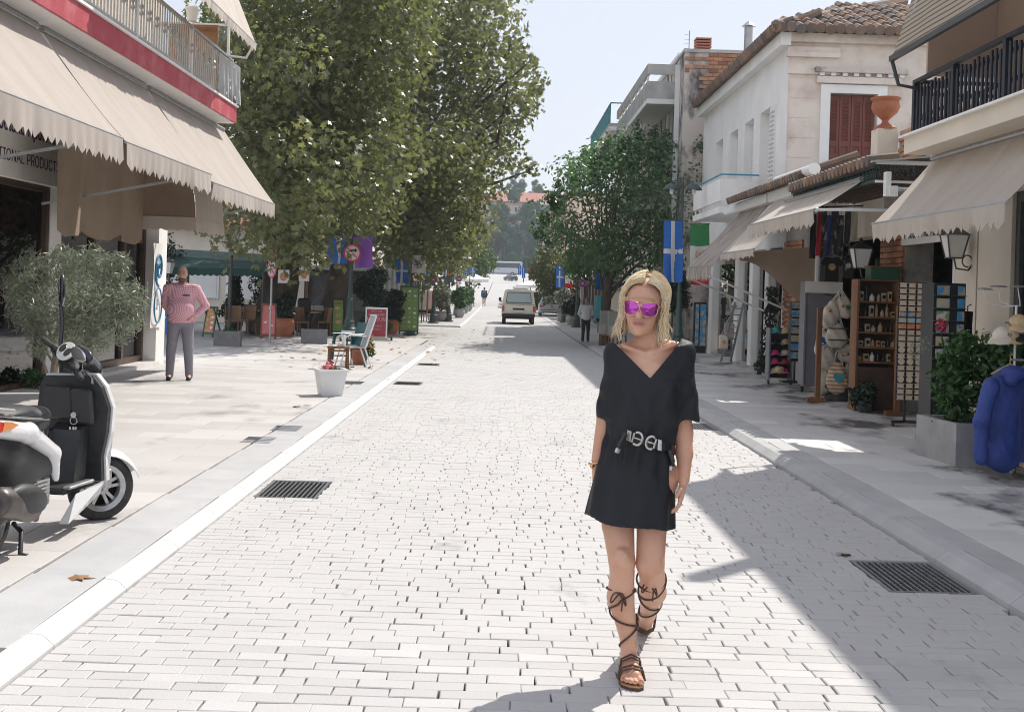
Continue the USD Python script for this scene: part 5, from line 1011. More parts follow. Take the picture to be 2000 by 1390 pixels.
# sandals: sole, toe straps, laces wound up the leg
def laces(parent, axis, rad, turns, r=.0042, phase=0):
    axis = A(axis); s = np.linspace(0, 1, 60); seg = np.r_[0, np.cumsum(np.linalg.norm(np.diff(axis, axis=0), axis=1))]; seg /= seg[-1]
    c = np.stack([np.interp(s, seg, axis[:, k]) for k in range(3)], 1); R_ = np.interp(s, seg, rad) + .006; t = np.gradient(c, axis=0); t /= np.linalg.norm(t, axis=1, keepdims=True); u = np.cross(t, A([0, 1., 0])); u /= np.linalg.norm(u, axis=1, keepdims=True); w = np.cross(t, u)
    for sg in (-1, 1):
        a = sg * s * turns * 2 * PI + phase; obj('lace', MB().tube(c + R_[:, None] * (np.cos(a)[:, None] * u + np.sin(a)[:, None] * w), r, 5), MAT['leather_brown'], parent, True, world=True)
    a = np.linspace(0, 2 * PI, 25); obj('lace', MB().tube(c[0] + R_[0] * (np.cos(a)[:, None] * u[0] + np.sin(a)[:, None] * w[0]) + A([0, 0, .004]) * np.sin(a)[:, None], r, 5), MAT['leather_brown'], parent, True, world=True)
    k = c[0] + A([-.012, -R_[0] - .004, 0]); lp_ = lambda sx, w, h: [k + A([sx * w * math.sin(a / 2), -.008 * math.sin(a / 2), -.2 * w + h * (math.cos(a) - 1) / 2 + .4 * w * math.sin(a)]) for a in np.linspace(0, 2 * PI, 13)]; b = MB().tube(lp_(-1, .035, .03), .0035, 5).tube(lp_(1, .028, .045), .0035, 5).tube([k, k + A([.012, -.012, -.03]), k + A([.01, -.012, -.075])], .0035, 5); obj('bow', b, MAT['leather_brown'], parent, True, world=True)
foot = [(.044, -.17), (.040, -.205), (.02, -.222), (-.02, -.21), (-.048, -.18), (-.052, -.12), (-.036, -.04), (-.034, .035), (-.012, .058), (.012, .056), (.030, .03), (.034, -.06)]
s1 = thing('sandal', 'brown lace up sandal flat on the ground under the front leg', 'sandal', (ank[0], ank[1], gz(5.0)), group=None)
obj('sole', MB().prism([(ank[0] + x, ank[1] + y) for x, y in foot], 'z', gz(5) + .002, gz(5) + .014), MAT['leather_brown'], s1, world=True); obj('insole', MB().prism(Polygon([(ank[0] + x, ank[1] + y) for x, y in foot]).buffer(-.002), 'z', gz(5) + .014, gz(5) + .020), MAT['sole_tan'], s1, world=True)
laces(s1, [FL[4] + A([0, 0, .035]), FL[4], FL[5], FL[6]], [.053, .056, .040, .033], 1.5, phase=.4)
for y, h, x0, x1 in ((-.145, .05, -.054, .052), (-.125, .057, -.054, .05), (-.085, .075, -.05, .046), (-.07, .083, -.048, .044)):
    obj('strap', MB().tube([A([ank[0] + x0, ank[1] + y, fz]), A([ank[0] + x0 * .8, ank[1] + y, fz + h * .75]), A([ank[0], ank[1] + y - .005, fz + h]), A([ank[0] + x1 * .8, ank[1] + y, fz + h * .8]), A([ank[0] + x1, ank[1] + y, fz])], .0045, 5), MAT['leather_brown'], s1, True, world=True)
s2 = thing('sandal', 'brown lace up sandal on rear foot with its heel lifted', 'sandal', tip)
ex = A([1., 0, 0]); ey = td / np.linalg.norm(td); ez = np.cross(ex, ey); ez /= np.linalg.norm(ez); 
if ez[1] > 0: ez = -ez
Lf = np.linalg.norm(td)
def f2(v): return heel + v[:, :1] * ex + v[:, 1:2] * ey + v[:, 2:] * ez
sol = [(-.046, Lf * .78), (-.04, Lf * 1.04), (-.02, Lf * 1.1), (.015, Lf * 1.06), (.044, Lf * .9), (.048, Lf * .6), (.032, Lf * .2), (.03, -.03), (.0, -.05), (-.03, -.03), (-.034, Lf * .3)]
obj('sole', MB().prism(sol, 'z', -.040, -.028, f2), MAT['sole_tan'], s2, world=True)
laces(s2, [RL[3] + A([0, .03, -.01]), RL[4], RL[5], RL[6]], [.055, .056, .042, .036], 1.5, phase=.2)
for q, h in ((.45, .052), (.58, .048), (.74, .042)):
    obj('strap', MB().tube([f2(A([[x, Lf * q, z]]))[0] for x, z in ((-.046, -.03), (-.038, h * .6), (0, h), (.036, h * .6), (.046, -.03))], .0045, 5), MAT['leather_brown'], s2, True, world=True)
for i, (tx, ty, r) in enumerate(toes): obj('toenail', MB().ball(A([ank[0] + tx, ank[1] + ty - .004, fz + .010 + r * .7]), (r * .55, r * .6, r * .25), 1), MAT['nail_red'] if i == 9 else MAT['lips'], wm, True, world=True)
obj('toenail', MB().ball(heel + td * 1.03 + A([-.032, -.02, .014]), (.009, .006, .009), 1), MAT['nail_red'], wm, True, world=True)
# ---- everyone else: one builder, posed by its joints (local frame: facing -y, z up, for a height of 1)
def person(label, loc, Hh, rz, top, legs, hair=None, arms=None, feet=None, shoe='black', sleeve='long', short=False, belly=0, beard=None, h=.009, skin='skin_warm', group=None, collar=True, skirt=False, build=1.0, coat=0):
    t = thing('person', label, 'person', loc, rz, group=group); s = Hh; J = lambda *q: A(q, float) * s; b = build
    arms = arms or [[(-.112, .0, .81), (-.135, .015, .635), (-.13, -.03, .49)], [(.112, .0, .81), (.135, .015, .635), (.13, -.03, .49)]]
    feet = feet or [[(-.05, 0, .52), (-.055, -.01, .285), (-.06, .01, .045)], [(.05, 0, .52), (.055, -.01, .285), (.06, .01, .045)]]
    hd = J(0, -.012, .933); hs = s / 1.75
    pr = head_prims(hd, np.eye(3), hs * 1.0); pr += [prim_c(hd + J(0, .02, -.04), J(0, .01, .825), .054 * hs, .056 * hs, .02)]
    tor = [prim_c(J(-.085 * b, .005, .805), J(.085 * b, .005, .805), .05 * s * .9, .05 * s * .9, .03), prim_e(J(0, 0, .735), J(.098 * b, .065 * b, .10), .05), prim_e(J(0, -.008 - belly * .02, .62), J(.088 * b + belly * .012, .06 * b + belly * .028, .10), .06), prim_e(J(0, .005, .525), J(.098 * b, .068 * b, .07), .05)]
    pr += tor; sk = []; tr = []; arm_c = []
    for a in arms:
        q = [J(*p) for p in a]; pr += [prim_c(q[0], q[1], .032 * s * b, .026 * s, .02), prim_c(q[1], q[2], .026 * s, .016 * s, .012)]
        dd = q[2] - q[1]; sd = 1 if a[0][0] > 0 else -1; pr += hand_prims(q[2], dd if len(a) < 4 else J(*a[3]), (-sd * .3, -1, 0), (-sd, .2, -.2), s / 1.75, .5)
        e = q[1] if sleeve == 'long' else q[0] * .25 + q[1] * .75; sk.append(prim_c(q[0], e, .042 * s * b, .033 * s if sleeve == 'long' else .036 * s, .025))
        if sleeve == 'long': sk.append(prim_c(q[1], q[1] * .06 + q[2] * .94, .033 * s, .024 * s, .012))
    for f in feet:
        q = [J(*p) for p in f]; pr += [prim_c(q[0], q[1], .05 * s, .032 * s, .02), prim_c(q[1], q[2], .032 * s, .02 * s, .015), prim_c(q[2], q[2] + J(0, -.06, -.022), .02 * s, .018 * s, .01)]
        e = q[2] if not short else q[1] * .9 + q[0] * .1; tr += [prim_c(q[0], q[1], .056 * s * b, .040 * s * b, .025)]
        if not short: tr.append(prim_c(q[1], q[2] * .95 + q[1] * .05 + J(0, 0, -.012), .040 * s * b, .034 * s, .02))
        sp_ = [prim_c(q[2] + J(0, .015, -.024), q[2] + J(0, -.075, -.030), .021 * s, .021 * s, .012), prim_c(q[2] + J(0, .01, -.01), q[2] + J(0, -.03, -.018), .024 * s, .02 * s, .012)]
        zb = q[2][2] - .043 * s; obj('shoe', body(sp_, h * .8, lambda p, d: np.maximum(d, zb - p[:, 2])), MAT[shoe], t, True)
    obj('body', body(pr, h), MAT[skin], t, True)
    ts = [(q[0], q[1], q[2], *(q[3:5] if q[0] == 'c' else (q[3], q[4])), q[5]) for q in tor]; infl = .014 * s
    zt = (.50 - coat) * s; zn = J(0, 0, .838)[2]
    def shirt_cut(p, d): return np.maximum(np.maximum(d, zt - p[:, 2]), np.minimum(p[:, 2] - zn, 9))
    grow = [('c', q[1], q[2], q[3] + infl, q[4] + infl, q[5]) if q[0] == 'c' else ('e', q[1], q[2] + infl, q[3], None, q[5]) for q in tor]
    if coat: grow.append(prim_c(J(0, 0, .52), J(0, .005, .40), .1 * s, .105 * s, .05))
    sh = obj('shirt', body(grow + sk, h, shirt_cut), MAT[top], t, True)
    zw = .575 * s
    gp_ = [('e', q[1], q[2] + infl * .75, q[3], None, q[5]) for q in tor[2:]] + tr
    if skirt: gp_.append(prim_c(J(0, 0, .5), J(0, 0, .3), .08 * s, .12 * s, .03))
    zbt = min(f[1][2] if short else 0 for f in feet) * s
    def leg_cut(p, d): return np.maximum(d, p[:, 2] - zw)
    obj('shorts' if short else 'trousers', body(gp_, h, leg_cut), MAT[legs], t, True)
    if hair: obj('hair', body([prim_e(hd + J(0, .014, .022), J(.048, .060, .056), .01), prim_e(hd + J(0, .03, -.01), J(.045, .04, .05), .02)], h * .8, lambda p, d: np.maximum(d, -(p[:, 1] - hd[1] + .028 * s - np.clip((p[:, 2] - hd[2] - .02 * s) * .9, 0, .03 * s)))), MAT[hair], t, True)
    if beard: obj('beard', body([prim_e(hd + J(0, -.022, -.054), J(.035, .037, .024), .01)], h * .6, lambda p, d: np.maximum(d, p[:, 2] - hd[2] + .036 * s)), MAT[beard], t, True)
    return t
n_ = {'tc': ('texture_coordinate', {}), 's': ('separate_xyz', {}), 'ax': ('math', {'math_type': 'add'}), 'p': ('principled_bsdf', {'roughness': .8})}; L_ = [('tc.object', 's.vector'), ('s.x', 'ax.value1'), ('s.y', 'ax.value2')]
for k, o in (('a', 'ax.value'), ('b', 's.z')):
    n_['m' + k] = ('math', {'math_type': 'multiply', 'value2': 31.}); n_['f' + k] = ('math', {'math_type': 'fraction'}); n_['l' + k] = ('math', {'math_type': 'less_than', 'value2': .5}); L_ += [(o, f'm{k}.value1'), (f'm{k}.value', f'f{k}.value1'), (f'f{k}.value', f'l{k}.value1')]
n_['sum'] = ('math', {'math_type': 'add'}); n_['hf'] = ('math', {'math_type': 'multiply', 'value2': .5}); n_['r'] = ('rgb_ramp', {'ramp': [(0, (.74, .56, .59)), (.5, (.64, .34, .40)), (1, (.54, .16, .23))]}); L_ += [('la.value', 'sum.value1'), ('lb.value', 'sum.value2'), ('sum.value', 'hf.value1'), ('hf.value', 'r.fac'), ('r.color', 'p.base_color')]
MAT['pink_check'] = usdkit.material(stage, '/World/Looks/pink_check', n_, L_, surface='p.BSDF')
pm('trouser_grey', (.21, .20, .23), (.25, .24, .27), 8, .8, .3, 40); pm('trouser_black', (.018, .018, .022), None, rough=.7); pm('shirt_white', (.74, .74, .76), None, rough=.7); pm('shirt_aqua', (.22, .55, .52), None, rough=.8); pm('shirt_red', (.45, .05, .06), None, rough=.8); pm('jacket_dark', (.025, .03, .045), None, rough=.7); pm('shorts_beige', (.45, .42, .38), None, rough=.8); pm('pack_blue', (.06, .22, .42), None, rough=.7); pm('pack_orange', (.55, .13, .05), None, rough=.7); pm('shirt_blue', (.08, .16, .35), None, rough=.8); pm('hair_grey', (.35, .30, .26), None, rough=.6)
mb = G(350, 742, LPAV); mh = 1.80
man = person('person in pink checked shirt and grey trousers standing hand on hip', mb, mh, .16, 'pink_check', 'trouser_grey', None,
    arms=[[(-.118, .0, .80), (-.15, .06, .66), (-.085, .075, .56)], [(.118, 0, .80), (.205, .05, .655), (.115, -.035, .565), (-.6, -.5, -.5)]], feet=[[(-.052, 0, .52), (-.075, -.01, .28), (-.085, .0, .045)], [(.052, 0, .52), (.07, -.012, .28), (.085, -.01, .045)]], belly=1.0, beard='hair_brown', h=.011, build=1.08)
zb_ = .545 * mh; obj('belt', MB().add(*body([prim_e((0, -.012, .57 * mh), A([.118, .098, .2]) * mh, .01)], .012, lambda p, d: np.maximum(d, np.abs(p[:, 2] - .566 * mh) - .018))), MAT['leather_brown'], man, True)
sc = MB()
for q in (-1, 1): sc.add(*hull([A(v) * mh for v in ((q * .005, -.058, .83), (q * .045, -.05, .845), (q * .045, .0, .86), (q * .04, -.07, .815), (q * .005, -.07, .82), (q * .045, .0, .85))]))
[obj('eye', MB().ball(A((q * .0175, -.0605, .932)) * mh, (.011, .008, .007), 1).box(A((q * .0175, -.061, .944)) * mh, (.03, .012, .007)), MAT['hair_dark'], man) for q in (-1, 1)]
obj('collar', sc, MAT['pink_check'], man); obj('pocket_trim', MB().box(A((.045, -.0855, .745)) * mh, (.11, .012, .02)), MAT['jacket_dark'], man)
b = G(1143, 668); wt = person('person in white shirt and black trousers with arms behind back', b, 1.56, .1, 'shirt_white', 'trouser_black', 'hair_dark', arms=[[(-.112, 0, .80), (-.155, .05, .64), (-.06, .11, .53)], [(.112, 0, .80), (.155, .05, .64), (.06, .11, .53)]], h=.014, skin='skin_tan')
FARP = dict(h=.02)
walk = [[(-.05, 0, .52), (-.055, -.03, .285), (-.055, .05, .06)], [(.05, 0, .52), (.055, -.05, .29), (.06, -.09, .045)]]
person('person in aqua top and beige trousers walking towards viewer on left pavement', G(891, 604, LPAV), 1.66, 0, 'shirt_aqua', 'shorts_beige', 'hair_grey', sleeve='short', feet=walk, **FARP)
p1 = person('pedestrian in red top with orange backpack walking away on left pavement', G(911, 600, LPAV), 1.75, PI, 'shirt_red', 'trouser_black', 'hair_brown', feet=walk, **FARP)
person('pedestrian in dark jacket beside the one with orange backpack', G(919, 599, LPAV), 1.74, PI, 'jacket_dark', 'trouser_grey', 'hair_brown', feet=walk, **FARP)
p2 = person('person in dark jacket and shorts walking up the middle of road', G(945, 598), 1.75, PI, 'jacket_dark', 'shorts_beige', 'hair_dark', feet=walk, short=True, coat=.06, **FARP)
for p, m, lab in ((p1, 'pack_orange', 'orange backpack worn by pedestrian in red'), (p2, 'pack_blue', 'light blue backpack on the person walking up the road')):
    l = LOC[str(p.GetPath())]; bk = thing('backpack', lab, 'backpack', l + A([0, -.2, 1.2])); obj('bag', rbox((.3, .17, .45), .07, 3), MAT[m], bk, True); obj('pocket', MB().add(*rbox((.22, .08, .2), .03, 2)), MAT['jacket_dark'], bk, True); stage.GetPrimAtPath(str(bk.GetPath()) + '/pocket') and UsdGeom.Xformable(stage.GetPrimAtPath(str(bk.GetPath()) + '/pocket')).AddTranslateOp().Set(Gf.Vec3d(0, -.09, -.08))
person('person in red standing by clothes rails on the right', G(1083, 590) + A([1.6, 0, 0]), 1.68, 1.2, 'shirt_red', 'trouser_black', 'hair_dark', **FARP)
person('person in blue beside the parked white car on right pavement', G(1052, 606), 1.66, PI, 'shirt_blue', 'trouser_black', 'hair_brown', feet=walk, **FARP)
person('shopkeeper in dark clothes standing behind the sandwich board', G(1192, 655, 0) + A([0, 3, 0]), 1.62, .6, 'jacket_dark', 'trouser_black', 'hair_brown', h=.016)
# ---------------------------------------------------------------- the scooter at the left edge
pm('paint_white', (.74, .74, .75), None, rough=.18, coat=.6); pm('plastic_black', (.018, .019, .021), (.03, .031, .033), 12, .5, .1, 200); pm('plastic_gloss', (.012, .012, .013), None, rough=.15, coat=.5)
pm('rubber', (.022, .021, .021), (.05, .046, .043), 14, .8, .3, 80); pm('seat_black', (.03, .03, .033), None, rough=.45); pm('alloy', (.50, .50, .50), (.38, .38, .38), 20, .35, metal=.7); pm('exhaust', (.075, .07, .07), (.13, .11, .10), 10, .4, metal=.5)
pm('lamp_red', (.48, .02, .015), (.62, .10, .02), 30, .12, coat=.6, vec='object'); pm('lamp_orange', (.75, .24, .03), None, rough=.12, coat=.6); pm('mirror_glass', (.75, .77, .80), None, rough=.03, metal=1.); pm('dial', (.62, .62, .60), None, rough=.3)
sbase = G(172, 1012, LPAV); RZ = -.13; Hd = A([math.sin(-RZ), math.cos(RZ), 0]); rear = sbase - 1.22 * Hd; rear[2] = sbase[2]
sct = thing('scooter', 'white and black motor scooter parked at left edge with keys hanging from it', 'scooter', rear, RZ)
STR = math.radians(-44); AX = A([0, 1.12, 0])
def stv(v): return (np.asarray(v) - AX) @ Rz(STR).T + AX
class S2(MB):
    def get(s): v, f = MB.get(s); return stv(v) - A([0, 0, .28]) * v[:, :1] * np.clip((v[:, 2:] - .85) / .15, 0, 1), f
class SM(MB):
    def get(s): v, f = MB.get(s); return stv(v), f
def wheel(name, c, cls, r=.215, w=.10):
    m = cls(); pr = [(r - .075, -w * .38), (r - .03, -w * .5), (r - .008, -w * .36), (r, -w * .12), (r, w * .12), (r - .008, w * .36), (r - .03, w * .5), (r - .075, w * .38), (r - .08, 0)]
    m.lathe(pr + pr[:1], c, 36, R=Ry(PI / 2)); wh_ = obj(name, m, MAT['rubber'], sct, 50)
    q = cls(); q.lathe([(r - .072, -w * .4), (r - .06, -w * .42), (r - .078, -w * .3), (r - .085, 0), (r - .078, w * .3), (r - .06, w * .42), (r - .072, w * .4), (r - .09, w * .3), (r - .095, 0), (r - .09, -w * .3), (r - .072, -w * .4)], c, 32, R=Ry(PI / 2))
    obj('rim', q, MAT['alloy'], wh_, 50); sp_ = cls()
    for i in range(5):
        a = i * 2 * PI / 5 + .3; d = A([0, math.cos(a), math.sin(a)]); n = A([0, -math.sin(a), math.cos(a)])
        for k in (-1, 1): sp_.bar(c + d * .025 + n * k * .008, c + d * (r - .08) + n * k * .026, .02, .016, up=(1, 0, 0))
    sp_.lathe([(.04, -.035), (.045, 0), (.04, .035)], c, 16, R=Ry(PI / 2)); obj('spokes', sp_, MAT['alloy'], wh_); return wh_
wheel('wheel', A([0, 0, .212]), MB, .212, .11); wheel('wheel', A([0, 1.24, .205]), SM, .207, .10)
# leg shield: black inner face, white outer shell
shp = [(-.20, .86), (-.16, .92), (.15, .93), (.195, .86), (.225, .73), (.205, .58), (.165, .42), (.16, .27), (-.16, .27), (-.165, .42), (-.205, .58), (-.235, .73)]
def rake(o): o = o.copy(); o[:, 1] += -.22 * (o[:, 2] - .6) + .9 * o[:, 0] ** 2; return o
obj('inner_shield', MB().prism(shp, 'y', .96, 1.0, rake), MAT['plastic_black'], sct)
obj('leg_shield', MB().prism(Polygon(shp).buffer(.011), 'y', 1.002, 1.045, rake).add(*hull(rake(A([[x * 1.03, 1.046, z] for x, z in shp if z < .9] + [(x, 1.17, z) for x in (-.07, .07) for z in (.42, .8)])))), MAT['paint_white'], sct)
obj('glove_box', MB().add(rake(cbox((.2, .03, .2), .012)[0] + A([-.075, .952, .755])), cbox((.2, .03, .2), .012)[1]).add(rake(cbox((.13, .05, .22), .015)[0] + A([.085, .95, .74])), cbox((.13, .05, .22), .015)[1]), MAT['seat_black'], sct)
obj('tunnel', MB().add(*hull([(x, y, z) for x in (-.1, .1) for y, z in ((.95, .27), (.88, .60), (1.0, .64), (.80, .27))])), MAT['plastic_black'], sct)
ky = obj('key_ring', MB().tube([(.045 + .022 * math.cos(a), .895, .655 + .022 * math.sin(a)) for a in np.linspace(0, 2 * PI, 17)], .003, 5).lathe([(.018, 0), (.018, .02)], (.045, .91, .69), 12, R=Rx(PI / 2)), MAT['silver'], sct, label='key ring hanging from the ignition lock')
for i, (dx, L) in enumerate(((-.012, .09), (.004, .07), (.014, .08))): obj('key', MB().box((.045 + dx, .888, .62 - L / 2), (.012, .003, L), Ry(.15 * (i - 1))), MAT['silver'], ky)
obj('bag_hook', MB().tube([(-.09, .9, .60), (-.09, .85, .6), (-.09, .84, .55), (-.09, .87, .53)], .009, 6), MAT['plastic_gloss'], sct)
# floor and side skirts
obj('floorboard', MB().cbox((0, .80, .275), (.30, .40, .04), .012), MAT['plastic_black'], sct)
obj('skirt', MB().add(*hull([(x, y, z) for x, y, z in ((.16, 1.08, .27), (.2, 1.0, .27), (.21, .62, .265), (.2, .56, .10), (.17, .62, .10), (.17, 1.02, .2), (.10, 1.0, .16), (.12, .6, .09))])).add(*hull([(-x, y, z) for x, y, z in ((.16, 1.08, .27), (.2, 1.0, .27), (.21, .62, .265), (.2, .56, .10), (.17, .62, .10), (.17, 1.02, .2))])), MAT['paint_white'], sct)
obj('foot_strip', MB().cbox((.165, .74, .3), (.05, .3, .02), .006).cbox((-.165, .74, .3), (.05, .3, .02), .006), MAT['steel'], sct)
# seat and tail
obj('seat', MB().add(*body([prim_e((0, .40, .735), (.115, .2, .055), .05), prim_e((0, .12, .765), (.135, .25, .055), .05), prim_e((0, -.14, .80), (.12, .16, .05), .04), prim_e((0, .52, .69), (.075, .1, .07), .04)], .014)), MAT['seat_black'], sct, True)
obj('seat_piping', MB().tube([(.11, .46, .71), (.138, .2, .745), (.135, -.02, .775), (.11, -.2, .80)], .006, 5), MAT['steel'], sct, True)
pp2 = []
for q in (-1, 1): pp2 += [prim_c((q * .115, .56, .36), (q * .12, .50, .50), .02, .045, .03), prim_c((q * .12, .50, .52), (q * .125, .2, .665), .045, .055, .03), prim_c((q * .125, .2, .665), (q * .10, -.27, .755), .055, .05, .03)]
obj('side_panel', MB().add(*body(pp2, .012)), MAT['paint_white'], sct, True)
obj('under_tail', MB().add(*body([prim_c((0, .5, .46), (0, .1, .56), .13, .13, .05), prim_c((0, .1, .57), (0, -.32, .66), .13, .09, .05), prim_e((0, .28, .40), (.12, .26, .10), .05)], .016)), MAT['plastic_black'], sct, True)
tl = obj('tail_light', MB().add(*hull([(x * s, y, z) for s in (-1, 1) for x, y, z in ((.03, -.415, .765), (.10, -.37, .775), (.165, -.20, .775), (.185, -.02, .735), (.165, -.2, .70), (.10, -.40, .69), (.03, -.44, .69), (.03, -.44, .765))])), MAT['lamp_red'], sct)
obj('indicator', MB().add(*hull([(.176, -.13, .764), (.192, -.01, .735), (.172, -.14, .712), (.184, -.06, .718), (.186, -.07, .755), (.16, -.12, .735)])), MAT['lamp_orange'], tl)
obj('grab_rail', MB().tube([(-.14, .02, .80), (-.15, -.2, .83), (-.10, -.40, .85), (.10, -.40, .85), (.15, -.2, .83), (.14, .02, .80)], .016, 8).box((0, -.34, .835), (.2, .12, .015)), MAT['alloy'], sct, True)
obj('number_plate', MB().cbox((0, -.45, .58), (.2, .008, .16), .003, Rx(-.3)), MAT['paper'], sct); obj('rear_mudguard', MB().add(*hull([(x, y, z) for x in (-.07, .07) for y, z in ((-.40, .62), (-.30, .66), (-.36, .34), (-.33, .34))])), MAT['plastic_black'], sct)
# engine, exhaust, stand
en = MB().cbox((.02, .38, .30), (.18, .3, .2), .03).lathe([(.075, -.06), (.08, 0), (.075, .06)], (.03, .46, .36), 14, R=Rx(.5))
for i in range(7): en.box((.10, .40, .24 + i * .022), (.05, .14, .008))
obj('engine', en, MAT['alloy'], sct); obj('crankcase', MB().cbox((-.10, .18, .24), (.1, .5, .16), .04).cbox((.08, .1, .24), (.06, .2, .1), .03), MAT['exhaust'], sct)
ex = obj('muffler', MB().tube([(.20, -.24, .36), (.20, -.22, .36), (.195, -.1, .335), (.19, .12, .27), (.17, .2, .25)], [.055, .08, .085, .078, .04], 18), MAT['exhaust'], sct, 50)
obj('heat_shield', MB().add(*body([prim_e((.235, .02, .335), (.055, .2, .085), .02, Rx(-.25))], .012)), MAT['plastic_black'], ex, True)
obj('exhaust_tip', MB().lathe([(.032, 0), (.036, .012), (.036, .03), (.026, .03), (.024, .0)], (.205, -.262, .365), 18, R=Rx(PI / 2) @ Rz(0)), MAT['silver'], ex, 50); obj('exhaust_pipe', MB().tube([(.17, .2, .25), (.12, .33, .17), (.06, .45, .2)], .02, 8), MAT['exhaust'], sct, True)
obj('stand', MB().tube([(.05, .22, .16), (.13, .16, .13), (.15, .12, .02), (.19, .12, .01)], .014, 8).tube([(-.05, .22, .16), (-.13, .16, .13), (-.15, .12, .02), (-.19, .12, .01)], .014, 8), MAT['plastic_black'], sct, True)
# front end, turned to the right
obj('fork', SM().tube([(.075, 1.24, .2), (.075, 1.19, .42), (.05, 1.12, .6)], .022, 8).tube([(-.075, 1.24, .2), (-.075, 1.19, .42), (-.05, 1.12, .6)], .022, 8).cbox((.085, 1.25, .27), (.03, .05, .12), .008), MAT['alloy'], sct, True)
ang = np.linspace(.12 * PI, .80 * PI, 13); obj('fender', SM().sheet(A([[(x, 1.24 + (.235 + .012 * (1 - (x / .075) ** 2)) * math.cos(a), .205 + (.235 + .014 * (1 - (x / .075) ** 2)) * math.sin(a) - .03 * abs(x / .075) ** 3) for x in np.linspace(-.075, .075, 7)] for a in ang]), .006), MAT['paint_white'], sct, 60)
obj('handlebar_cowl', S2().add(*body([prim_e((0, 1.06, 1.0), (.13, .09, .07), .05), prim_e((0, 1.12, .95), (.12, .1, .10), .05), prim_c((0, 1.06, .98), (0, 1.02, .84), .09, .07, .05), prim_c((-.1, 1.02, 1.0), (-.22, 1.0, 1.01), .04, .03, .03), prim_c((.1, 1.02, 1.0), (.22, 1.0, 1.01), .04, .03, .03)], .014)), MAT['plastic_gloss'], sct, True)
db = obj('dashboard', S2().lathe([(.002, 0), (.088, 0), (.092, .008), (.085, .014), (.002, .012)], (0, 1.0, 1.06), 24, R=Rx(.75) @ np.diag([1.05, .72, 1.])), MAT['dial'], sct, 40)
for x in (-.042, .038): obj('gauge', S2().lathe([(.002, 0), (.03, 0), (.03, .006), (.002, .006)], (x, .993, 1.07), 18, R=Rx(.75)), MAT['plastic_gloss'], db)
for s in (-1, 1):
    obj('grip', S2().tube([(s * .21, 1.0, 1.012), (s * .24, .99, 1.015), (s * .36, .97, 1.02)], [.017, .019, .018], 10), MAT['rubber'], sct, True); obj('brake_lever', S2().tube([(s * .2, 1.05, 1.0), (s * .28, 1.06, .99), (s * .37, 1.03, .985)], .008, 6), MAT['plastic_gloss'], sct, True)
    mm = obj('mirror', S2().tube([(s * .2, 1.03, 1.03), (s * .235, 1.05, 1.17), (s * .25, 1.04, 1.28)] if s < 0 else [(s * .19, 1.03, 1.03), (s * .26, 1.0, 1.07), (s * .40, .94, 1.16)], .014, 6).ball((-.25, 1.045, 1.37) if s < 0 else (.48, .93, 1.21), (.068, .022, .105) if s < 0 else (.085, .03, .05), 2, Rz(.3 * s)), MAT['plastic_gloss'], sct, True)
    obj('mirror_glass', S2().ball((-.248, 1.024, 1.37) if s < 0 else (.48, .902, 1.21), (.058, .004, .092) if s < 0 else (.072, .006, .04), 2, Rz(.3 * s)), MAT['mirror_glass'], mm, True)
# olive tree behind it
rg = np.random.default_rng(31); oc = [np.r_[P(px, py, d * .84), r * .84] for px, py, d, r in [(70, 560, 15.2, .3), (110, 530, 15.4, .28), (160, 520, 15.3, .26), (215, 530, 15.2, .26), (60, 610, 15.0, .28), (110, 600, 14.8, .3), (165, 590, 14.8, .32), (225, 590, 15.0, .28), (255, 575, 15.2, .2), (90, 650, 15.0, .24), (150, 645, 14.9, .28), (215, 640, 15.0, .28), (255, 625, 15.2, .2), (40, 580, 15.2, .22), (25, 560, 15.4, .18), (40, 530, 15.4, .18), (185, 500, 15.3, .17), (120, 500, 15.5, .16), (60, 510, 15.6, .15), (235, 510, 15.2, .15), (150, 560, 15.6, .3), (270, 600, 15.1, .13), (180, 672, 15.0, .17), (75, 685, 15.0, .13)]]
ob = A([P(110, 700, 12.8)[0], 12.8, gz(12.8) + LPAV])
ot = thing('olive_tree', 'silvery round olive tree with short trunk behind the scooter', 'tree', ob)
limbs(ob + A([0, 0, .1]),   .05, .62, oc, rg, 2, mat=MAT['bark_pale'], thing_=ot); obj('crown', clump_leaves(oc, 430, .042, LEAF_SLIM, rg, up=.2, out=.8, rnd=.9, shell=.35, roll=-.6), MAT['leaf_olive'], ot, world=True)
ow = thing('weed_clump', 'small leafy plant growing at the foot of the olive tree', 'plant', G(60, 760, LPAV)); b_ = LOC[str(ow.GetPath())]
obj('foliage', clump_leaves([np.r_[b_ + A([-.1, .2, .14]), .15], np.r_[b_ + A([.14, .1, .11]), .12], np.r_[b_ + A([.3, .1, .08]), .09]], 130, .05, LEAF_OVAL, rg), MAT['leaf_shrub'], ow, world=True); obj('stem', MB().tube([b_ + A([0, .15, 0]), b_ + A([0, .15, .2])], .01, 5), MAT['bark_pale'], ow, world=True)
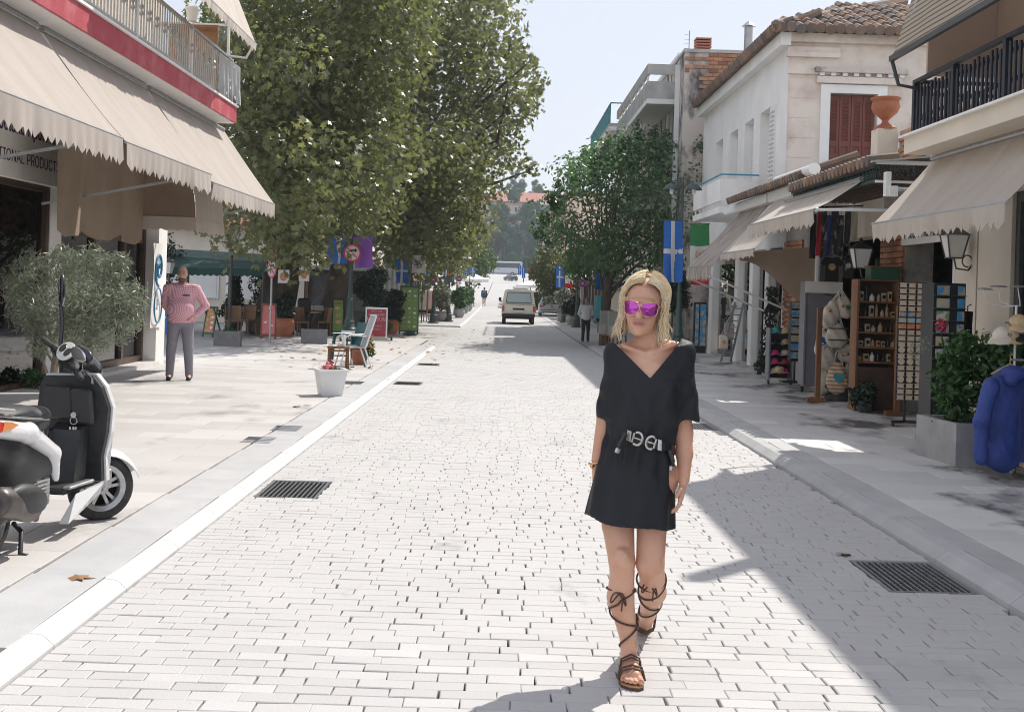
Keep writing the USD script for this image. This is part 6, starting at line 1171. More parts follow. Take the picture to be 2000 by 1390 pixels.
# ---------------------------------------------------------------- street furniture
pm('lamp_green', (.035, .06, .058), (.055, .085, .08), 14, .4, metal=.2); pm('flag_blue', (.03, .16, .55), (.035, .2, .62), 5, .7, trans=.25); pm('flag_white', (.74, .73, .72), None, rough=.7, trans=.25); pm('flag_green', (.05, .28, .10), None, rough=.7, trans=.25); pm('flag_red', (.60, .03, .04), None, rough=.7, trans=.25); pm('flag_purple', (.27, .10, .45), None, rough=.7, trans=.25); pm('sign_blue', (.03, .10, .42), None, rough=.4); pm('sign_red', (.55, .03, .04), None, rough=.4)
pm('concrete', (.36, .355, .35), (.26, .255, .25), 3, .85, .3, 60); pm('concrete_dark', (.20, .20, .21), (.15, .15, .16), 4, .85, .3, 60); pm('wicker', (.25, .155, .085), (.17, .10, .055), 30, .8, .5, 90); pm('canopy_green', (.012, .06, .05), None, rough=.8); pm('board_green', (.02, .085, .045), None, rough=.5); pm('menu_green', (.16, .30, .08), None, rough=.6); pm('food_brown', (.32, .15, .06), (.55, .38, .2), 9, .6); pm('food_red', (.50, .10, .06), (.6, .4, .2), 12, .6); pm('maroon', (.36, .035, .055), None, rough=.5); pm('plastic_green', (.012, .075, .07), None, rough=.35); pm('soil', (.05, .035, .025), None, rough=.95); pm('petal_orange', (.75, .12, .03), (.8, .25, .03), 30, .6); pm('petal_pink', (.70, .25, .25), (.6, .12, .15), 40, .6); pm('mesh_grey', (.16, .14, .13), (.11, .1, .095), 4, .8)
LAMP = [(.30, 0), (.30, .05), (.22, .07), (.20, .35), (.22, .38), (.18, .42), (.13, .55), (.15, .60), (.12, .64), (.085, .9), (.075, 1.15), (.095, 1.18), (.095, 1.24), (.07, 1.27), (.06, 1.5)]
def lamp_post(name, label, p, H, heads=True, s=1.0, group=None, z1=1.5):
    t = thing(name, label, 'lamp post', p, group=group); obj('base', MB().lathe([(r * s, z) for r, z in LAMP], n=16), MAT['lamp_green'], t, 40)
    obj('post', MB().lathe([(.055 * s, 1.5), (.065 * s, 1.62), (.052 * s, 1.66), (.045 * s, H * .6), (.06 * s, H * .6 + .05), (.042 * s, H * .6 + .1), (.036 * s, H)], n=12), MAT['lamp_green'], t, 40)
    if heads:
        for q in (-1, 1):
            a = obj('arm', MB().tube([(0, 0, H - .12), (q * .15, -.03 * q, H + .12), (q * .26, -.05 * q, H + .1), (q * .27, -.05 * q, H)], .016, 6), MAT['lamp_green'], t, True)
            obj('shade', MB().lathe([(.03, .05), (.09, .03), (.2, -.08), (.21, -.11), (.19, -.10), (.05, 0)], (q * .27, -.05 * q, H), 18), MAT['lamp_green'], a, 50); obj('bulb', MB().lathe([(.03, -.03), (.055, -.10), (.045, -.2), (.02, -.23)], (q * .27, -.05 * q, H), 12), MAT['lamp_glass'], a, 50)
        obj('finial', MB().lathe([(.03, 0), (.045, .05), (.02, .12), (.03, .16), (.004, .24)], (0, 0, H), 10), MAT['lamp_green'], t, 40)
    return t
def flag(label, px0, py0, px1, py1, d, kind, post_px=None, seed=0, cat='flag', skew=0):
    a, b, c, e = P(px0, py0, d), P(px1, py0, d), P(px1, py1, d), P(px0, py1, d); w = np.linalg.norm(b - a); t = thing('flag', label, cat, a)
    def S(u0, u1, w0, w1, off):
        us, ws = np.linspace(u0, u1, 7), np.linspace(w0, w1, 9); return A([[a + (b - a) * u + (e - a) * q + A([.02 * math.sin(u * 5 + q * 4 + seed) * q + skew * q * q, .05 * q * math.sin(u * 7 + q * 3 + seed) + off, .01 * math.sin(u * 6 + seed)]) for u in us] for q in ws])
    put = lambda n, r, m: obj(n, MB().sheet(S(*r, 0 if n == 'cloth' else -.0), .004 if n == 'cloth' else .012), MAT[m], t, 50, world=True)
    if kind == 'cross': put('cloth', (0, 1, 0, 1), 'flag_blue'); put('cross_upright', (.40, .60, 0.002, .998), 'flag_white'); put('cross_bar', (0.003, .398, .46, .54), 'flag_white'); put('cross_bar', (.602, .997, .46, .54), 'flag_white')
    elif kind == 'stripe': put('cloth', (0, 1, 0, 1), 'flag_blue'); put('stripe', (.42, .62, .002, .998), 'flag_white')
    elif kind == 'mexico': put('cloth', (0, 1, 0, .36), 'flag_green'); put('band', (0, 1, .36, .78), 'flag_white'); put('band', (0, 1, .78, 1), 'flag_red')
    elif kind == 'purple': put('cloth', (0, 1, 0, 1), 'flag_purple')
    elif kind == 'rings': put('cloth', (0, 1, 0, 1), 'flag_white')
    elif kind == 'red': put('cloth', (0, 1, 0, 1), 'flag_red')
    elif kind == 'france': put('cloth', (0, .34, 0, 1), 'flag_blue'); put('band', (.34, .67, 0, 1), 'flag_white'); put('band', (.67, 1, 0, 1), 'flag_red')
    else: put('cloth', (0, 1, 0, 1), 'flag_white')
    if kind in ('mexico', 'emblem'):
        m = a * .5 + c * .5 + A([0, -.03, .02 * w]); obj('emblem', MB().tube([m + A([math.cos(q) * w * .22, 0, math.sin(q) * w * .26]) for q in np.linspace(2.4, 2 * PI + .9, 18)], w * .03, 5).ball(m, (w * .1, .012, w * .1), 1), MAT['food_brown' if kind == 'mexico' else 'dark_metal'], t, world=True)
    if kind == 'rings':
        for i, (u, q, m_) in enumerate(((.22, .45, 'sign_blue'), (.45, .45, 'black'), (.70, .45, 'sign_red'), (.34, .62, 'petal_orange'), (.57, .62, 'board_green'))):
            m = a + (b - a) * u + (e - a) * q + A([0, -.045, 0]); obj('ring', MB().tube([m + A([math.cos(k) * w * .14, 0, math.sin(k) * w * .14]) for k in np.linspace(0, 2 * PI, 17)], w * .022, 5), MAT[m_], t, world=True)
    ends = [a + A([-.02, 0, .012]), b + A([.02, 0, .012])]
    if post_px is not None: ends.append(P(post_px, py0, d)); ends.sort(key=lambda v: v[0])
    obj('rod', MB().tube([ends[0], ends[-1]], .012, 6), MAT['lamp_green'], t, world=True); return t
def disc_sign(name, label, px, py, rpx, d, kind, pole_bottom=None, pole_px=None, rot=0, cat='road sign', sx=1.):
    c = P(px, py, d); r = rpx * d / FPX; t = thing(name, label, cat, (c[0], c[1], gz(c[1]))); o = c - LOC[str(t.GetPath())]; Rm = Rz(rot) @ Rx(PI / 2)
    D = lambda r0, z0, z1, m, n: obj(n, MB().lathe([(.001, z0), (r0, z0), (r0, z1), (.001, z1)], o, 28, R=Rm), MAT[m], t, 40)
    D(r, -.006, .006, 'sign_red', 'plate'); D(r * .82, .007, .010, 'sign_blue' if kind == 'nostop' else 'flag_white', 'face'); fr = lambda x, z: o + Rm @ A([x * r, z * r, .013])
    if kind == 'nostop':
        for s in ((-1, 1) if True else ()): obj('bar', MB().bar(fr(-.6 * s, -.6), fr(.6 * s, .6), r * .17, .006, up=Rm @ A([0, 0, 1.])), MAT['sign_red'], t)
        obj('emblem', MB().box(fr(0, -.1) + Rm @ A([0, 0, .006]), A([.5, .02, .3]) * r), MAT['flag_white'], t)
    else:
        obj('arrow', MB().bar(fr(-.15, -.5), fr(-.15, .3), r * .18, .006, up=Rm @ A([0, 0, 1.])).bar(fr(-.2, .3), fr(.35, .3), r * .18, .006, up=Rm @ A([0, 0, 1.])).add(*hull([fr(.3, .05), fr(.3, .55), fr(.6, .3), fr(.3, .05) + Rm @ A([0, 0, .006]), fr(.3, .55) + Rm @ A([0, 0, .006]), fr(.6, .3) + Rm @ A([0, 0, .006])])), MAT['black'], t)
        obj('bar', MB().bar(fr(-.55, .55) + Rm @ A([0, 0, .008]), fr(.55, -.55) + Rm @ A([0, 0, .008]), r * .12, .006, up=Rm @ A([0, 0, 1.])), MAT['sign_red'], t)
    if pole_bottom: obj('pole', MB().tube([o + A([0, .03, r + .05]), A([o[0], o[1] + .03, 0])], .03, 8).lathe([(.10, 0), (.10, .015), (.04, .03)], A([o[0], o[1] + .03, 0]), 12), MAT['steel'], t, True)
    return t
# near right lamp and its flags
lamp_post('lamp_post', 'dark green lamp post with two domed lamps behind the black dress shoulder', (4.42, 30.7, gz(30.7) + RPAV), 4.35)
flag('blue flag with white cross hanging left of the near right lamp post', 1296, 431, 1333, 551, 30.6, 'cross', 1340, 1); flag('green white and red flag with eagle emblem hanging right of lamp post', 1348, 438, 1385, 556, 30.6, 'mexico', 1338, 2)
p = P(683, 600, 36.3); lamp_post('lamp_post', 'dark green lamp post with pasted notice beside the empty chairs', (p[0], 36.3, gz(36.3) + LPAV), 4.4, s=1.05)
nb = thing('pasted_notice', 'white notice pasted round the base of left lamp post', 'notice', (p[0], 36.05, gz(36.3) + .3)); obj('paper', MB().sheet(A([[(p[0] + .232 * math.sin(a), 36.3 - .232 * math.cos(a), gz(36.3) + LPAV + .06 + .26 * u) for u in (0, .5, 1)] for a in np.linspace(-1.2, 1.2, 12)]), .003), MAT['paper'], nb, world=True); [obj('mark', MB().box((p[0] + x, 36.05, gz(36.3) + .23), (.025, .012, h)), MAT['black'], nb, world=True) for x, h in ((.05, .14), (.1, .1), (-.01, .1))]
flag('blue flag with white upright stripe half hidden by plane leaves', 642, 462, 679, 515, 36.2, 'stripe', 683, 3); flag('plain purple flag hanging from the left lamp post', 692, 462, 728, 523, 36.2, 'purple', 683, 4)
disc_sign('round_sign', 'round red rimmed sign on the left lamp post among leaves', 688, 494, 17, 36.1, 'turn')
flag('blue flag with white cross above the green menu boards', 773, 505, 797, 553, 44, 'cross', 803, 5); flag('white flag with five rings beside the menu boards', 804, 498, 831, 533, 44, 'rings', 800, 6)
p = P(802, 600, 44.5); lamp_post('lamp_post', 'dark lamp post standing behind the tall menu board', (p[0], 44.5, gz(44.5)), 4.3, s=.9)
for k, (px, d, lab, s) in enumerate([(847, 59.5, 'green bollard shaped sign post carrying a no stopping sign', .9), (876, 63, 'dark lamp post by round clipped shrub on the left', .9), (891, 78, 'dark lamp post behind the person in aqua top', .8), (1127, 61.5, 'dark green lamp post beside the person in white shirt', .9), (1101, 70, 'slim lamp post carrying the far right cross flag', .7)]):
    p = P(px, 600, d); lamp_post('lamp_post', lab, (p[0], d, gz(d) + (LPAV if px < 982 else 0.02)), 3.0 if k == 0 else 4.4, heads=k > 1, s=s)
disc_sign('no_stopping_sign', 'round blue and red no stopping sign on left pavement', 847, 546, 7.6, 59.2, 'nostop'); disc_sign('no_stopping_sign', 'second no stopping sign further off among awnings', 897, 544, 6, 74, 'nostop', True); disc_sign('no_stopping_sign', 'no stopping sign above the person in white shirt', 1138, 553, 8, 60, 'nostop', True)
disc_sign('no_turn_sign', 'round no right turn sign on grey pole by the cafe', 531, 524, 19, 33.5, 'turn', True, rot=-.9); disc_sign('no_turn_sign', 'upper red sign on grey cafe pole hidden by leaves', 528, 500, 13, 33.6, 'turn', rot=-.9)
for a in [('far blue and white flag beside first left no stopping sign', 831, 520, 846, 556, 62, 'stripe', 848, 7), ('small red and white flag by the left awnings', 867, 524, 876, 556, 66, 'france', 877, 8), ('blue flag hanging from the lamp post behind the person in aqua', 878, 524, 888, 552, 80, 'cross', 891, 9), ('distant blue flag with stripe among the left shops', 906, 522, 915, 540, 100, 'stripe', 917, 10), ('last tiny blue flag on the left before coach', 919, 522, 928, 540, 105, 'cross', 917, 11),
          ('blue flag with white cross on the slim right lamp post', 1086, 520, 1100, 562, 70, 'cross', 1101, 12), ('green white red flag on slim right lamp post', 1102, 523, 1118, 562, 70, 'mexico', 1101, 13), ('bright blue flag with white stripe under the mulberry tree', 1163, 530, 1187, 566, 43, 'stripe', 1188, 14), ('white flag with small dark emblem beside mulberry trunk', 1192, 535, 1213, 570, 43, 'emblem', 1188, 15),
          ('tiny blue cross flag at far right end of street', 1012, 519, 1018, 537, 118, 'cross', 1022, 16), ('tiny blue and white flag next to the red one', 1019, 523, 1026, 543, 112, 'stripe', 1022, 17), ('tiny red flag at far right end of street', 1032, 527, 1037, 549, 108, 'red', 1036, 18), ('tiny striped flag right of the red one', 1038, 528, 1045, 550, 108, 'france', 1036, 19)]: flag(*a)
for px, d, lab in ((1022, 115, 'thin flag pole at far right with two tiny flags'), (1036, 108, 'thin flag pole with the tiny red flag'), (917, 102, 'thin flag pole at far left with two tiny flags')):
    p = P(px, 560, d); fp_ = thing('flag_pole', lab, 'flag pole', (p[0], d, gz(d))); obj('pole', MB().tube([(0, 0, 0), (0, 0, 4.4)], .05, 6), MAT['lamp_green'], fp_, True); obj('cap', MB().ball((0, 0, 4.42), .08, 1), MAT['lamp_green'], fp_)
# planters
def planter(name, label, p, w, dp, h, mat, rz=0, th=.05, plant=None, pmat='leaf_shrub', taper=1.0, cat='planter', group=None):
    t = thing(name, label, cat, p, rz, group=group); f = lambda z: A([[-1, -1], [1, -1], [1, 1], [-1, 1]]) * A([w, dp]) / 2 * (taper + (1 - taper) * z / h)
    def ring(z, i): q = f(z) * (1 - 2 * i / min(w, dp)); return np.c_[q, np.full(4, z)]
    v = np.vstack([ring(0, 0), ring(h, 0), ring(h, th), ring(h - .06, th)]); F = [[3, 2, 1, 0]] + [[a * 4 + k, a * 4 + (k + 1) % 4, a * 4 + 4 + (k + 1) % 4, a * 4 + 4 + k] for a in range(3) for k in range(4)]
    obj('box', (v, tri(F)), MAT[mat], t); q = ring(h - .055, th); obj('soil', (np.vstack([q, q - A([0, 0, .02])]), tri(BOXF[:, ::-1])), MAT['soil'], t)
    if plant: obj('plant', clump_leaves([np.r_[A(c[:3]), c[3]] for c in plant[0]], plant[1], plant[2], plant[3] if len(plant) > 3 else LEAF_OVAL, rg), MAT[pmat], t)
    return t
rg = np.random.default_rng(41)
p = G(441, 676, LPAV); planter('concrete_planter', 'grey concrete planter box standing near the person in pink shirt', p + A([0, .2, 0]), .66, .45, .38, 'concrete_dark', .12, plant=([(0, 0, .38, .12), (.15, 0, .36, .08)], 50, .06), group=None)
p = G(611, 672, LPAV); planter('concrete_planter', 'grey concrete planter box between the grey pole and chairs', p + A([0, .2, 0]), .72, .45, .40, 'concrete_dark', .15)
p = G(730, 655, LPAV); planter('concrete_planter', 'grey planter hidden behind bushy fern beside museum board', p + A([-.3, .3, 0]), .6, .5, .42, 'concrete', 0, plant=([(.1, 0, .5, .3), (.45, -.1, .4, .3), (.3, -.2, .25, .25), (.7, -.1, .3, .2)], 150, .10), pmat='leaf_shrub')
p = G(641, 774, LPAV); fb = planter('flower_box', 'white plastic flower box with drooping pink flowers on left pavement', p + A([-.0, .18, 0]), .40, .40, .37, 'white_metal', .35, .03, taper=.72)
obj('rim', MB().box((0, .195, .36), (.44, .05, .035)).box((0, -.195, .36), (.44, .05, .035)).box((.195, 0, .36), (.05, .34, .035)).box((-.195, 0, .36), (.05, .34, .035)), MAT['white_metal'], fb)
obj('flowers', MB().add(*clump_leaves([np.r_[A([.0, .05, .40]), .09], np.r_[A([-.06, -.02, .38]), .07]], 60, .035, LEAF_OVAL, rg)), MAT['petal_pink'], fb); obj('leaves', MB().add(*clump_leaves([np.r_[A([.02, -.03, .33]), .09]], 40, .05, LEAF_OVAL, rg)), MAT['leaf_shrub'], fb)
p = G(702, 712, LPAV); tp = thing('flower_pot', 'terracotta pot of orange flowers behind the empty chairs', 'flower pot', p); obj('pot', MB().lathe([(.13, 0), (.19, .27), (.21, .27), (.21, .32), (.18, .32), (.17, .28), (.02, .28)], n=20), MAT['terracotta'], tp, 40)
cl = [np.r_[A([x, y, z]), .13] for x, y, z in ((-.08, 0, .4), (.08, 0, .42), (.02, .1, .5), (.15, -.05, .5), (-.02, -.1, .36), (.18, 0, .36), (.2, -.1, .28))]; obj('leaves', clump_leaves(cl, 55, .06, LEAF_OVAL, rg), MAT['leaf_bright'], tp); obj('flowers', clump_leaves([np.r_[c[:3] + A([0, -.03, .06]), .1] for c in cl], 12, .055, LEAF_TUFT, rg), MAT['petal_orange'], tp)
# chairs and little table
def armchair(name, label, p, rz, seat, fr_):
    t = thing(name, label, 'chair', p, rz)
    obj('seat', MB().cbox((0, 0, .42), (.46, .44, .03), .01), MAT[seat], t); obj('backrest', MB().cbox((0, .30, .72), (.44, .03, .62), .01, Rx(-.28)), MAT[seat], t)
    for s in (-1, 1):
        obj('front_leg', MB().tube([(s * .25, -.3, 0), (s * .24, -.19, .42)], .014, 6), MAT[fr_], t, True); obj('rear_leg', MB().tube([(s * .25, .34, 0), (s * .23, .18, .42)], .014, 6), MAT[fr_], t, True)
        obj('armrest', MB().tube([(s * .25, -.21, .42), (s * .27, -.24, .6), (s * .27, -.1, .66), (s * .26, .2, .64)], .016, 6), MAT[fr_], t, True); obj('back_post', MB().tube([(s * .235, .2, .42), (s * .23, .39, 1.03)], .016, 6), MAT[fr_], t, True)
    obj('back_rail', MB().tube([(-.23, .39, 1.03), (.23, .39, 1.03)], .016, 6), MAT[fr_], t, True); return t
p = G(668, 722, LPAV); armchair('garden_chair', 'garden chair with striped grey back and white metal frame', p + A([.15, .35, 0]), -1.25, 'steel', 'white_metal')
t = thing('plastic_chair', 'dark green moulded plastic armchair behind the white framed one', 'chair', p + A([-.02, 1.0, 0]), -.9)
obj('seat', MB().cbox((0, 0, .40), (.5, .48, .05), .02), MAT['plastic_green'], t); obj('backrest', MB().sheet(A([[(.26 * math.sin(a), .22 + .06 * math.cos(a) + .12 * u, .42 + .44 * u) for u in np.linspace(0, 1, 5)] for a in np.linspace(-1.3, 1.3, 9)]), .012), MAT['plastic_green'], t, 50)
for s in (-1, 1):
    obj('armrest', MB().cbox((s * .27, 0, .64), (.07, .44, .03), .012), MAT['plastic_green'], t); obj('leg', MB().add(*hull([(s * (.26 + a), -.2 + b, z) for z, a, b in ((0, .03, -.04), (0, .0, -.0), (.63, 0, 0), (.63, -.03, .06))] + [(s * .24, -.2, 0), (s * .22, -.18, .63)])), MAT['plastic_green'], t); obj('leg', MB().add(*hull([(s * (.26 + a), .2 + b, z) for z, a, b in ((0, .03, .06), (0, .0, .02), (.63, 0, 0), (.63, -.03, .06))] + [(s * .24, .22, 0), (s * .22, .2, .63)])), MAT['plastic_green'], t)
q = G(658, 722, LPAV); st = thing('stool', 'small dark wooden stool used as table between the chairs', 'stool', q + A([0, .15, 0]), .1); obj('top', MB().cbox((0, 0, .42), (.42, .36, .04), .01), MAT['wood'], st)
for sx in (-1, 1):
    for sy in (-1, 1): obj('leg', MB().bar((sx * .18, sy * .14, 0), (sx * .165, sy * .12, .40), .04), MAT['wood'], st)
    obj('stretcher', MB().bar((sx * .17, -.13, .2), (sx * .17, .13, .2), .022), MAT['wood'], st)
obj('stretcher', MB().bar((-.17, .13, .25), (.17, .13, .25), .022).bar((-.165, -.12, .36), (.165, -.12, .36), .03), MAT['wood'], st)
bo = thing('water_bottle', 'clear plastic bottle with blue cap on the stool', 'bottle', q + A([.1, .1, .44])); obj('bottle', MB().lathe([(.035, 0), (.038, .02), (.038, .17), (.016, .21), (.016, .225)], n=12), MAT['lamp_glass'], bo, 40); obj('cap', MB().lathe([(.018, .225), (.018, .25)], n=10), MAT['sign_blue'], bo)
tr_ = thing('serving_tray', 'white tray with red packet lying on garden chair', 'tray', q + A([-.16, .1, .447])); obj('tray', MB().cbox((0, 0, .005), (.26, .3, .012), .004), MAT['paper'], tr_); obj('packet', MB().cbox((.02, 0, .025), (.1, .07, .02), .005), MAT['food_red'], tr_)
# boards
def a_board(name, label, px, py_top, py_bot, wpx, d, frame, face, rz=0, lean=.16, items=None, text=(), off=LPAV, legs=True, top=None):
    b = P(px, py_bot, d); z0 = gz(d) + off; h = (P(px, py_top, d)[2] - z0); w = wpx * d / FPX; t = thing(name, label, 'sign board', (b[0], d, z0), rz); R_ = Rx(-lean)
    T = lambda v: (np.asarray(v, float)) @ R_.T; fr = MB(); z1 = .12 if legs else .03
    for s in (-1, 1): fr.box((s * (w / 2 - .02), 0, h / 2), (.04, .035, h))
    fr.box((0, 0, h - .03), (w - .08, .033, .06)).box((0, 0, z1), (w - .08, .033, .05)); v, f = fr.get(); obj('frame', (T(v), f), MAT[frame], t)
    if legs: obj('rear_leg', MB().bar((-w / 2 + .03, .02, h * .95), (-w / 2 + .03, .42, 0), .035).bar((w / 2 - .03, .02, h * .95), (w / 2 - .03, .42, 0), .035), MAT[frame], t)
    v, f = MB().box((0, .002, (h + z1) / 2), (w - .08, .018, h - z1 - .06)).get(); obj('face', (T(v), f), MAT[face], t)
    for (x, z, s, m) in (items or []):
        v, f = MB().lathe([(.001, 0), (s, 0), (s, .006), (.001, .006)], (x * w, -.008, z1 + z * (h - z1)), 10, R=Rx(PI / 2) @ np.diag([1, .6, 1])).get(); obj('picture', (T(v), f), MAT[m], t)
    for (s, z, hh, ww, m) in text:
        mb_ = MB().text(s, hh * h, ((-ww * w / 2, -.010, z * h), (1, 0, 0), (0, 0, 1)), .003, True, ww * w); v, f = mb_.get(); v[:, 1] = -.0105 - (v[:, 1] + .0105 if False else 0) ; obj('lettering', (T(v + A([0, -.002, 0])), f), MAT[m], t)
    return t
grid = [(x, z, .055, ['food_brown', 'food_red', 'paper'][(i + j) % 3]) for i, x in enumerate((-.28, 0, .28)) for j, z in enumerate((.1, .2, .3, .4, .5, .68, .78, .88))]
a_board('menu_board', 'tall green double menu board with rows of food pictures', 798, 558, 650, 38, 43.5, 'board_green', 'menu_green', .1, .05, grid); a_board('museum_board', 'dark red board reading MUSEUM in white letters', 734, 600, 660, 43, 38, 'white_metal', 'maroon', .05, .03, text=[('VISIT OUR', .86, .05, .5, 'flag_white'), ('ARCHIMEDES', .74, .07, .72, 'flag_white'), ('MUSEUM', .58, .11, .86, 'flag_white'), ('FOR EXHIBITS', .40, .05, .5, 'flag_white'), ('OPEN DAILY', .30, .05, .45, 'flag_white')], legs=False)
p = P(740, 665, 37.5); bs_ = thing('sign_foot', 'low grey weighted foot in front of museum board', 'sign base', (p[0], 37.3, gz(37.3) + LPAV)); obj('plate', MB().add(*hull([(-.45, -.25, 0), (.45, -.25, 0), (.45, .2, 0), (-.45, .2, 0), (-.2, -.1, .12), (.2, -.1, .12), (.2, .1, .12), (-.2, .1, .12)])), MAT['steel'], bs_); obj('wheel', MB().lathe([(.06, -.03), (.06, .03)], (.4, 0, .06), 12, R=Ry(PI / 2)), MAT['black'], bs_)
a_board('gyros_board', 'black framed easel board with a gyros picture beside lamp post', 659, 582, 650, 24, 40, 'black', 'menu_green', .1, .12, [(0, .5, .11, 'food_brown'), (-.1, .7, .08, 'food_red'), (.05, .3, .1, 'food_red')], [('GYROS', .84, .06, .6, 'flag_red')]); a_board('easel_board', 'wooden easel with pink menu poster behind the grey pole', 523, 592, 660, 30, 36, 'wood', 'petal_pink', .1, .12, [(-.2, .4, .05, 'paper'), (.1, .6, .05, 'food_red'), (.2, .3, .05, 'paper'), (-.1, .75, .05, 'food_brown'), (.1, .85, .05, 'paper')])
a_board('a_frame_board', 'green A frame board with food pictures right of the person in pink shirt', 405, 597, 668, 28, 36, 'board_green', 'food_red', -.5, .2, [(x, z, .05, 'paper' if (i % 2) else 'menu_green') for i, (x, z) in enumerate(((-.2, .2), (.2, .2), (-.2, .4), (.2, .4), (-.2, .6), (.2, .6), (0, .8)))]); a_board('blue_menu_board', 'light blue menu board with small pictures left of the person in pink shirt', 318, 560, 655, 18, 37, 'sign_blue', 'pack_blue', 0, .05, [(0, z, .08, 'paper') for z in (.3, .5, .7, .88)])
a_board('sandwich_board', 'dark sandwich board with chalked drawings near the person in white shirt', 1181, 603, 672, 24, 41, 'maroon', 'black', -.35, .22, [(-.1, .7, .05, 'lens_magenta'), (.1, .5, .05, 'flag_blue'), (-.1, .4, .05, 'menu_green'), (.1, .25, .05, 'sign_blue')], off=.02)
for px, py, w, h, lab, d in ((554, 540, 22, 26, 'hanging poster of grilled meat on pale ground under the leaves', 38), (594, 536, 20, 26, 'hanging poster with food plates right of the first poster', 38)):
    c = P(px, py, d); t = thing('food_poster', lab, 'poster', c); k = d / FPX; obj('panel', MB().cbox((0, 0, 0), (w * k, .03, h * k), .005), MAT['paper'], t); obj('picture', MB().ball((0, -.02, 0), (w * k * .34, .012, h * k * .34), 1), MAT['food_red'], t); obj('hanger', MB().tube([(0, 0, h * k / 2), (0, 0, h * k / 2 + .8)], .008, 4), MAT['dark_metal'], t)
# cafe chairs, tables and pots under the tree
def cafe_chair(p, rz, label):
    t = thing('wicker_chair', label, 'chair', p, rz, group=None); obj('seat', MB().cbox((0, 0, .44), (.46, .46, .06), .02), MAT['wicker'], t); obj('backrest', MB().sheet(A([[(.25 * math.sin(a), .2 * math.cos(a) + .04 + .05 * u, .46 + .45 * u) for u in np.linspace(0, 1, 5)] for a in np.linspace(-1.5, 1.5, 9)]), .03), MAT['wicker'], t, 50)
    for sx in (-1, 1):
        for sy in (-1, 1): obj('leg', MB().bar((sx * .2, sy * .2, 0), (sx * .2, sy * .2, .42), .035), MAT['wicker'], t)
    return t
def cafe_table(p, label, menu=None):
    t = thing('cafe_table', label, 'table', p); obj('table_top', MB().cbox((0, 0, .73), (.8, .8, .035), .01), MAT['wood_light'], t); obj('stem', MB().tube([(0, 0, 0), (0, 0, .72)], .035, 8), MAT['dark_metal'], t, True); obj('foot', MB().lathe([(.24, 0), (.22, .03), (.04, .05)], n=14), MAT['dark_metal'], t, 40); return t
for i, (px, d, rz, lab) in enumerate([(457, 38, .4, 'wicker chair at the left end of cafe terrace'), (484, 39, -.5, 'second wicker chair left of the easel menu'), (585, 39, .8, 'wicker chair below the heart shaped poster'), (632, 40, -1.2, 'wicker chair right of the black menu stand'), (612, 42.5, 2.6, 'wicker chair behind the table with white menus'), (500, 42, 2.9, 'wicker chair pushed in behind left cafe table')]): cafe_chair(A([P(px, 600, d)[0], d, gz(d) + LPAV]), rz, lab)
for px, d, lab in ((488, 40.5, 'left wooden cafe table among wicker chairs'), (602, 40.5, 'right wooden cafe table with white menus standing on it')): cafe_table(A([P(px, 600, d)[0], d, gz(d) + LPAV]), lab)
p = A([P(612, 600, 40.3)[0], 40.3, gz(40) + .86]); mn = thing('open_menu', 'open white menu lying on dark stand over cafe table', 'menu', p); obj('page', MB().box((-.16, 0, .08), (.32, .02, .24), Rx(.9)), MAT['paper'], mn); obj('page', MB().box((.18, 0, .08), (.32, .02, .24), Rx(.9)), MAT['lamp_glass'], mn)
ms = thing('menu_stand', 'black padded stand by the tree trunk beside cafe table', 'stand', A([P(594, 600, 39.6)[0], 39.6, gz(39.6) + LPAV])); obj('back', MB().cbox((0, 0, .95), (.42, .2, .5), .06), MAT['black'], ms); obj('body', MB().cbox((-.02, 0, .4), (.5, .36, .62), .08), MAT['black'], ms); obj('pole', MB().tube([(.0, .05, 0), (.0, .05, 2.1)], .03, 6), MAT['dark_metal'], ms)
def pot_plant(name, label, p, pr, ph, cl, mat, per, size, pot='terracotta', leaf=LEAF_OVAL, trunk=None, cat='potted plant'):
    t = thing(name, label, cat, p); obj('pot', MB().lathe([(pr * .6, 0), (pr * .95, ph * .45), (pr, ph * .75), (pr * .8, ph), (pr * .86, ph), (pr * .86, ph + .03), (pr * .7, ph + .03), (pr * .65, ph * .9), (.01, ph * .9)], n=18), MAT[pot], t, 40)
    if trunk: obj('trunk', MB().tube([(0, 0, ph * .85), (.03, 0, (ph + trunk) * .6), (0, 0, trunk)], [.035, .028, .02], 6), MAT['bark_dark'], t, True)
    obj('foliage', clump_leaves([np.r_[A(c[:3]), c[3]] for c in cl], per, size, leaf, rg), MAT[mat], t); return t
g_ = lambda px, d, o=LPAV: A([P(px, 600, d)[0], d, gz(d) + o])
ballc = lambda z, R, n=14: [(R * .6 * math.cos(i * 2.4) * math.sin(i * .8 + .4), R * .6 * math.sin(i * 2.4) * math.sin(i * .8 + .4), z + R * .6 * math.cos(i * .8 + .4), R * .5) for i in range(n)]
pot_plant('potted_cypress', 'dark conical shrub in a pot behind wicker chairs', g_(458, 41), .3, .4, [(0, 0, .55 + .2 * i, .36 - .028 * i) for i in range(9)] + [(.3, .1, .6, .25), (-.3, 0, .7, .25)], 'leaf_dark', 110, .10, 'black'); pot_plant('potted_shrub', 'leafy shrub in big round clay pot right of easel', g_(556, 38), .34, .55, ballc(.95, .42), 'leaf_dark', 110, .10)
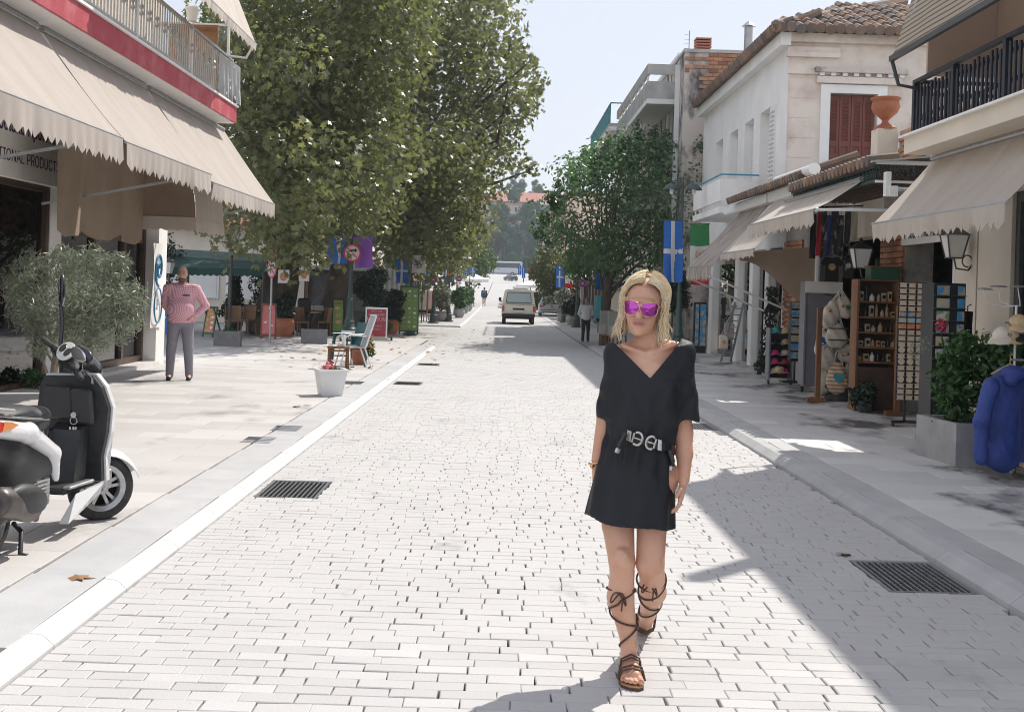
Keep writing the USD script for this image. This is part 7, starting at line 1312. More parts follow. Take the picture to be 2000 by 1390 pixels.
pot_plant('topiary_tree', 'round clipped topiary tree behind the museum board', g_(726, 41), .3, .4, ballc(1.62, .62, 22), 'leaf_dark', 190, .085, 'concrete', trunk=1.5); pot_plant('potted_shrub', 'dark shrub with pot between museum board and menu boards', g_(765, 43), .3, .5, ballc(1.0, .55, 18), 'leaf_dark', 120, .10); pot_plant('potted_shrub', 'hanging leafy shrub left of the small lantern', g_(312, 40), .35, .6, [(0, 0, .9 + .3 * i, .5) for i in range(7)] + [(.5, 0, 2.4, .4), (-.5, 0, 2.0, .5)], 'leaf_dark', 150, .10)
pot_plant('potted_shrub', 'climbing shrub beside dark cafe post under the fan', g_(500, 44), .3, .5, [(.15 * (i % 3), 0, .8 + .25 * i, .36) for i in range(7)], 'leaf_dark', 90, .10); pot_plant('topiary_tree', 'round pale clipped shrub in pot on the far left pavement', g_(862, 63), .35, .5, ballc(1.25, .62, 20), 'leaf_olive', 130, .10, 'concrete', trunk=1.1)
for px, d, lab in ((905, 72, 'round grey green shrub left of far pedestrians'), (915, 85, 'low clipped shrub under the last left awnings'), (922, 92, 'last round shrub on the left pavement')): pot_plant('topiary_tree', lab, g_(px - 8, d), .35, .5, ballc(1.2, .6, 14), 'leaf_shrub', 90, .14, 'concrete', trunk=1.0)
t = planter('white_planter', 'white square planter with clipped round olive by the white car', g_(1100, 72, .02), .62, .62, .5, 'concrete', 0); obj('trunk', MB().tube([(0, 0, .4), (.04, 0, .8), (0, 0, 1.15)], .05, 6), MAT['bark_pale'], t); obj('crown', clump_leaves([np.r_[A(c[:3]), c[3]] for c in ballc(1.45, .52, 20)], 110, .09, LEAF_OVAL, rg), MAT['leaf_olive'], t)
for px, d, lab, m in ((1058, 104, 'round bush behind white van on the right', 'leaf_shrub'), (1068, 108, 'clipped dark bush right of the white van', 'leaf_dark'), (1080, 106, 'pale round bush above the white car', 'leaf_olive'), (1040, 95, 'small bush by the white umbrella', 'leaf_shrub'), (1118, 66, 'dark potted bush behind the clipped olive', 'leaf_dark'), (1018, 120, 'low round bush at far right pavement edge', 'leaf_shrub')): pot_plant('round_bush', lab, g_(px, d, .02), .35, .5, ballc(.95, .6, 14), m, 90, .13, 'concrete')
# tall fan and the green cafe canopy, kiosk and wall behind
p = g_(452, 36); fn = thing('mist_fan', 'round caged fan on a post above the green canopy', 'fan', p); c = P(452, 472, 36) - p
obj('post', MB().tube([(c[0], .1, 0), (c[0], .1, c[2] - .25)], .04, 8).box((c[0], .06, c[2] - .3), (.12, .12, .2)), MAT['dark_metal'], fn); r_ = .26; cg = MB()
for q in np.linspace(.08, r_, 4): cg.tube([c + A([q * math.cos(a), -.02 - .05 * (1 - q / r_), q * math.sin(a)]) for a in np.linspace(0, 2 * PI, 25)], .006, 4)
for a in np.linspace(0, PI, 9): cg.tube([c + A([-r_ * math.cos(a), -.02, -r_ * math.sin(a)]), c + A([0, -.07, 0]), c + A([r_ * math.cos(a), -.02, r_ * math.sin(a)])], .004, 4)
obj('cage', cg, MAT['dark_metal'], fn)
for k in range(3): a = k * 2.1; obj('blade', MB().add(*hull([c + A([x * math.cos(a) - z * math.sin(a), .03 + y, x * math.sin(a) + z * math.cos(a)]) for x, z, y in ((.03, -.03, 0), (.22, -.09, .03), (.22, .07, -.03), (.03, .03, 0), (.12, 0, .01))])), MAT['steel'], fn)
cc = thing('cafe_canopy', 'dark green cafe canopy with scalloped edge under the plane tree', 'canopy', P(400, 520, 40)); a, b = P(285, 498, 40), P(520, 512, 40); a2, b2 = P(285, 528, 39), P(520, 532, 39)
obj('roof', MB().sheet(A([[a + A([0, 4, .3]), a, a2 + A([0, 0, .1])], [(a + b) / 2 + A([0, 4, .3]), (a + b) / 2, (a2 + b2) / 2 + A([0, 0, .1])], [b + A([0, 4, .3]), b, b2 + A([0, 0, .1])]]), .02), MAT['canopy_green'], cc, world=True); n = 40; us = np.linspace(0, 1, n); obj('valance', MB().sheet(A([[a2 + (b2 - a2) * u + A([0, 0, .1 - w * (.2 + .05 * (i % 2))]) for i, u in enumerate(us)] for w in (0, 1)]), .01), MAT['canopy_green'], cc, world=True)
for u in (.02, .35, .7, .98): q = a2 + (b2 - a2) * u; obj('post', MB().tube([q, A([q[0], q[1], gz(39)])], .05, 6), MAT['dark_metal'], cc, world=True)
kf = thing('cafe_building', 'low cream cafe building with closed roller shutters and tiled roof', 'building', (-14, 52, 0)); K = dict(parent=kf, world=True)
obj('wall', MB().b2((-24, 52, -.4), (-8.4, 60, 3.6)), MAT['plaster_cream'], **K); obj('roof', MB().add(*hull([(-24.4, 51.5, 3.6), (-8, 51.5, 3.6), (-24.4, 60, 3.6), (-8, 60, 3.6), (-22, 56, 4.9), (-10, 56, 4.9)])), MAT['roof_red'], **K)
for i in range(5):
    sh = obj('shutter', MB().b2((-22.5 + i * 2.7, 51.95, .6), (-20.1 + i * 2.7, 51.99, 2.3)), MAT['plaster_white'], **K)
    for j in range(14): obj('slat', MB().b2((-22.4 + i * 2.7, 51.925, .65 + j * .115), (-20.2 + i * 2.7, 51.948, .745 + j * .115)), MAT['plaster_white'], sh, world=True)
kk = thing('mesh_kiosk', 'brown kiosk with mesh front and flat overhanging roof behind lamp post', 'kiosk', (-6.5, 48, 0)); K = dict(parent=kk, world=True); x0, x1 = P(598, 560, 47)[0], P(742, 560, 47)[0]; zt = P(660, 520, 47)[2]
obj('wall', MB().b2((x0, 47.1, -.4), (x1, 50, zt - .15)), MAT['mesh_grey'], **K); obj('roof', MB().b2((x0 - .25, 46.5, zt - .15), (x1 + .1, 50.2, zt)), MAT['plaster_grey'], **K); obj('sign_strip', MB().cbox((x0 + 1.3, 47.05, zt - .75), (.75, .05, .2), .01), MAT['paper'], **K)
m = MB()
for i in range(46): u = x0 + (x1 - x0) * i / 46; m.bar((u, 47.06, .4), (min(u + 1.4, x1), 47.06, .4 + min(1.4, x1 - u)), .012).bar((min(u + 1.4, x1), 47.055, .4), (u, 47.055, .4 + min(1.4, x1 - u)), .012)
obj('wire_mesh', m, MAT['steel'], **K)
for x in (x0, (x0 + x1) / 2, x1 - .08): obj('post', MB().b2((x, 46.98, -.4), (x + .08, 47.06, zt - .15)), MAT['wood'], **K)
obj('drape', MB().sheet(A([[(x1 + .05 + .9 * u, 46.9 + .06 * math.sin(u * 30), zt - 1.9 * w) for u in np.linspace(0, 1, 30)] for w in np.linspace(0, 1, 4)]), .01), MAT['paper'], label='pale hanging drape at the kiosk corner', **K)
lw = thing('low_wall', 'low pale grey block wall left of the person in pink shirt', 'wall', g_(300, 40)); obj('block', MB().cbox((0, 0, .35), (1.3, .4, .7), .02), MAT['concrete'], lw); obj('coping', MB().cbox((0, 0, .72), (1.36, .46, .05), .01), MAT['concrete'], lw)
p = g_(328, 38.5); ln = thing('cafe_lantern', 'white glass lantern on dark post near the person in pink shirt', 'lantern', p); z = P(328, 520, 38.5)[2] - p[2]; obj('glass', MB().lathe([(.10, z - .22), (.19, z + .12)], n=6), MAT['lamp_glass'], ln); obj('cap', MB().lathe([(.21, z + .12), (.06, z + .24), (.02, z + .3)], n=6), MAT['dark_metal'], ln); obj('post', MB().tube([(0, 0, 0), (0, 0, z - .22)], .03, 6), MAT['dark_metal'], ln, True)
# fallen leaves
pm('leaf_fallen', (.24, .12, .05), (.36, .22, .09), 6, .8); rg = np.random.default_rng(55)
fl = [G(px, py, LPAV if px < 840 else 0) for px, py in zip(rg.uniform(480, 980, 110), rg.uniform(640, 720, 110))] + [G(1655, 1086), G(575, 795, LPAV), G(600, 792, LPAV), G(760, 742, LPAV), G(1400, 705, .02), G(150, 1130, LPAV)]
obj('fallen_leaves', MB().add(*leaves(A(fl) + A([0, 0, .018]), A([0, 0, 1.]) + rg.normal(size=(len(fl), 3)) * .25, .10, LEAF_PLANE, rg)), MAT['leaf_fallen'], None, kind='stuff', label='scattered dry brown leaves lying on the paving', cat='leaves')
# ---------------------------------------------------------------- goods in front of the right hand shops
pm('cloth_navy', (.022, .045, .20), (.03, .06, .26), 6, .65, .4, 25, bdist=.02); pm('cotton', (.62, .57, .49), (.54, .49, .41), 8, .85, .3, 120); pm('magnet_cream', (.60, .52, .42), (.52, .42, .32), 30, .7); pm('glass_dark', (.02, .025, .018), None, rough=.12); pm('label_beige', (.55, .5, .4), (.3, .2, .1), 25, .6); pm('cap_pink', (.62, .05, .22), None, rough=.8); pm('cap_teal', (.06, .36, .40), None, rough=.8); pm('straw', (.55, .42, .26), (.45, .33, .18), 40, .8); pm('towel_dark', (.05, .05, .055), (.3, .3, .3), 14, .85, stretch=(1, 1, .5), ramp=(.55, .62)); pm('tee_black', (.015, .015, .016), None, rough=.85); pm('gingham', (.05, .045, .04), None, rough=.8)
pm('card_blue', (.05, .26, .50), (.42, .34, .22), 9, .35, ramp=(.48, .52)); pm('card_sand', (.50, .40, .27), (.30, .44, .55), 11, .35, ramp=(.5, .54)); pm('card_green', (.2, .3, .14), (.55, .55, .5), 13, .35, ramp=(.48, .54))
n_ = {'tc': ('texture_coordinate', {}), 's': ('separate_xyz', {}), 'm': ('math', {'math_type': 'multiply', 'value2': 17.}), 'f': ('math', {'math_type': 'fraction'}), 'l': ('math', {'math_type': 'less_than', 'value2': .42}), 'x': ('mix_color', {'a': (.62, .57, .49), 'b': (.55, .23, .06)}), 'p': ('principled_bsdf', {'roughness': .85})}
MAT['bag_stripe'] = usdkit.material(stage, '/World/Looks/bag_stripe', n_, [('tc.object', 's.vector'), ('s.z', 'm.value1'), ('m.value', 'f.value1'), ('f.value', 'l.value1'), ('l.value', 'x.fac'), ('x.result', 'p.base_color')], surface='p.BSDF')
n_ = {'tc': ('texture_coordinate', {}), 'c': ('checker_texture', {'scale': 22., 'color1': (.6, .58, .52), 'color2': (.03, .03, .03)}), 'p': ('principled_bsdf', {'roughness': .85})}
MAT['check_cloth'] = usdkit.material(stage, '/World/Looks/check_cloth', n_, [('tc.object', 'c.vector'), ('c.color', 'p.base_color')], surface='p.BSDF')
rg = np.random.default_rng(61)
# big planter with the shrub and the rose
pp_ = A([4.66, 11.95, gz(12) + RPAV]); bp = planter('concrete_planter', 'large grey concrete planter with leafy green shrub beside blue jackets', pp_, .86, .82, .40, 'concrete', .12, .05)
cl = [(x, y, z, r) for x, y, z, r in [(-.32, -.1, .8, .2), (-.3, -.1, 1.05, .18), (-.3, -.15, .55, .18), (-.18, -.1, .5, .2), (.05, -.15, .5, .22), (.22, -.1, .55, .2), (-.1, -.1, .75, .24), (.12, -.12, .8, .24), (.25, 0, .85, .2), (-.12, 0, 1.0, .24), (.1, -.05, 1.05, .24), (.22, .0, 1.1, .18), (-.2, .1, .6, .2), (-.25, .0, .85, .18), (0, -.2, .95, .2), (-.15, -.05, 1.15, .14), (.28, -.1, .65, .16)]]
pl = thing('leafy_shrub', 'bright green leafy shrub growing in the large concrete planter', 'shrub', pp_ + A([0, 0, .34])); obj('foliage', MB().add(*clump_leaves([np.r_[A(c[:3]) - A([0, 0, .34]), c[3]] for c in cl], 115, .056, LEAF_OVAL, rg, up=.3, out=.9)), MAT['leaf_shrub'], pl)
obj('ground_cover', MB().add(*clump_leaves([np.r_[A([x, y, .08]), .16] for x, y in ((-.2, -.25), (0, -.28), (.2, -.25), (.3, -.1), (-.3, 0))], 60, .035, LEAF_OVAL, rg)), MAT['leaf_dark'], pl); obj('stem', MB().tube([(.1, 0, 0), (.12, -.02, .4), (.1, 0, .75)], .018, 6).tube([(-.1, 0, 0), (-.12, 0, .8)], .012, 5), MAT['bark_pale'], pl, True)
ro = thing('rose', 'dark red rose on tall stem above the leafy shrub', 'rose', P(1838, 634, 12.0)); obj('bloom', MB().add(*clump_leaves([np.r_[A([0, 0, 0]), .06]], 40, .05, LEAF_TUFT, rg)), MAT['maroon'], ro); obj('stem', MB().tube([(0, 0, -.02), (.03, 0, -.25), (.05, 0, -.5)], .006, 5), MAT['leaf_dark'], ro)
ob_ = thing('olive_shrub', 'thin olive branches sticking out behind shrub towards jackets', 'shrub', P(1915, 745, 12.3)); bb_ = LOC[str(ob_.GetPath())]; oc = [np.r_[P(px, py, 12.3), .09] for px, py in ((1925, 690), (1940, 700), (1950, 685), (1932, 675), (1915, 705), (1960, 700), (1790, 690), (1800, 670))]
obj('foliage', clump_leaves(oc, 45, .035, LEAF_SLIM, rg), MAT['leaf_olive'], ob_, world=True); obj('branch', MB().tube([P(1905, 780, 12.3), P(1925, 720, 12.3), P(1950, 688, 12.3)], .01, 5).tube([P(1915, 745, 12.3), P(1938, 705, 12.3)], .007, 5), MAT['bark_pale'], ob_, world=True)
# rail with jackets, caps above
jr = thing('clothes_rail', 'metal clothes rail on wooden trolley with blue jackets at right edge', 'clothes rail', A([4.78, 10.9, gz(11) + RPAV])); Z0 = gz(11) + RPAV
obj('trolley_board', MB().cbox((5.05, 10.85, Z0 + .13), (1.0, .45, .04), .008).cbox((5.05, 10.85, Z0 + .095), (.96, .4, .025), .005), MAT['wood_light'], jr, world=True)
for x in (4.62, 5.45):
    for y in (10.68, 11.02): obj('caster', MB().lathe([(.045, -.015), (.05, 0), (.045, .015)], (x, y, Z0 + .05), 14, R=Ry(PI / 2)).box((x, y, Z0 + .085), (.05, .04, .03)), MAT['steel'], jr, world=True)
for x in (4.72, 5.5): obj('upright', MB().tube([(x, 10.95, Z0 + .15), (x, 10.95, 1.62)], .014, 8), MAT['steel'], jr, world=True)
obj('rail', MB().tube([(4.55, 10.95, 1.03), (5.6, 10.95, 1.03)], .011, 8).tube([(4.48, 10.95, 1.36), (5.6, 10.95, 1.33)], .009, 8), MAT['steel'], jr, world=True)
def jacket(label, c, rz, s=1.0, mat='cloth_navy'):
    t = thing('jacket', label, 'jacket', c, rz, group=None); e = lambda q, r, k=.04: prim_e(A(q, float) * s, A(r) * s, k)
    pr = [e((0, 0, -.22), (.22, .06, .17)), e((0, 0, -.5), (.24, .068, .36), .06), e((0, -.02, -.78), (.28, .08, .16), .05)]
    def fold(p, d): return np.maximum(d + .02 * np.sin(p[:, 0] / s * 19 + 1.5 * np.sin(p[:, 2] * 5)) * np.clip(-p[:, 2] - .2, 0, .5) + .05 * (meshkit.fbm(p * A([9., 9, 4.5]), 3, 7) - .5), -.90 * s + .03 * np.sin(p[:, 0] * 22) - p[:, 2])
    obj('body', body(pr, .016, fold), MAT[mat], t, True)
    for q in (-1, 1): obj('sleeve', body([prim_c(A([q * .2, 0, -.16]) * s, A([q * .31, -.02, -.48]) * s, .072 * s, .062 * s, .03), prim_c(A([q * .31, -.02, -.48]) * s, A([q * .33, -.05, -.80]) * s, .062 * s, .055 * s, .03)], .016, lambda p, d: d + .04 * (meshkit.fbm(p * A([10., 10, 9]), 3, 9) - .5)), MAT[mat], t, True)
    obj('hood', body([e((0, -.05, -.06), (.13, .10, .07)), e((0, .04, -.1), (.13, .09, .1)), e((-.06, -.09, -.12), (.06, .05, .05))], .014), MAT[mat], t, True); obj('zip', MB().bar((0.01, -.118 * s, -.25 * s), (.02, -.13 * s, -.8 * s), .012), MAT['jacket_dark'], t)
    obj('hanger', MB().tube([(-.2 * s, 0, -.07), (0, 0, .02), (.2 * s, 0, -.07)], .010, 5).tube([(0, 0, .02), (0, 0, .09), (.02, 0, .11), (.035, 0, .09)], .004, 5), MAT['wood_light'], t, True); obj('emblem', MB().add(*hull([(.13, -.118, -.32), (.16, -.118, -.32), (.148, -.118, -.25), (.13, -.125, -.32), (.16, -.125, -.32), (.148, -.125, -.25)])).box((.145, -.12, -.345), (.05, .01, .008)), MAT['flag_white'], t); return t
jacket('bright blue hooded jacket hanging foremost on the right rail', A([4.47, 10.78, .98]), .35, 1.0); jacket('second blue jacket hanging behind the foremost one', A([4.74, 11.0, .98]), .4, .95); jacket('blue jacket cut off by the right picture edge', A([5.02, 10.85, .98]), .3, .95)
hm = thing('red_garment', 'red garment hanging at the right edge behind jackets', 'garment', A([4.98, 10.95, 1.0])); obj('cloth', rbox((.06, .42, .7), .025, 3), MAT['red_cloth'], hm, True); UsdGeom.Xformable(stage.GetPrimAtPath(str(hm.GetPath()) + '/cloth')).AddTranslateOp().Set(Gf.Vec3d(0, 0, -.42)); obj('hanger', MB().tube([(0, -.18, -.08), (0, 0, 0), (0, .18, -.08)], .008, 5), MAT['wood_light'], hm)
def cap(label, c, mat, rz, s=1.0, text=None, tilt=0):
    t = thing('cap', label, 'cap', c, rz, group=None); R_ = Rx(tilt)
    th = np.linspace(0, PI / 2, 7); obj('crown', MB().lathe([(.088 * s * math.cos(a), .085 * s * math.sin(a) + .0) for a in th[:-1]] + [(.004, .086 * s)], n=18, R=R_), MAT[mat], t, 60); br = A([[((.088 + .07 * w) * s * math.sin(a) * (1 - .25 * w), -(.088 + .075 * w) * s * math.cos(a), -.012 * w - .03 * w * abs(math.sin(a))) for w in np.linspace(0, 1, 4)] for a in np.linspace(-1.25, 1.25, 11)]) @ R_.T
    obj('brim', MB().sheet(br, .006), MAT[mat], t, 60)
    if text: m_ = MB().text(text, .024, ((-.04, -.09, .03), (1, 0, 0), (0, .25, 1)), .003, True); v, f = m_.get(); obj('lettering', (v @ R_.T, f), MAT['dark_metal' if mat != 'tee_black' else 'flag_white'], t)
    return t
for i, (px, py, m, rz, tx, lab) in enumerate([(1958, 656, 'cotton', -.9, None, 'white sun visor with patterned band at left end of cap rail'), (1974, 655, 'straw', -.3, 'ΑΣ', 'beige cap with dark letters hanging next to visor'), (1993, 650, 'tee_black', -.2, 'OLYMPIA', 'black cap with white letters at the right edge'), (1990, 632, 'straw', .2, None, 'straw coloured cap on top of the rail')]): cap(lab, P(px, py, 10.9), m, rz, 1.0, tx, .35)
hs = thing('hat_stand', 'white wire hat stand with small grey discs above the caps', 'hat stand', P(1960, 700, 10.95)); q = P(1985, 597, 10.95)
for px, py in ((1922, 566), (1950, 561), (1988, 561)):
    d = P(px, py, 10.95); obj('disc', MB().lathe([(.002, 0), (.07, .0), (.075, .006), (.06, .014), (.002, .02)], d, 18), MAT['steel'], hs, 40, world=True); obj('wire_arm', MB().tube([d, d + A([.02, 0, -.12]), (d + q) / 2 + A([.03, 0, -.08]), q], .005, 5), MAT['white_metal'], hs, True, world=True)
obj('stem', MB().tube([q, A([q[0], 10.95, Z0 + .15])], .010, 6), MAT['white_metal'], hs, world=True)
# spinner rack of cream magnets
mp_ = G(1768, 833, RPAV); dM = mp_[1]; mrk = thing('magnet_rack', 'black spinner rack crowded with cream souvenir magnets', 'display rack', mp_)
a, b = P(1756, 550, dM), P(1800, 782, dM); obj('panel', MB().b2((a[0], dM - .0, b[2]), (b[0] + .02, dM + .03, a[2])), MAT['black'], mrk, world=True); obj('pole', MB().tube([mp_ + A([0, .05, .05]), A([mp_[0], dM + .05, a[2]])], .016, 8), MAT['black'], mrk, world=True)
for s in (-1, 1): obj('foot', MB().bar(mp_ + A([0, .05, .06]), mp_ + A([s * .18, -.05, .06]), .035).lathe([(.025, -.01), (.028, 0), (.025, .01)], mp_ + A([s * .17, -.05, .028]), 10, R=Ry(PI / 2)), MAT['black'], mrk, world=True)
nc, nr = 3, 20; W3 = (b[0] - a[0]) / nc; H3 = (a[2] - b[2]) / nr
for i in range(nr):
    for j in range(nc):
        c = A([a[0] + (j + .5) * W3, dM - .012, a[2] - (i + .5) * H3]); kind = (i * 7) % 5; t = thing('souvenir_magnet', ['square cream temple magnet on the black spinner rack', 'round cream magnet on the black spinner rack', 'small painted scene magnet on black spinner rack'][1 if i in (11, 13, 16) else 2 if i in (5, 6, 7) else 0], 'magnet', c, group=['square magnets on the spinner rack', 'round magnets on the spinner rack', 'painted magnets on the spinner rack'][1 if i in (11, 13, 16) else 2 if i in (5, 6, 7) else 0])
        if i in (11, 13, 16): obj('plaque', MB().lathe([(.002, -.006), (W3 * .38, -.006), (W3 * .38, .006), (.002, .008)], n=14, R=Rx(PI / 2)), MAT['magnet_cream'], t)
        elif i in (5, 6, 7): obj('plaque', MB().cbox((0, 0, 0), (W3 * .84, .012, H3 * .8), .003), MAT[['card_blue', 'card_sand', 'food_red'][i - 5]], t)
        else: obj('plaque', MB().cbox((0, 0, -H3 * .1), (W3 * .72, .012, H3 * .62), .003).cbox((0, -.001, H3 * .26), (W3 * .84, .014, H3 * .14), .002).cbox((0, -.001, -H3 * .40), (W3 * .84, .014, H3 * .1), .002), MAT['magnet_cream'], t)
# postcard spinner
cp_ = A([P(1860, 700, 13.2)[0], 13.2, gz(13.2) + RPAV]); crk = thing('postcard_rack', 'black postcard spinner rack behind the green shrub', 'display rack', cp_); a, b = P(1826, 552, 13.1), P(1893, 720, 13.1)
obj('column', MB().b2((a[0], 13.12, b[2] - .6), (a[0] + .34, 13.5, a[2])), MAT['black'], crk, world=True); obj('foot', MB().box(cp_ + A([0, .1, .04]), (.5, .5, .05)), MAT['black'], crk, world=True)
for i in range(6):
    for (x0, x1, rz_, m) in ((a[0] + .02, a[0] + .17, 0, ['card_blue', 'card_sand', 'card_green'][i % 3]), (a[0] + .24, a[0] + .33, 0, 'card_blue')):
        z = a[2] - .03 - i * .135; t = thing('postcard', 'colourful postcard of ruins and sea in the black spinner rack', 'postcard', A([(x0 + x1) / 2, 13.1, z - .05]), group='postcards in the spinner rack'); obj('picture', MB().box((0, 0, 0), (x1 - x0 - .015, .006, .1)), MAT[m], t)
    obj('card_holder', MB().b2((a[0], 13.08, a[2] - .03 - i * .135 - .108), (a[0] + .34, 13.12, a[2] - .03 - i * .135 - .10)), MAT['dark_metal'], crk, world=True)
sm = thing('magnet_rack', 'second narrow black rack with small trinkets left of the postcards', 'display rack', A([P(1812, 700, 13.6)[0], 13.6, gz(13.6) + RPAV])); a2, b2 = P(1803, 565, 13.6), P(1824, 700, 13.6); obj('panel', MB().b2((a2[0], 13.6, gz(13) + .3), (b2[0], 13.64, a2[2])), MAT['black'], sm, world=True)
for i in range(9): obj('trinket', MB().cbox((a2[0] + .03 + .06 * (i % 2), 13.59, a2[2] - .05 - .07 * i), (.03, .015, .05), .004), MAT[['paper', 'flag_red', 'card_blue'][i % 3]], sm, world=True)
# shelf unit with bottles
sy = 17.25; sa_, sb_ = P(1676, 545, sy), P(1752, 742, sy); su = thing('shelf_unit', 'brown wooden shelf unit full of bottles and small boxes', 'shelves', A([(sa_[0] + sb_[0]) / 2, sy, gz(sy) + RPAV])); zt, zb = sa_[2], gz(sy) + RPAV
obj('back', MB().b2((sa_[0], sy + .3, zb), (sb_[0], sy + .32, zt)), MAT['brown_frame'], su, world=True)
for x in (sa_[0], sb_[0] - .03): obj('side', MB().b2((x, sy, zb), (x + .03, sy + .3, zt)), MAT['wood'], su, world=True)
lv = [P(1700, y, sy)[2] for y in (545, 588, 618, 648, 677, 706)]
for k, z in enumerate(lv):
    obj('shelf', MB().b2((sa_[0] + .03, sy + .01, z - .025), (sb_[0] - .03, sy + .3, z)), MAT['wood'], su, world=True)
    if k == 0: continue
    x = sa_[0] + .05; i = 0
    while x < sb_[0] - .07:
        w = rg.uniform(.025, .045); h = rg.uniform(.09, .21 if k < 3 else .15); kind = rg.random()
        if kind < .62:
            t = thing('bottle', 'small bottle standing on the brown wooden shop shelves', 'bottle', A([x + w, sy + .12, z]), group='bottles on the shop shelves'); m = ['glass_dark', 'glass_dark', 'label_beige', 'lamp_glass', 'food_brown'][rg.integers(5)]
            obj('glass', MB().lathe([(w * .8, 0), (w * .85, h * .1), (w * .85, h * .62), (w * .35, h * .78), (w * .35, h * .92)], n=10), MAT[m], t, 40); obj('cap', MB().lathe([(w * .42, h * .92), (w * .42, h)], n=8), MAT['dark_metal'], t)
        else: t = thing('small_box', 'small packaged box standing on the brown wooden shop shelves', 'box', A([x + w, sy + .12, z]), group='boxes on the shop shelves'); obj('carton', MB().cbox((0, 0, h * .4), (w * 1.7, .06, h * .8), .003), MAT[['label_beige', 'wood_light', 'paper', 'food_red'][rg.integers(4)]], t); obj('front_label', MB().box((0, -.032, h * .42), (w * 1.1, .004, h * .35)), MAT['glass_dark'], t)
        x += 2 * w + rg.uniform(.004, .02)
obj('base_panel', MB().b2((sa_[0] + .03, sy + .02, zb), (sb_[0] - .03, sy + .04, lv[-1] - .08)), MAT['brown_frame'], su, world=True)
tr2 = thing('green_trough', 'old green wooden trough on top of the shelf unit', 'trough', A([P(1730, 540, sy)[0], sy + .15, zt])); obj('box', MB().cbox((0, 0, .09), (.42, .26, .18), .01), MAT['board_green'], tr2); obj('rim', MB().cbox((0, 0, .185), (.45, .28, .02), .005), MAT['wood'], tr2)
for px, py0, py1, d, lab in ((1751, 597, 806, 16.6, 'upright orange wooden post on a foot by the magnet rack'), (1596, 600, 775, 18.6, 'upright orange wooden post left of the hanging bags')):
    z0 = gz(d) + RPAV; p = A([P(px, py1, d)[0], d, z0]); t = thing('wooden_post', lab, 'post', p); obj('post', MB().cbox((0, 0, (P(px, py0, d)[2] - z0) / 2), (.075, .075, P(px, py0, d)[2] - z0), .004), MAT['wood_light' if False else 'wood'], t); obj('foot', MB().cbox((-.03, 0, .035), (.26, .10, .07), .006), MAT['wood'], t); obj('brace', MB().cbox((.0, .12, .03), (.08, .3, .06), .005), MAT['wood'], t)
# bag tree
bt_ = G(1634, 782, RPAV); bd = bt_[1]; bst = thing('bag_stand', 'dark stand hung all over with cream cotton bags', 'stand', bt_); zt_ = P(1640, 575, bd)[2]
obj('pole', MB().tube([bt_, A([bt_[0], bd, zt_])], .035, 8), MAT['dark_metal'], bst, world=True); obj('base', MB().lathe([(.17, 0), (.19, .02), (.19, .1), (.15, .12)], bt_, 16), MAT['dark_metal'], bst, 40, world=True)
for i in range(6): a = i * 1.05; z = zt_ - .05 - (i % 3) * .45; obj('hook', MB().tube([A([bt_[0], bd, z]), A([bt_[0] + .24 * math.cos(a), bd + .24 * math.sin(a), z + .05])], .010, 5), MAT['black'], bst, world=True)
def bag(label, px, py, w, h, mat='cotton', tilt=0., dy=-.15, deco=None, sag=.3):
    c = P(px, py, bd + dy); k = bd / FPX; w, h = w * k, h * k; t = thing('cotton_bag', label, 'bag', c); R_ = Ry(tilt)
    obj('bag', body([('e', A([0, 0, -h * .12]), A([w * .5, .09, h * .42]), R_, None, .03), ('e', R_ @ A([0, 0, h * .15]), A([w * .42, .06, h * .38]), R_, None, .05)], .013, lambda p, d: d + .006 * np.sin(p[:, 0] * 40 + p[:, 2] * 25)), MAT[mat], t, True)
    for y in (-.05, .05): obj('handle', MB().tube([R_ @ A([-w * .22, y, h * .42]), R_ @ A([-w * .12, y * .5, h * .75]), R_ @ A([0, 0, h * .92]), R_ @ A([w * .12, y * .5, h * .75]), R_ @ A([w * .22, y, h * .42])], .008, 5), MAT['cotton'], t, True)
    for (x, z, s, m, kind) in (deco or []):
        if kind == 'ball': obj('print', MB().ball((x * w, -.085, z * h), (s * w, .018, s * w), 2), MAT[m], t, True)
        elif kind == 'bar': obj('print', MB().box((x * w, -.093, z * h), (w * .86, .012, s * h)), MAT[m], t)
        else:
            hp_ = [(.5 * (16 * math.sin(a) ** 3) / 16, (13 * math.cos(a) - 5 * math.cos(2 * a) - 2 * math.cos(3 * a) - math.cos(4 * a)) / 30) for a in np.linspace(0, 2 * PI, 24, endpoint=False)]; obj('heart_print', MB().prism([(x * w + u * s * w, z * h + v * s * w) for u, v in hp_], 'y', -.106, -.085), MAT[m], t)
    return t
bag('cream bag tilted to the left at top of bag stand', 1622, 612, 34, 56, tilt=.45, deco=[(-.1, .1, .1, 'food_red', 'ball')]); bag('small cream bag with coloured print at top right of bag stand', 1650, 600, 32, 42, tilt=-.3, deco=[(.1, 0, .16, 'flag_green', 'ball'), (-.2, .05, .1, 'food_red', 'ball')]); bag('wide cream bag with olive leaf band in the middle of stand', 1634, 655, 44, 46, deco=[(0, .30, .05, 'board_green', 'bar'), (0, -.18, .05, 'board_green', 'bar')]); bag('cream bag with blue round print at left of bag stand', 1607, 672, 32, 50, dy=-.05, tilt=.2, deco=[(-.15, .12, .28, 'flag_blue', 'ball'), (-.12, .05, .12, 'paper', 'ball')])
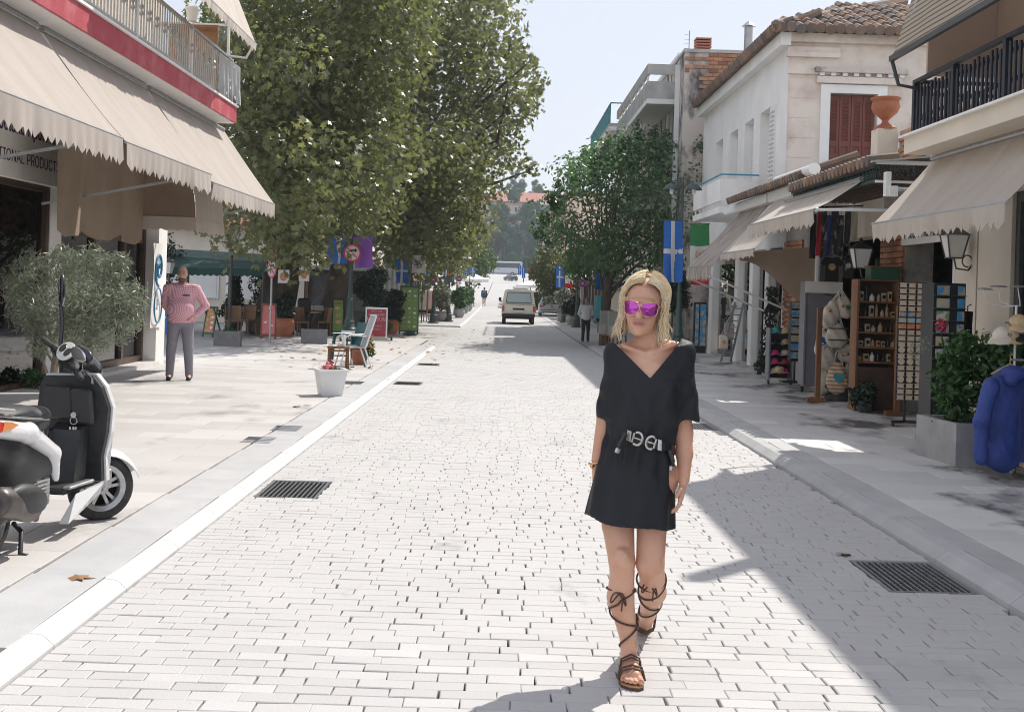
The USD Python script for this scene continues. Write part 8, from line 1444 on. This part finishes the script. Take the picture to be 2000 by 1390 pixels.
bag('plain cream bag below the one with blue print', 1612, 700, 36, 44, dy=-.1, tilt=.15); bag('grey striped bag at the right middle of bag stand', 1654, 690, 36, 34, dy=-.08, deco=[(0, .1, .08, 'concrete', 'bar'), (0, -.1, .05, 'maroon', 'bar')]); bag('orange striped bag with blue heart at the foot of stand', 1635, 738, 42, 60, 'bag_stripe', deco=[(0, .02, .52, 'cap_teal', 'heart'), (-.12, .03, .1, 'flag_red', 'ball'), (.1, -.05, .08, 'petal_orange', 'ball')]); bag('long cream bag with black pattern at lower left of stand', 1608, 740, 30, 62, dy=-.02, tilt=.12, deco=[(.15, -.2, .15, 'towel_dark', 'ball')]); bag('narrow white blue bag at the lower right of stand', 1664, 735, 26, 56, dy=.02, tilt=-.2, deco=[(.1, 0, .2, 'card_blue', 'ball')])
# grey fridge, cap rack, card rack
fd = 20.6; fa, fb = P(1574, 549, fd), P(1640, 755, fd); z0 = gz(fd) + RPAV; fr = thing('display_fridge', 'tall grey display fridge with white top beside brick pillar', 'fridge', A([(fa[0] + fb[0]) / 2, fd, z0])); obj('cabinet', MB().cbox(((fa[0] + fb[0]) / 2, fd + .2, (fa[2] + z0 + .1) / 2), (fb[0] - fa[0], .36, fa[2] - z0 - .1), .01), MAT['grey_door'], fr, world=True); obj('top_panel', MB().b2((fa[0], fd - .0, P(1600, 572, fd)[2]), (fb[0], fd + .018, fa[2])), MAT['paper'], fr, world=True); obj('edge_strip', MB().b2((fa[0] - .01, fd - .01, z0 + .1), (fa[0] + .02, fd + .01, P(1600, 572, fd)[2])), MAT['steel'], fr, world=True)
for x in (fa[0], fb[0]): obj('caster', MB().lathe([(.05, -.02), (.05, .02)], (x, fd + .05, z0 + .05), 12, R=Ry(PI / 2)), MAT['black'], fr, world=True)
cd = 22.4; ca, cb = P(1505, 640, cd), P(1546, 742, cd); z0 = gz(cd) + RPAV; cr = thing('cap_rack', 'blue grey rolling rack with rows of coloured caps', 'display rack', A([(ca[0] + cb[0]) / 2, cd, z0]))
for x in (ca[0], cb[0]): obj('side', MB().b2((x - .015, cd, z0 + .06), (x + .015, cd + .3, ca[2])), MAT['grey_door'], cr, world=True); obj('caster', MB().lathe([(.04, -.015), (.04, .015)], (x, cd + .05, z0 + .04), 10, R=Ry(PI / 2)), MAT['black'], cr, world=True)
obj('back', MB().b2((ca[0], cd + .3, z0 + .1), (cb[0], cd + .31, ca[2])), MAT['dark_room'], cr, world=True); rows = [642, 664, 685, 702, 721]
for i, y in enumerate(rows):
    z = P(1520, y, cd)[2]; obj('shelf', MB().b2((ca[0], cd, z - .07), (cb[0], cd + .28, z - .055)), MAT['grey_door'], cr, world=True) if i else None
    for j in range(2):
        m = [['cap_teal', 'straw'], ['tee_black', 'straw'], ['cap_pink', 'cotton'], ['cap_pink', 'maroon'], ['cotton', 'cap_pink']][i][j]; cap(f'{["teal", "tan", "black", "tan", "pink", "white", "pink", "dark red", "white", "pink"][i * 2 + j]} cap on {["top", "second", "third", "fourth", "lowest"][i]} row of the rolling cap rack, {"left" if j == 0 else "right"} one', A([ca[0] + (cb[0] - ca[0]) * (.27 + .46 * j), cd + .1, z - .05]), m, 0, .9)
sh_ = thing('straw_hat', 'pale straw hat hanging low on the cap rack', 'hat', P(1522, 726, cd - .05)); obj('brim', MB().lathe([(.08, 0), (.15, -.012), (.155, -.004), (.08, .012)], n=20), MAT['straw'], sh_, 50); obj('crown', MB().lathe([(.085, 0), (.08, .08), (.05, .1), (.002, .1)], n=18), MAT['straw'], sh_, 50)
kd = 21.6; ka, kb = P(1547, 588, kd), P(1571, 706, kd); z0 = gz(kd) + RPAV; kr = thing('postcard_rack', 'black card rack with blue sea pictures right of cap rack', 'display rack', A([(ka[0] + kb[0]) / 2, kd, z0])); obj('column', MB().b2((ka[0], kd, kb[2]), (kb[0], kd + .2, ka[2])), MAT['black'], kr, world=True); obj('foot', MB().box((ka[0] + .1, kd + .1, z0 + .1), (.45, .3, .03)).tube([(ka[0] + .1, kd + .1, z0 + .1), (ka[0] + .1, kd + .1, kb[2])], .02, 6), MAT['black'], kr, world=True)
for i in range(7): t = thing('postcard', 'blue sea picture card in the black rack beside the caps', 'postcard', A([ka[0] + .075, kd - .012, ka[2] - .06 - i * (ka[2] - kb[2]) / 7.2]), group='cards in the rack beside the caps'); obj('picture', MB().box((0, 0, 0), (.15, .006, .095)), MAT['card_blue'], t); obj('caption', MB().box((0, -.002, -.058), (.14, .006, .016)), MAT['card_sand'], t)
# hanging goods in the openings
for i, (px, y0, y1, w, m, lab) in enumerate([(1588, 418, 505, 9, 'tee_black', 'dark scarf first from the left among hanging towels'), (1600, 415, 500, 7, 'red_cloth', 'dark red thin scarf among hanging towels'), (1609, 405, 503, 8, 'towel_dark', 'black and white printed towel third from left'), (1619, 420, 500, 7, 'cloth_navy', 'navy scarf with white stripe among hanging towels'), (1630, 410, 496, 12, 'towel_dark', 'broad grey printed towel in the middle of the row'), (1642, 420, 500, 8, 'towel_dark', 'printed towel right of the broad grey one'), (1655, 410, 482, 9, 'towel_dark', 'short printed cloth near the right door post'), (1668, 412, 470, 12, 'cotton', 'cream printed cloth at right end of the row')]):
    d = 19.6; a, b = P(px - w / 2, y0, d), P(px + w / 2, y1, d); t = thing('hanging_towel', lab, 'towel', A([(a[0] + b[0]) / 2, d, a[2]])); obj('cloth', MB().sheet(A([[(x, d + .015 * math.sin(w_ * 5 + x * 60), a[2] + (b[2] - a[2]) * w_) for x in np.linspace(a[0], b[0], 5)] for w_ in np.linspace(0, 1, 8)]), .01), MAT[m], t, 50, world=True); obj('hanger', MB().tube([A([(a[0] + b[0]) / 2, d, a[2]]), A([(a[0] + b[0]) / 2, d, a[2] + .12])], .006, 4), MAT['steel'], t, world=True)
hb = thing('hanging_rail', 'dark rail across the shop opening carrying towels and shirts', 'rail', P(1630, 405, 19.6)); obj('bar', MB().tube([P(1580, 405, 19.65), P(1690, 402, 19.65)], .014, 6).tube([P(1585, 498, 19.65), P(1690, 494, 19.65)], .012, 6), MAT['dark_metal'], hb, world=True); obj('bracket', MB().bar(P(1690, 402, 19.65), P(1690, 380, 19.65), .02), MAT['dark_metal'], hb, world=True)
def tshirt(label, px, py, w, h, d, mat, emb=None):
    c = P(px, py, d); k = d / FPX; w, h = w * k, h * k; t = thing('t_shirt', label, 'shirt', c); po = [(-.32, 0), (-.12, 0), (0, -.06), (.12, 0), (.32, 0), (.5, -.3), (.36, -.38), (.3, -.28), (.31, -1), (-.31, -1), (-.3, -.28), (-.36, -.38), (-.5, -.3)]
    obj('cloth', MB().prism([(x * w, z * h) for x, z in po], 'y', -.015, .015), MAT[mat], t); obj('hanger', MB().tube([(-.25 * w, 0, -.02), (0, 0, .06), (.25 * w, 0, -.02)], .006, 4).tube([(0, 0, .06), (0, 0, .12)], .004, 4), MAT['steel'], t)
    if emb: obj('print', MB().lathe([(.002, 0), (.16 * w, 0), (.16 * w, .006), (.002, .006)], (0, -.016, -.4 * h), 14, R=Rx(PI / 2)), MAT[emb], t)
tshirt('black T shirt with gold emblem hanging above the grey fridge', 1625, 502, 44, 48, 19.5, 'tee_black', 'food_brown'); tshirt('dark T shirt right of the black one', 1657, 503, 34, 40, 19.6, 'towel_dark', 'paper'); tshirt('small white T shirt hanging in white shop doorway', 1437, 588, 16, 24, 29, 'shirt_white', 'card_blue'); tshirt('black T shirt hanging in the white shop window', 1414, 580, 12, 42, 31, 'tee_black')
for px, d, lab, m in ((1877, 13.9, 'grey scarf hanging on rail beside the shop pillar', 'steel'), (1890, 13.8, 'black scarf hanging on rail beside the shop pillar', 'tee_black')):
    a = P(px, 608, d); t = thing('scarf', lab, 'scarf', a); obj('cloth', MB().sheet(A([[(x * .1, .02 * math.sin(x * 9 + w * 4), -.75 * w) for x in np.linspace(-.5, .5, 6)] for w in np.linspace(0, 1, 8)]), .012), MAT['concrete_dark' if m == 'steel' else m], t, 50); obj('hook', MB().tube([(0, 0, 0), (0, 0, .06), (.04, 0, .08)], .008, 5), MAT['dark_metal'], t)
iv = thing('climbing_ivy', 'dark green climbing plant on the white corner post', 'climbing plant', A([P(1500, 715, 25)[0], 25.2, gz(25) + RPAV])); ic = [np.r_[P(px, py, 24.7), .13] for px, py in ((1508, 570), (1508, 590), (1504, 610), (1505, 630), (1500, 650), (1498, 670), (1494, 690), (1490, 708), (1512, 600), (1500, 705), (1484, 716))]; obj('foliage', clump_leaves(ic, 100, .055, LEAF_OVAL, rg), MAT['leaf_dark'], iv, world=True); obj('stem', MB().tube([P(1495, 715, 24.8), P(1503, 640, 24.8), P(1509, 565, 24.8)], .015, 5), MAT['bark_dark'], iv, world=True)
pot_plant('floor_plant', 'low dark plant in a pot on the ground below the shelves', A([P(1690, 760, 17.0)[0], 17.0, gz(17) + RPAV]), .12, .12, ballc(.22, .2, 10), 'leaf_dark', 70, .06, 'dark_metal')
ld = thing('ladder', 'aluminium step ladder leaning in front of the white shop', 'ladder', G(1412, 706, RPAV)); la, lb_ = G(1408, 706, RPAV), P(1436, 590, 28.5); lo = A([.26, .1, 0])
for o in (0, 1): obj('rail', MB().bar(la + lo * o, lb_ + lo * o * .8, .05, .025), MAT['alloy'], ld, world=True)
for i in range(9): q = (i + 1) / 10; obj('rung', MB().bar(la * (1 - q) + lb_ * q, (la + lo) * (1 - q) + (lb_ + lo * .8) * q, .04, .025), MAT['alloy'], ld, world=True)
for i, (px, py, w, h, m, lab) in enumerate([(1413, 668, 18, 28, 'cotton', 'tote bag with small print low in the white shop window'), (1462, 668, 14, 30, 'card_blue', 'blue and white printed bag hanging by the white shop door'), (1465, 625, 12, 40, 'cotton', 'white printed cloths hanging by white shop door'), (1424, 645, 20, 30, 'concrete', 'grey cloth goods stacked in white shop window')]): c = P(px, py, 29.5); k = 29.5 / FPX; t = thing('shop_goods', lab, 'shop goods', c); obj('cloth', MB().add(*rbox((w * k, .12, h * k), .04, 3)), MAT[m], t, True); obj('handle', MB().tube([(-w * k * .25, 0, h * k / 2), (0, 0, h * k * .85), (w * k * .25, 0, h * k / 2)], .012, 5), MAT['cotton'], t, True); obj('print', MB().ball((0, -.06, 0), (w * k * .25, .015, w * k * .25), 1), MAT['food_red'], t)
pk = thing('postcard_rack', 'tall dark rack of small pictures in the dark passage', 'display rack', A([P(1366, 680, 33)[0], 33, gz(33)])); a, b = P(1357, 590, 33), P(1378, 690, 33); obj('column', MB().b2((a[0], 33, b[2]), (b[0], 33.2, a[2])), MAT['black'], pk, world=True); obj('cards', MB().b2((a[0] + .03, 32.97, b[2] + .2), (a[0] + .12, 33, a[2] - .05)).b2((a[0] + .16, 32.97, b[2] + .2), (b[0] - .02, 33, a[2] - .05)), MAT['card_blue'], pk, world=True)
# chairs with patterned cloths near the waiter
for i, (px, lab) in enumerate([(1190, 'chair draped with black and white checked cloth beside sandwich board'), (1206, 'second chair draped with black and white checked cloth'), (1328, 'checked cloth chair right of the black dress neckline')]):
    d = 38.5 - i * .8; t = thing('draped_chair', lab, 'chair', A([P(px, 650, d)[0], d, gz(d) + .02]), .3); obj('cloth', MB().cbox((0, 0, .56), (.5, .5, .36), .05).cbox((0, .24, .9), (.48, .08, .5), .03), MAT['check_cloth'], t)
    for sx in (-1, 1):
        for sy in (-1, 1): obj('leg', MB().bar((sx * .2, sy * .2, 0), (sx * .2, sy * .2, .4), .04), MAT['wood'], t)
pot_plant('topiary_tree', 'potted shrub on the pavement behind the near right lamp post', A([P(1312, 600, 33.5)[0], 33.5, gz(33.5) + RPAV]), .35, .6, ballc(1.75, .55, 20), 'leaf_dark', 130, .10, 'concrete_dark', trunk=1.6)
# cables strung along the left and between the shops are left to the awning rods
for k, (a, b) in enumerate([((4.1, 24.25, 1.85), (5.9, 24.6, 1.15)), ((4.1, 27.3, 1.85), (5.9, 27.6, 1.15)), ((4.05, 16.0, 2.66), (5.6, 16.0, 2.7))]): t = thing('awning_rod', ['white awning rod slanting down across the white shop window', 'second thinner awning rod further along white shop', 'long white awning rod across the souvenir shop opening'][k], 'rod', a); obj('rod', MB().tube([a, b], .022, 6), MAT['white_metal'], t, world=True); obj('tip', MB().ball(a, .035, 1), MAT['white_metal'], t, world=True)
# ---------------------------------------------------------------- vehicles
pm('van_cream', (.78, .75, .64), (.74, .71, .60), 2, .35, coat=.3); pm('car_white', (.72, .72, .72), None, rough=.25, coat=.5); pm('car_glass', (.05, .06, .065), None, rough=.08); pm('car_dark', (.03, .035, .04), None, rough=.25, coat=.5); pm('bus_silver', (.45, .48, .52), None, rough=.3, metal=.2); pm('window_light', (.38, .47, .47), None, rough=.1)
def vwheel(t, x, y, r, w=.2): m = obj('wheel', MB().lathe([(r * .5, -w / 2), (r * .95, -w / 2), (r, -w * .3), (r, w * .3), (r * .95, w / 2), (r * .5, w / 2)], (x, y, r), 20, R=Ry(PI / 2)), MAT['rubber'], t, 40); obj('hub_cap', MB().lathe([(.002, -w * .45), (r * .55, -w * .45), (r * .55, w * .45), (.002, w * .45)], (x, y, r), 14, R=Ry(PI / 2)), MAT['alloy'], m)
vb = G(1012, 634); van = thing('van', 'cream panel van driving away up the middle of the road', 'van', vb + A([0, .3, 0]), .0)
def section(pts, y0, y1, s1=1., dz=0, dx=1.): return hull([(x, y0, z) for x, z in pts] + [(x * dx, y1, z * s1 + dz) for x, z in pts])
low = [(-.86, .42), (.86, .42), (.88, .60), (.87, 1.02), (-.87, 1.02), (-.88, .60)]; up_ = [(-.87, 1.02), (.87, 1.02), (.74, 1.74), (.62, 1.82), (-.62, 1.82), (-.74, 1.74)]
obj('body', MB().add(*section(low, 0, 4.4)).add(*hull([(x, (.0 if z < 1.5 else .12), z) for x, z in up_] + [(x, 3.6 if z < 1.5 else 3.0, z) for x, z in up_])), MAT['van_cream'], van)
obj('rear_window', MB().add(*hull([(x, y, z) for x, y, z in ((-.64, .0, 1.15), (.64, .0, 1.15), (.57, .075, 1.64), (-.57, .075, 1.64), (-.64, -.025, 1.15), (.64, -.025, 1.15), (.57, .045, 1.64), (-.57, .045, 1.64))])), MAT['window_light'], van)
obj('window_seal', MB().tube([(-.66, -.02, 1.13), (.66, -.02, 1.13), (.59, .055, 1.66), (-.59, .055, 1.66), (-.66, -.02, 1.13)], .018, 5), MAT['black'], van)
for s in (-1, 1):
    obj('tail_lamp', MB().cbox((s * .80, -.02, .82), (.11, .05, .30), .01), MAT['lamp_red'], van); vwheel(van, s * .74, .75, .30); vwheel(van, s * .74, 3.6, .30); obj('wing_mirror', MB().cbox((s * .98, 3.2, 1.25), (.14, .06, .2), .02), MAT['black'], van)
obj('bumper', MB().cbox((0, -.06, .47), (1.72, .14, .17), .03), MAT['plastic_black'], van); obj('plate_recess', MB().cbox((0, -.008, .80), (.60, .03, .09), .005), MAT['plastic_black'], van); obj('number_plate', MB().cbox((0, -.02, .69), (.5, .02, .11), .003), MAT['paper'], van); obj('underside', MB().b2((-.7, .1, .28), (.7, 4.2, .44)), MAT['black'], van); obj('roof_unit', MB().cbox((.10, 1.6, 1.91), (.85, .9, .17), .05), MAT['car_white'], van); obj('door_seam', MB().b2((-.84, -.004, 1.03), (.84, .002, 1.045)), MAT['plastic_black'], van)
cb_ = G(1076, 618); car = thing('car', 'white hatchback car parked on right with its rear showing', 'car', cb_ + A([0, .2, 0]), .0)
lw_ = [(-.78, .22), (.78, .22), (.81, .45), (.79, .84), (-.79, .84), (-.81, .45)]; cabn = [(-.76, .84), (.76, .84), (.60, 1.30), (.52, 1.37), (-.52, 1.37), (-.60, 1.30)]
obj('body', MB().add(*section(lw_, 0, 3.8)).add(*hull([(x, .05 if z < 1 else .55, z) for x, z in cabn] + [(x, 3.0 if z < 1 else 2.0, z) for x, z in cabn])), MAT['car_white'], car); obj('rear_window', MB().add(*hull([(x, y, z) for x, y, z in ((-.64, .09, .90), (.64, .09, .90), (.52, .49, 1.26), (-.52, .49, 1.26), (-.64, .06, .90), (.64, .06, .90), (.52, .46, 1.26), (-.52, .46, 1.26))])), MAT['window_light'], car)
for s in (-1, 1): obj('tail_lamp', MB().add(*hull([(s * x, y, z) for x, y, z in ((.46, -.015, .70), (.80, -.01, .62), (.80, -.01, .78), (.55, -.015, .76), (.46, .05, .7), (.79, .05, .7))])), MAT['lamp_red'], car); vwheel(car, s * .70, .65, .28, .17); vwheel(car, s * .70, 3.1, .28, .17)
obj('bumper', MB().cbox((0, -.05, .40), (1.6, .14, .2), .04), MAT['car_white'], car); obj('bumper_strip', MB().box((0, -.125, .44), (1.5, .012, .035)).box((0, -.125, .28), (1.2, .012, .05)), MAT['plastic_black'], car); obj('number_plate', MB().box((0, -.02, .60), (.5, .02, .11)), MAT['paper'], car); obj('badge', MB().ball((0, -.01, .72), (.05, .02, .05), 1), MAT['steel'], car); obj('rear_spoiler', MB().cbox((0, .48, 1.34), (1.0, .2, .04), .015), MAT['car_white'], car)
dcb = G(1004, 549); dc_ = thing('car', 'dark parked car at the far right end of street', 'car', dcb, .35); obj('body', MB().add(*section(lw_, 0, 4.0)).add(*hull([(x, .1 if z < 1 else .5, z) for x, z in cabn] + [(x, 3.0 if z < 1 else 2.2, z) for x, z in cabn])), MAT['car_dark'], dc_); obj('rear_window', MB().cbox((0, .28, 1.08), (1.1, .03, .3), .01, Rx(-.8)), MAT['window_light'], dc_)
for s in (-1, 1): obj('tail_lamp', MB().cbox((s * .68, -.01, .68), (.2, .04, .12), .01), MAT['lamp_red'], dc_); vwheel(dc_, s * .7, .7, .3); vwheel(dc_, s * .7, 3.1, .3)
bz = P(972, 538, 302); bus = thing('coach', 'white and silver coach crossing the end of the street below pines', 'bus', bz)
obj('body', MB().cbox((0, 1.25, 1.95), (12, 2.5, 3.0), .25), MAT['bus_silver'], bus); obj('roof', MB().cbox((0, 1.25, 3.4), (11.6, 2.4, .25), .1), MAT['car_white'], bus); obj('window_band', MB().cbox((-.2, 0.0, 2.55), (11.4, .06, 1.15), .03), MAT['car_glass'], bus)
for i in range(7): obj('window_pillar', MB().box((-5 + i * 1.65, -.035, 2.55), (.05, .02, 1.15)), MAT['black'], bus)
for x in (-3.9, 3.6):
    for y in (.2, 2.3): m = obj('wheel', MB().lathe([(.2, -.14), (.48, -.14), (.5, 0), (.48, .14), (.2, .14)], (x, y - .1, .5), 18, R=Rx(PI / 2)), MAT['rubber'], bus, 40); obj('hub', MB().lathe([(.002, .16), (.22, .16), (.22, .1)], (x, y - .12, .5), 12, R=Rx(PI / 2)), MAT['alloy'], m)
# ---------------------------------------------------------------- shops further along
def far_shop(name, label, x0, x1, y0, y1, h, mat, side, wins=(), roofm='plaster_white', z0=None):
    t = thing(name, label, 'building', (x0, (y0 + y1) / 2, gz((y0 + y1) / 2))); z = (gz(y0) if z0 is None else z0); Kp = dict(parent=t, world=True); a, b = min(x0, x1), max(x0, x1)
    obj('wall', MB().b2((a, y0, z - 1), (b, y1, z + h)), MAT[mat], **Kp); obj('roof_edge', MB().b2((a - .15, y0 - .15, z + h), (b + .15, y1 + .15, z + h + .18)), MAT[roofm], **Kp); sx = 1 if side > 0 else -1; n = max(2, int((y1 - y0) / 2.6))
    for i in range(n):
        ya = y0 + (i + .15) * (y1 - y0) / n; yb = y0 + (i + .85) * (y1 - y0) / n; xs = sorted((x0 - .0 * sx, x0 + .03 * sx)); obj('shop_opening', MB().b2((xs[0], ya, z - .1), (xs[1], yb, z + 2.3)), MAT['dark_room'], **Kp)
        for f in range(1, int(h / 3)): w = obj('window', MB().b2((xs[0] - .02, ya + .3, z + f * 3 + .7), (xs[1] + .02, yb - .3, z + f * 3 + 2.2)), MAT['white_metal'], **Kp); obj('pane', MB().b2((xs[0] - .03, ya + .38, z + f * 3 + .78), (xs[1] + .03, yb - .38, z + f * 3 + 2.12)), MAT['car_glass'], w, world=True)
    return t
cols = ['plaster_cream', 'plaster_white', 'plaster_warm', 'plaster_white', 'plaster_cream']
lf = ['first low cream shop past the cafe junction on the left', 'second white low shop on the far left side', 'third low warm shop on the far left side', 'fourth white low shop on far left', 'last cream shop on the far left before trees']
la = ['first tan awning past the cafe junction on the left', 'pale awning behind the left no stopping sign', 'third cream awning along the far left row', 'bright white awning fourth along the left row', 'last small white awning of the left row']
for k in range(5):
    y0, y1 = 57 + k * 11.5, 57 + k * 11.5 + 11; far_shop('far_shop', lf[k], -6.8, -15, y0, y1, 3.5 + .3 * (k % 2), cols[k], 1); awning('far_awning', la[k], y0 + .5, y1 - .5, (-4.3 + .25 * (k % 2), gz(y0) + 2.35), (-6.7, gz(y0) + 3.2), MAT['canvas' if k else 'canvas_tan'] if k < 3 else MAT['paper'], .3, pitch=.5, arms=False, seed=20 + k)
rg = np.random.default_rng(71)
for k, (px, d, lab) in enumerate([(826, 60, 'rail of pale and dark dresses at the first far left shop'), (836, 63, 'second rail of hanging clothes on the far left'), (1172, 52, 'rail of turquoise and dark clothes behind the person in white shirt'), (1114, 84, 'rail of red clothes at far right shop')]):
    p = A([P(px, 600, d)[0], d, gz(d) + LPAV]); t = thing('clothes_rail', lab, 'clothes rail', p); obj('frame', MB().tube([(0, -.8, 0), (0, -.8, 1.6), (0, .8, 1.6), (0, .8, 0)], .025, 5), MAT['dark_metal'], t)
    for i in range(9): m = [['cotton', 'tee_black', 'food_brown', 'cap_pink'], ['cotton', 'wood', 'tee_black', 'petal_orange'], ['cap_teal', 'tee_black', 'card_blue', 'cotton'], ['red_cloth', 'cap_pink', 'red_cloth', 'tee_black']][k][i % 4]; obj('garment', MB().cbox((.02 * (i % 2), -.7 + i * .17, 1.1 - .12 * (i % 3) / 2), (.42, .07, .95 + .12 * (i % 3)), .03), MAT[m], t)
rf = ['white low shop with small sign behind the mulberry tree', 'warm coloured shop beyond the mulberry tree on right', 'white shop by the yellow green street tree', 'cream shop behind white umbrella on the far right']
ra = ['cream awning right behind the mulberry trunk', 'pale slanting awning above the no stopping sign on right', 'white awning beside the far right cross flag', 'faded awning above rail of red clothes']
for k in range(4):
    y0, y1 = 63 + k * 11.5, 63 + k * 11.5 + 11; far_shop('far_shop', rf[k], 6.2, 14, y0, y1, 3.6 + .5 * (k == 0), ['plaster_white', 'plaster_warm', 'plaster_white', 'plaster_cream'][k], -1); awning('far_awning', ra[k], y0 + .5, y1 - 2.5, (4.3, gz(y0) + 2.5), (6.1, gz(y0) + 3.6), MAT['canvas' if k % 2 else 'paper'], .3, pitch=.5, arms=False, seed=30 + k)
far_shop('apartment_house', 'tall pink grey apartment house with red tiles above far right shops', 5.6, 16, 112, 152, 10.5, 'plaster_warm', -1, roofm='roof_red')
for k in range(6): y = 114 + (k % 3) * 12; z = gz(130) + 5.6 + 3.2 * (k // 3); awning('balcony_awning', ['nearest lower balcony awning of the tall far apartment house', 'middle lower balcony awning of tall far apartment house', 'farthest lower balcony awning of tall far apartment house', 'nearest upper balcony awning of the tall far apartment house', 'middle upper balcony awning of tall far apartment house', 'farthest upper balcony awning of tall far apartment house'][k], y, y + 8, (4.2, z), (5.5, z + 1.9), MAT['canvas' if k % 2 else 'paper'], .2, pitch=.6, arms=False, seed=40 + k)
far_shop('corner_house', 'white corner house with red roof near the end of street right', 5.8, 16, 156, 185, 8, 'plaster_white', -1, roofm='roof_red')
um = thing('parasol', 'white square parasol over cafe seats on the far right', 'parasol', A([P(1048, 560, 96)[0], 96, gz(96)])); zc = P(1048, 556, 96)[2] - gz(96); obj('canopy', MB().add(*hull([(x * 1.6, y * 1.6, zc - .25) for x in (-1, 1) for y in (-1, 1)] + [(x * 1.6, y * 1.6, zc - .05) for x in (-1, 1) for y in (-1, 1)] + [(0, 0, zc + .5)])), MAT['paper'], um); obj('pole', MB().tube([(0, 0, 0), (0, 0, zc)], .05, 6), MAT['white_metal'], um)
um2 = thing('parasol', 'white parasol at the far left end of the awnings', 'parasol', A([P(926, 560, 112)[0], 112, gz(112)])); zc = P(926, 545, 112)[2] - gz(112); obj('canopy', MB().add(*hull([(x * 1.3, y * 1.3, zc - .25) for x in (-1, 1) for y in (-1, 1)] + [(x * 1.3, y * 1.3, zc) for x in (-1, 1) for y in (-1, 1)] + [(0, 0, zc + .5)])), MAT['paper'], um2); obj('pole', MB().tube([(0, 0, 0), (0, 0, zc)], .05, 6), MAT['white_metal'], um2)
# big house on the hill
hb_ = thing('hill_house', 'large pale house with long red roof among pines on hill', 'house', P(1020, 440, 400)); Kp = dict(parent=hb_, world=True); a, b = P(930, 440, 400), P(1125, 398, 400)
obj('wall', MB().b2((a[0], 400, a[2] - 8), (b[0], 416, b[2])), MAT['plaster_warm'], **Kp); tp_ = P(1000, 372, 400)[2]; obj('roof', MB().add(*hull([(a[0] - .8, 399, b[2]), (b[0] + .8, 399, b[2]), (a[0] - .8, 417, b[2]), (b[0] + .8, 417, b[2]), (a[0] + 5, 408, tp_), (b[0] - 5, 408, tp_)])), MAT['roof_red'], **Kp)
c = P(1062, 392, 399); obj('pediment', MB().prism([(c[0] - 2.4, c[2] - 1.4), (c[0] + 2.4, c[2] - 1.4), (c[0], c[2])], 'y', 397.5, 399.5), MAT['plaster_white'], **Kp)
for i in range(9): x = a[0] + 2 + i * 3.4; w = obj('window', MB().b2((x, 399.9, b[2] - 3.5), (x + 1.2, 399.99, b[2] - 1.6)), MAT['white_metal'], **Kp); obj('pane', MB().b2((x + .15, 399.85, b[2] - 3.35), (x + 1.05, 399.9, b[2] - 1.75)), MAT['car_glass'], w, world=True)
# ---------------------------------------------------------------- air
MAT['air'] = usdkit.material(stage, '/World/Looks/air', {'v': ('principled_volume', {'color': (.86, .90, .98), 'density': .0004, 'anisotropy': .3})}, volume='v.volume')
obj('haze', MB().b2((-720, -70, -6), (720, 1310, 62)), MAT['air'], None, kind='stuff', label='thin pale haze filling the whole street and hillside', cat='haze')
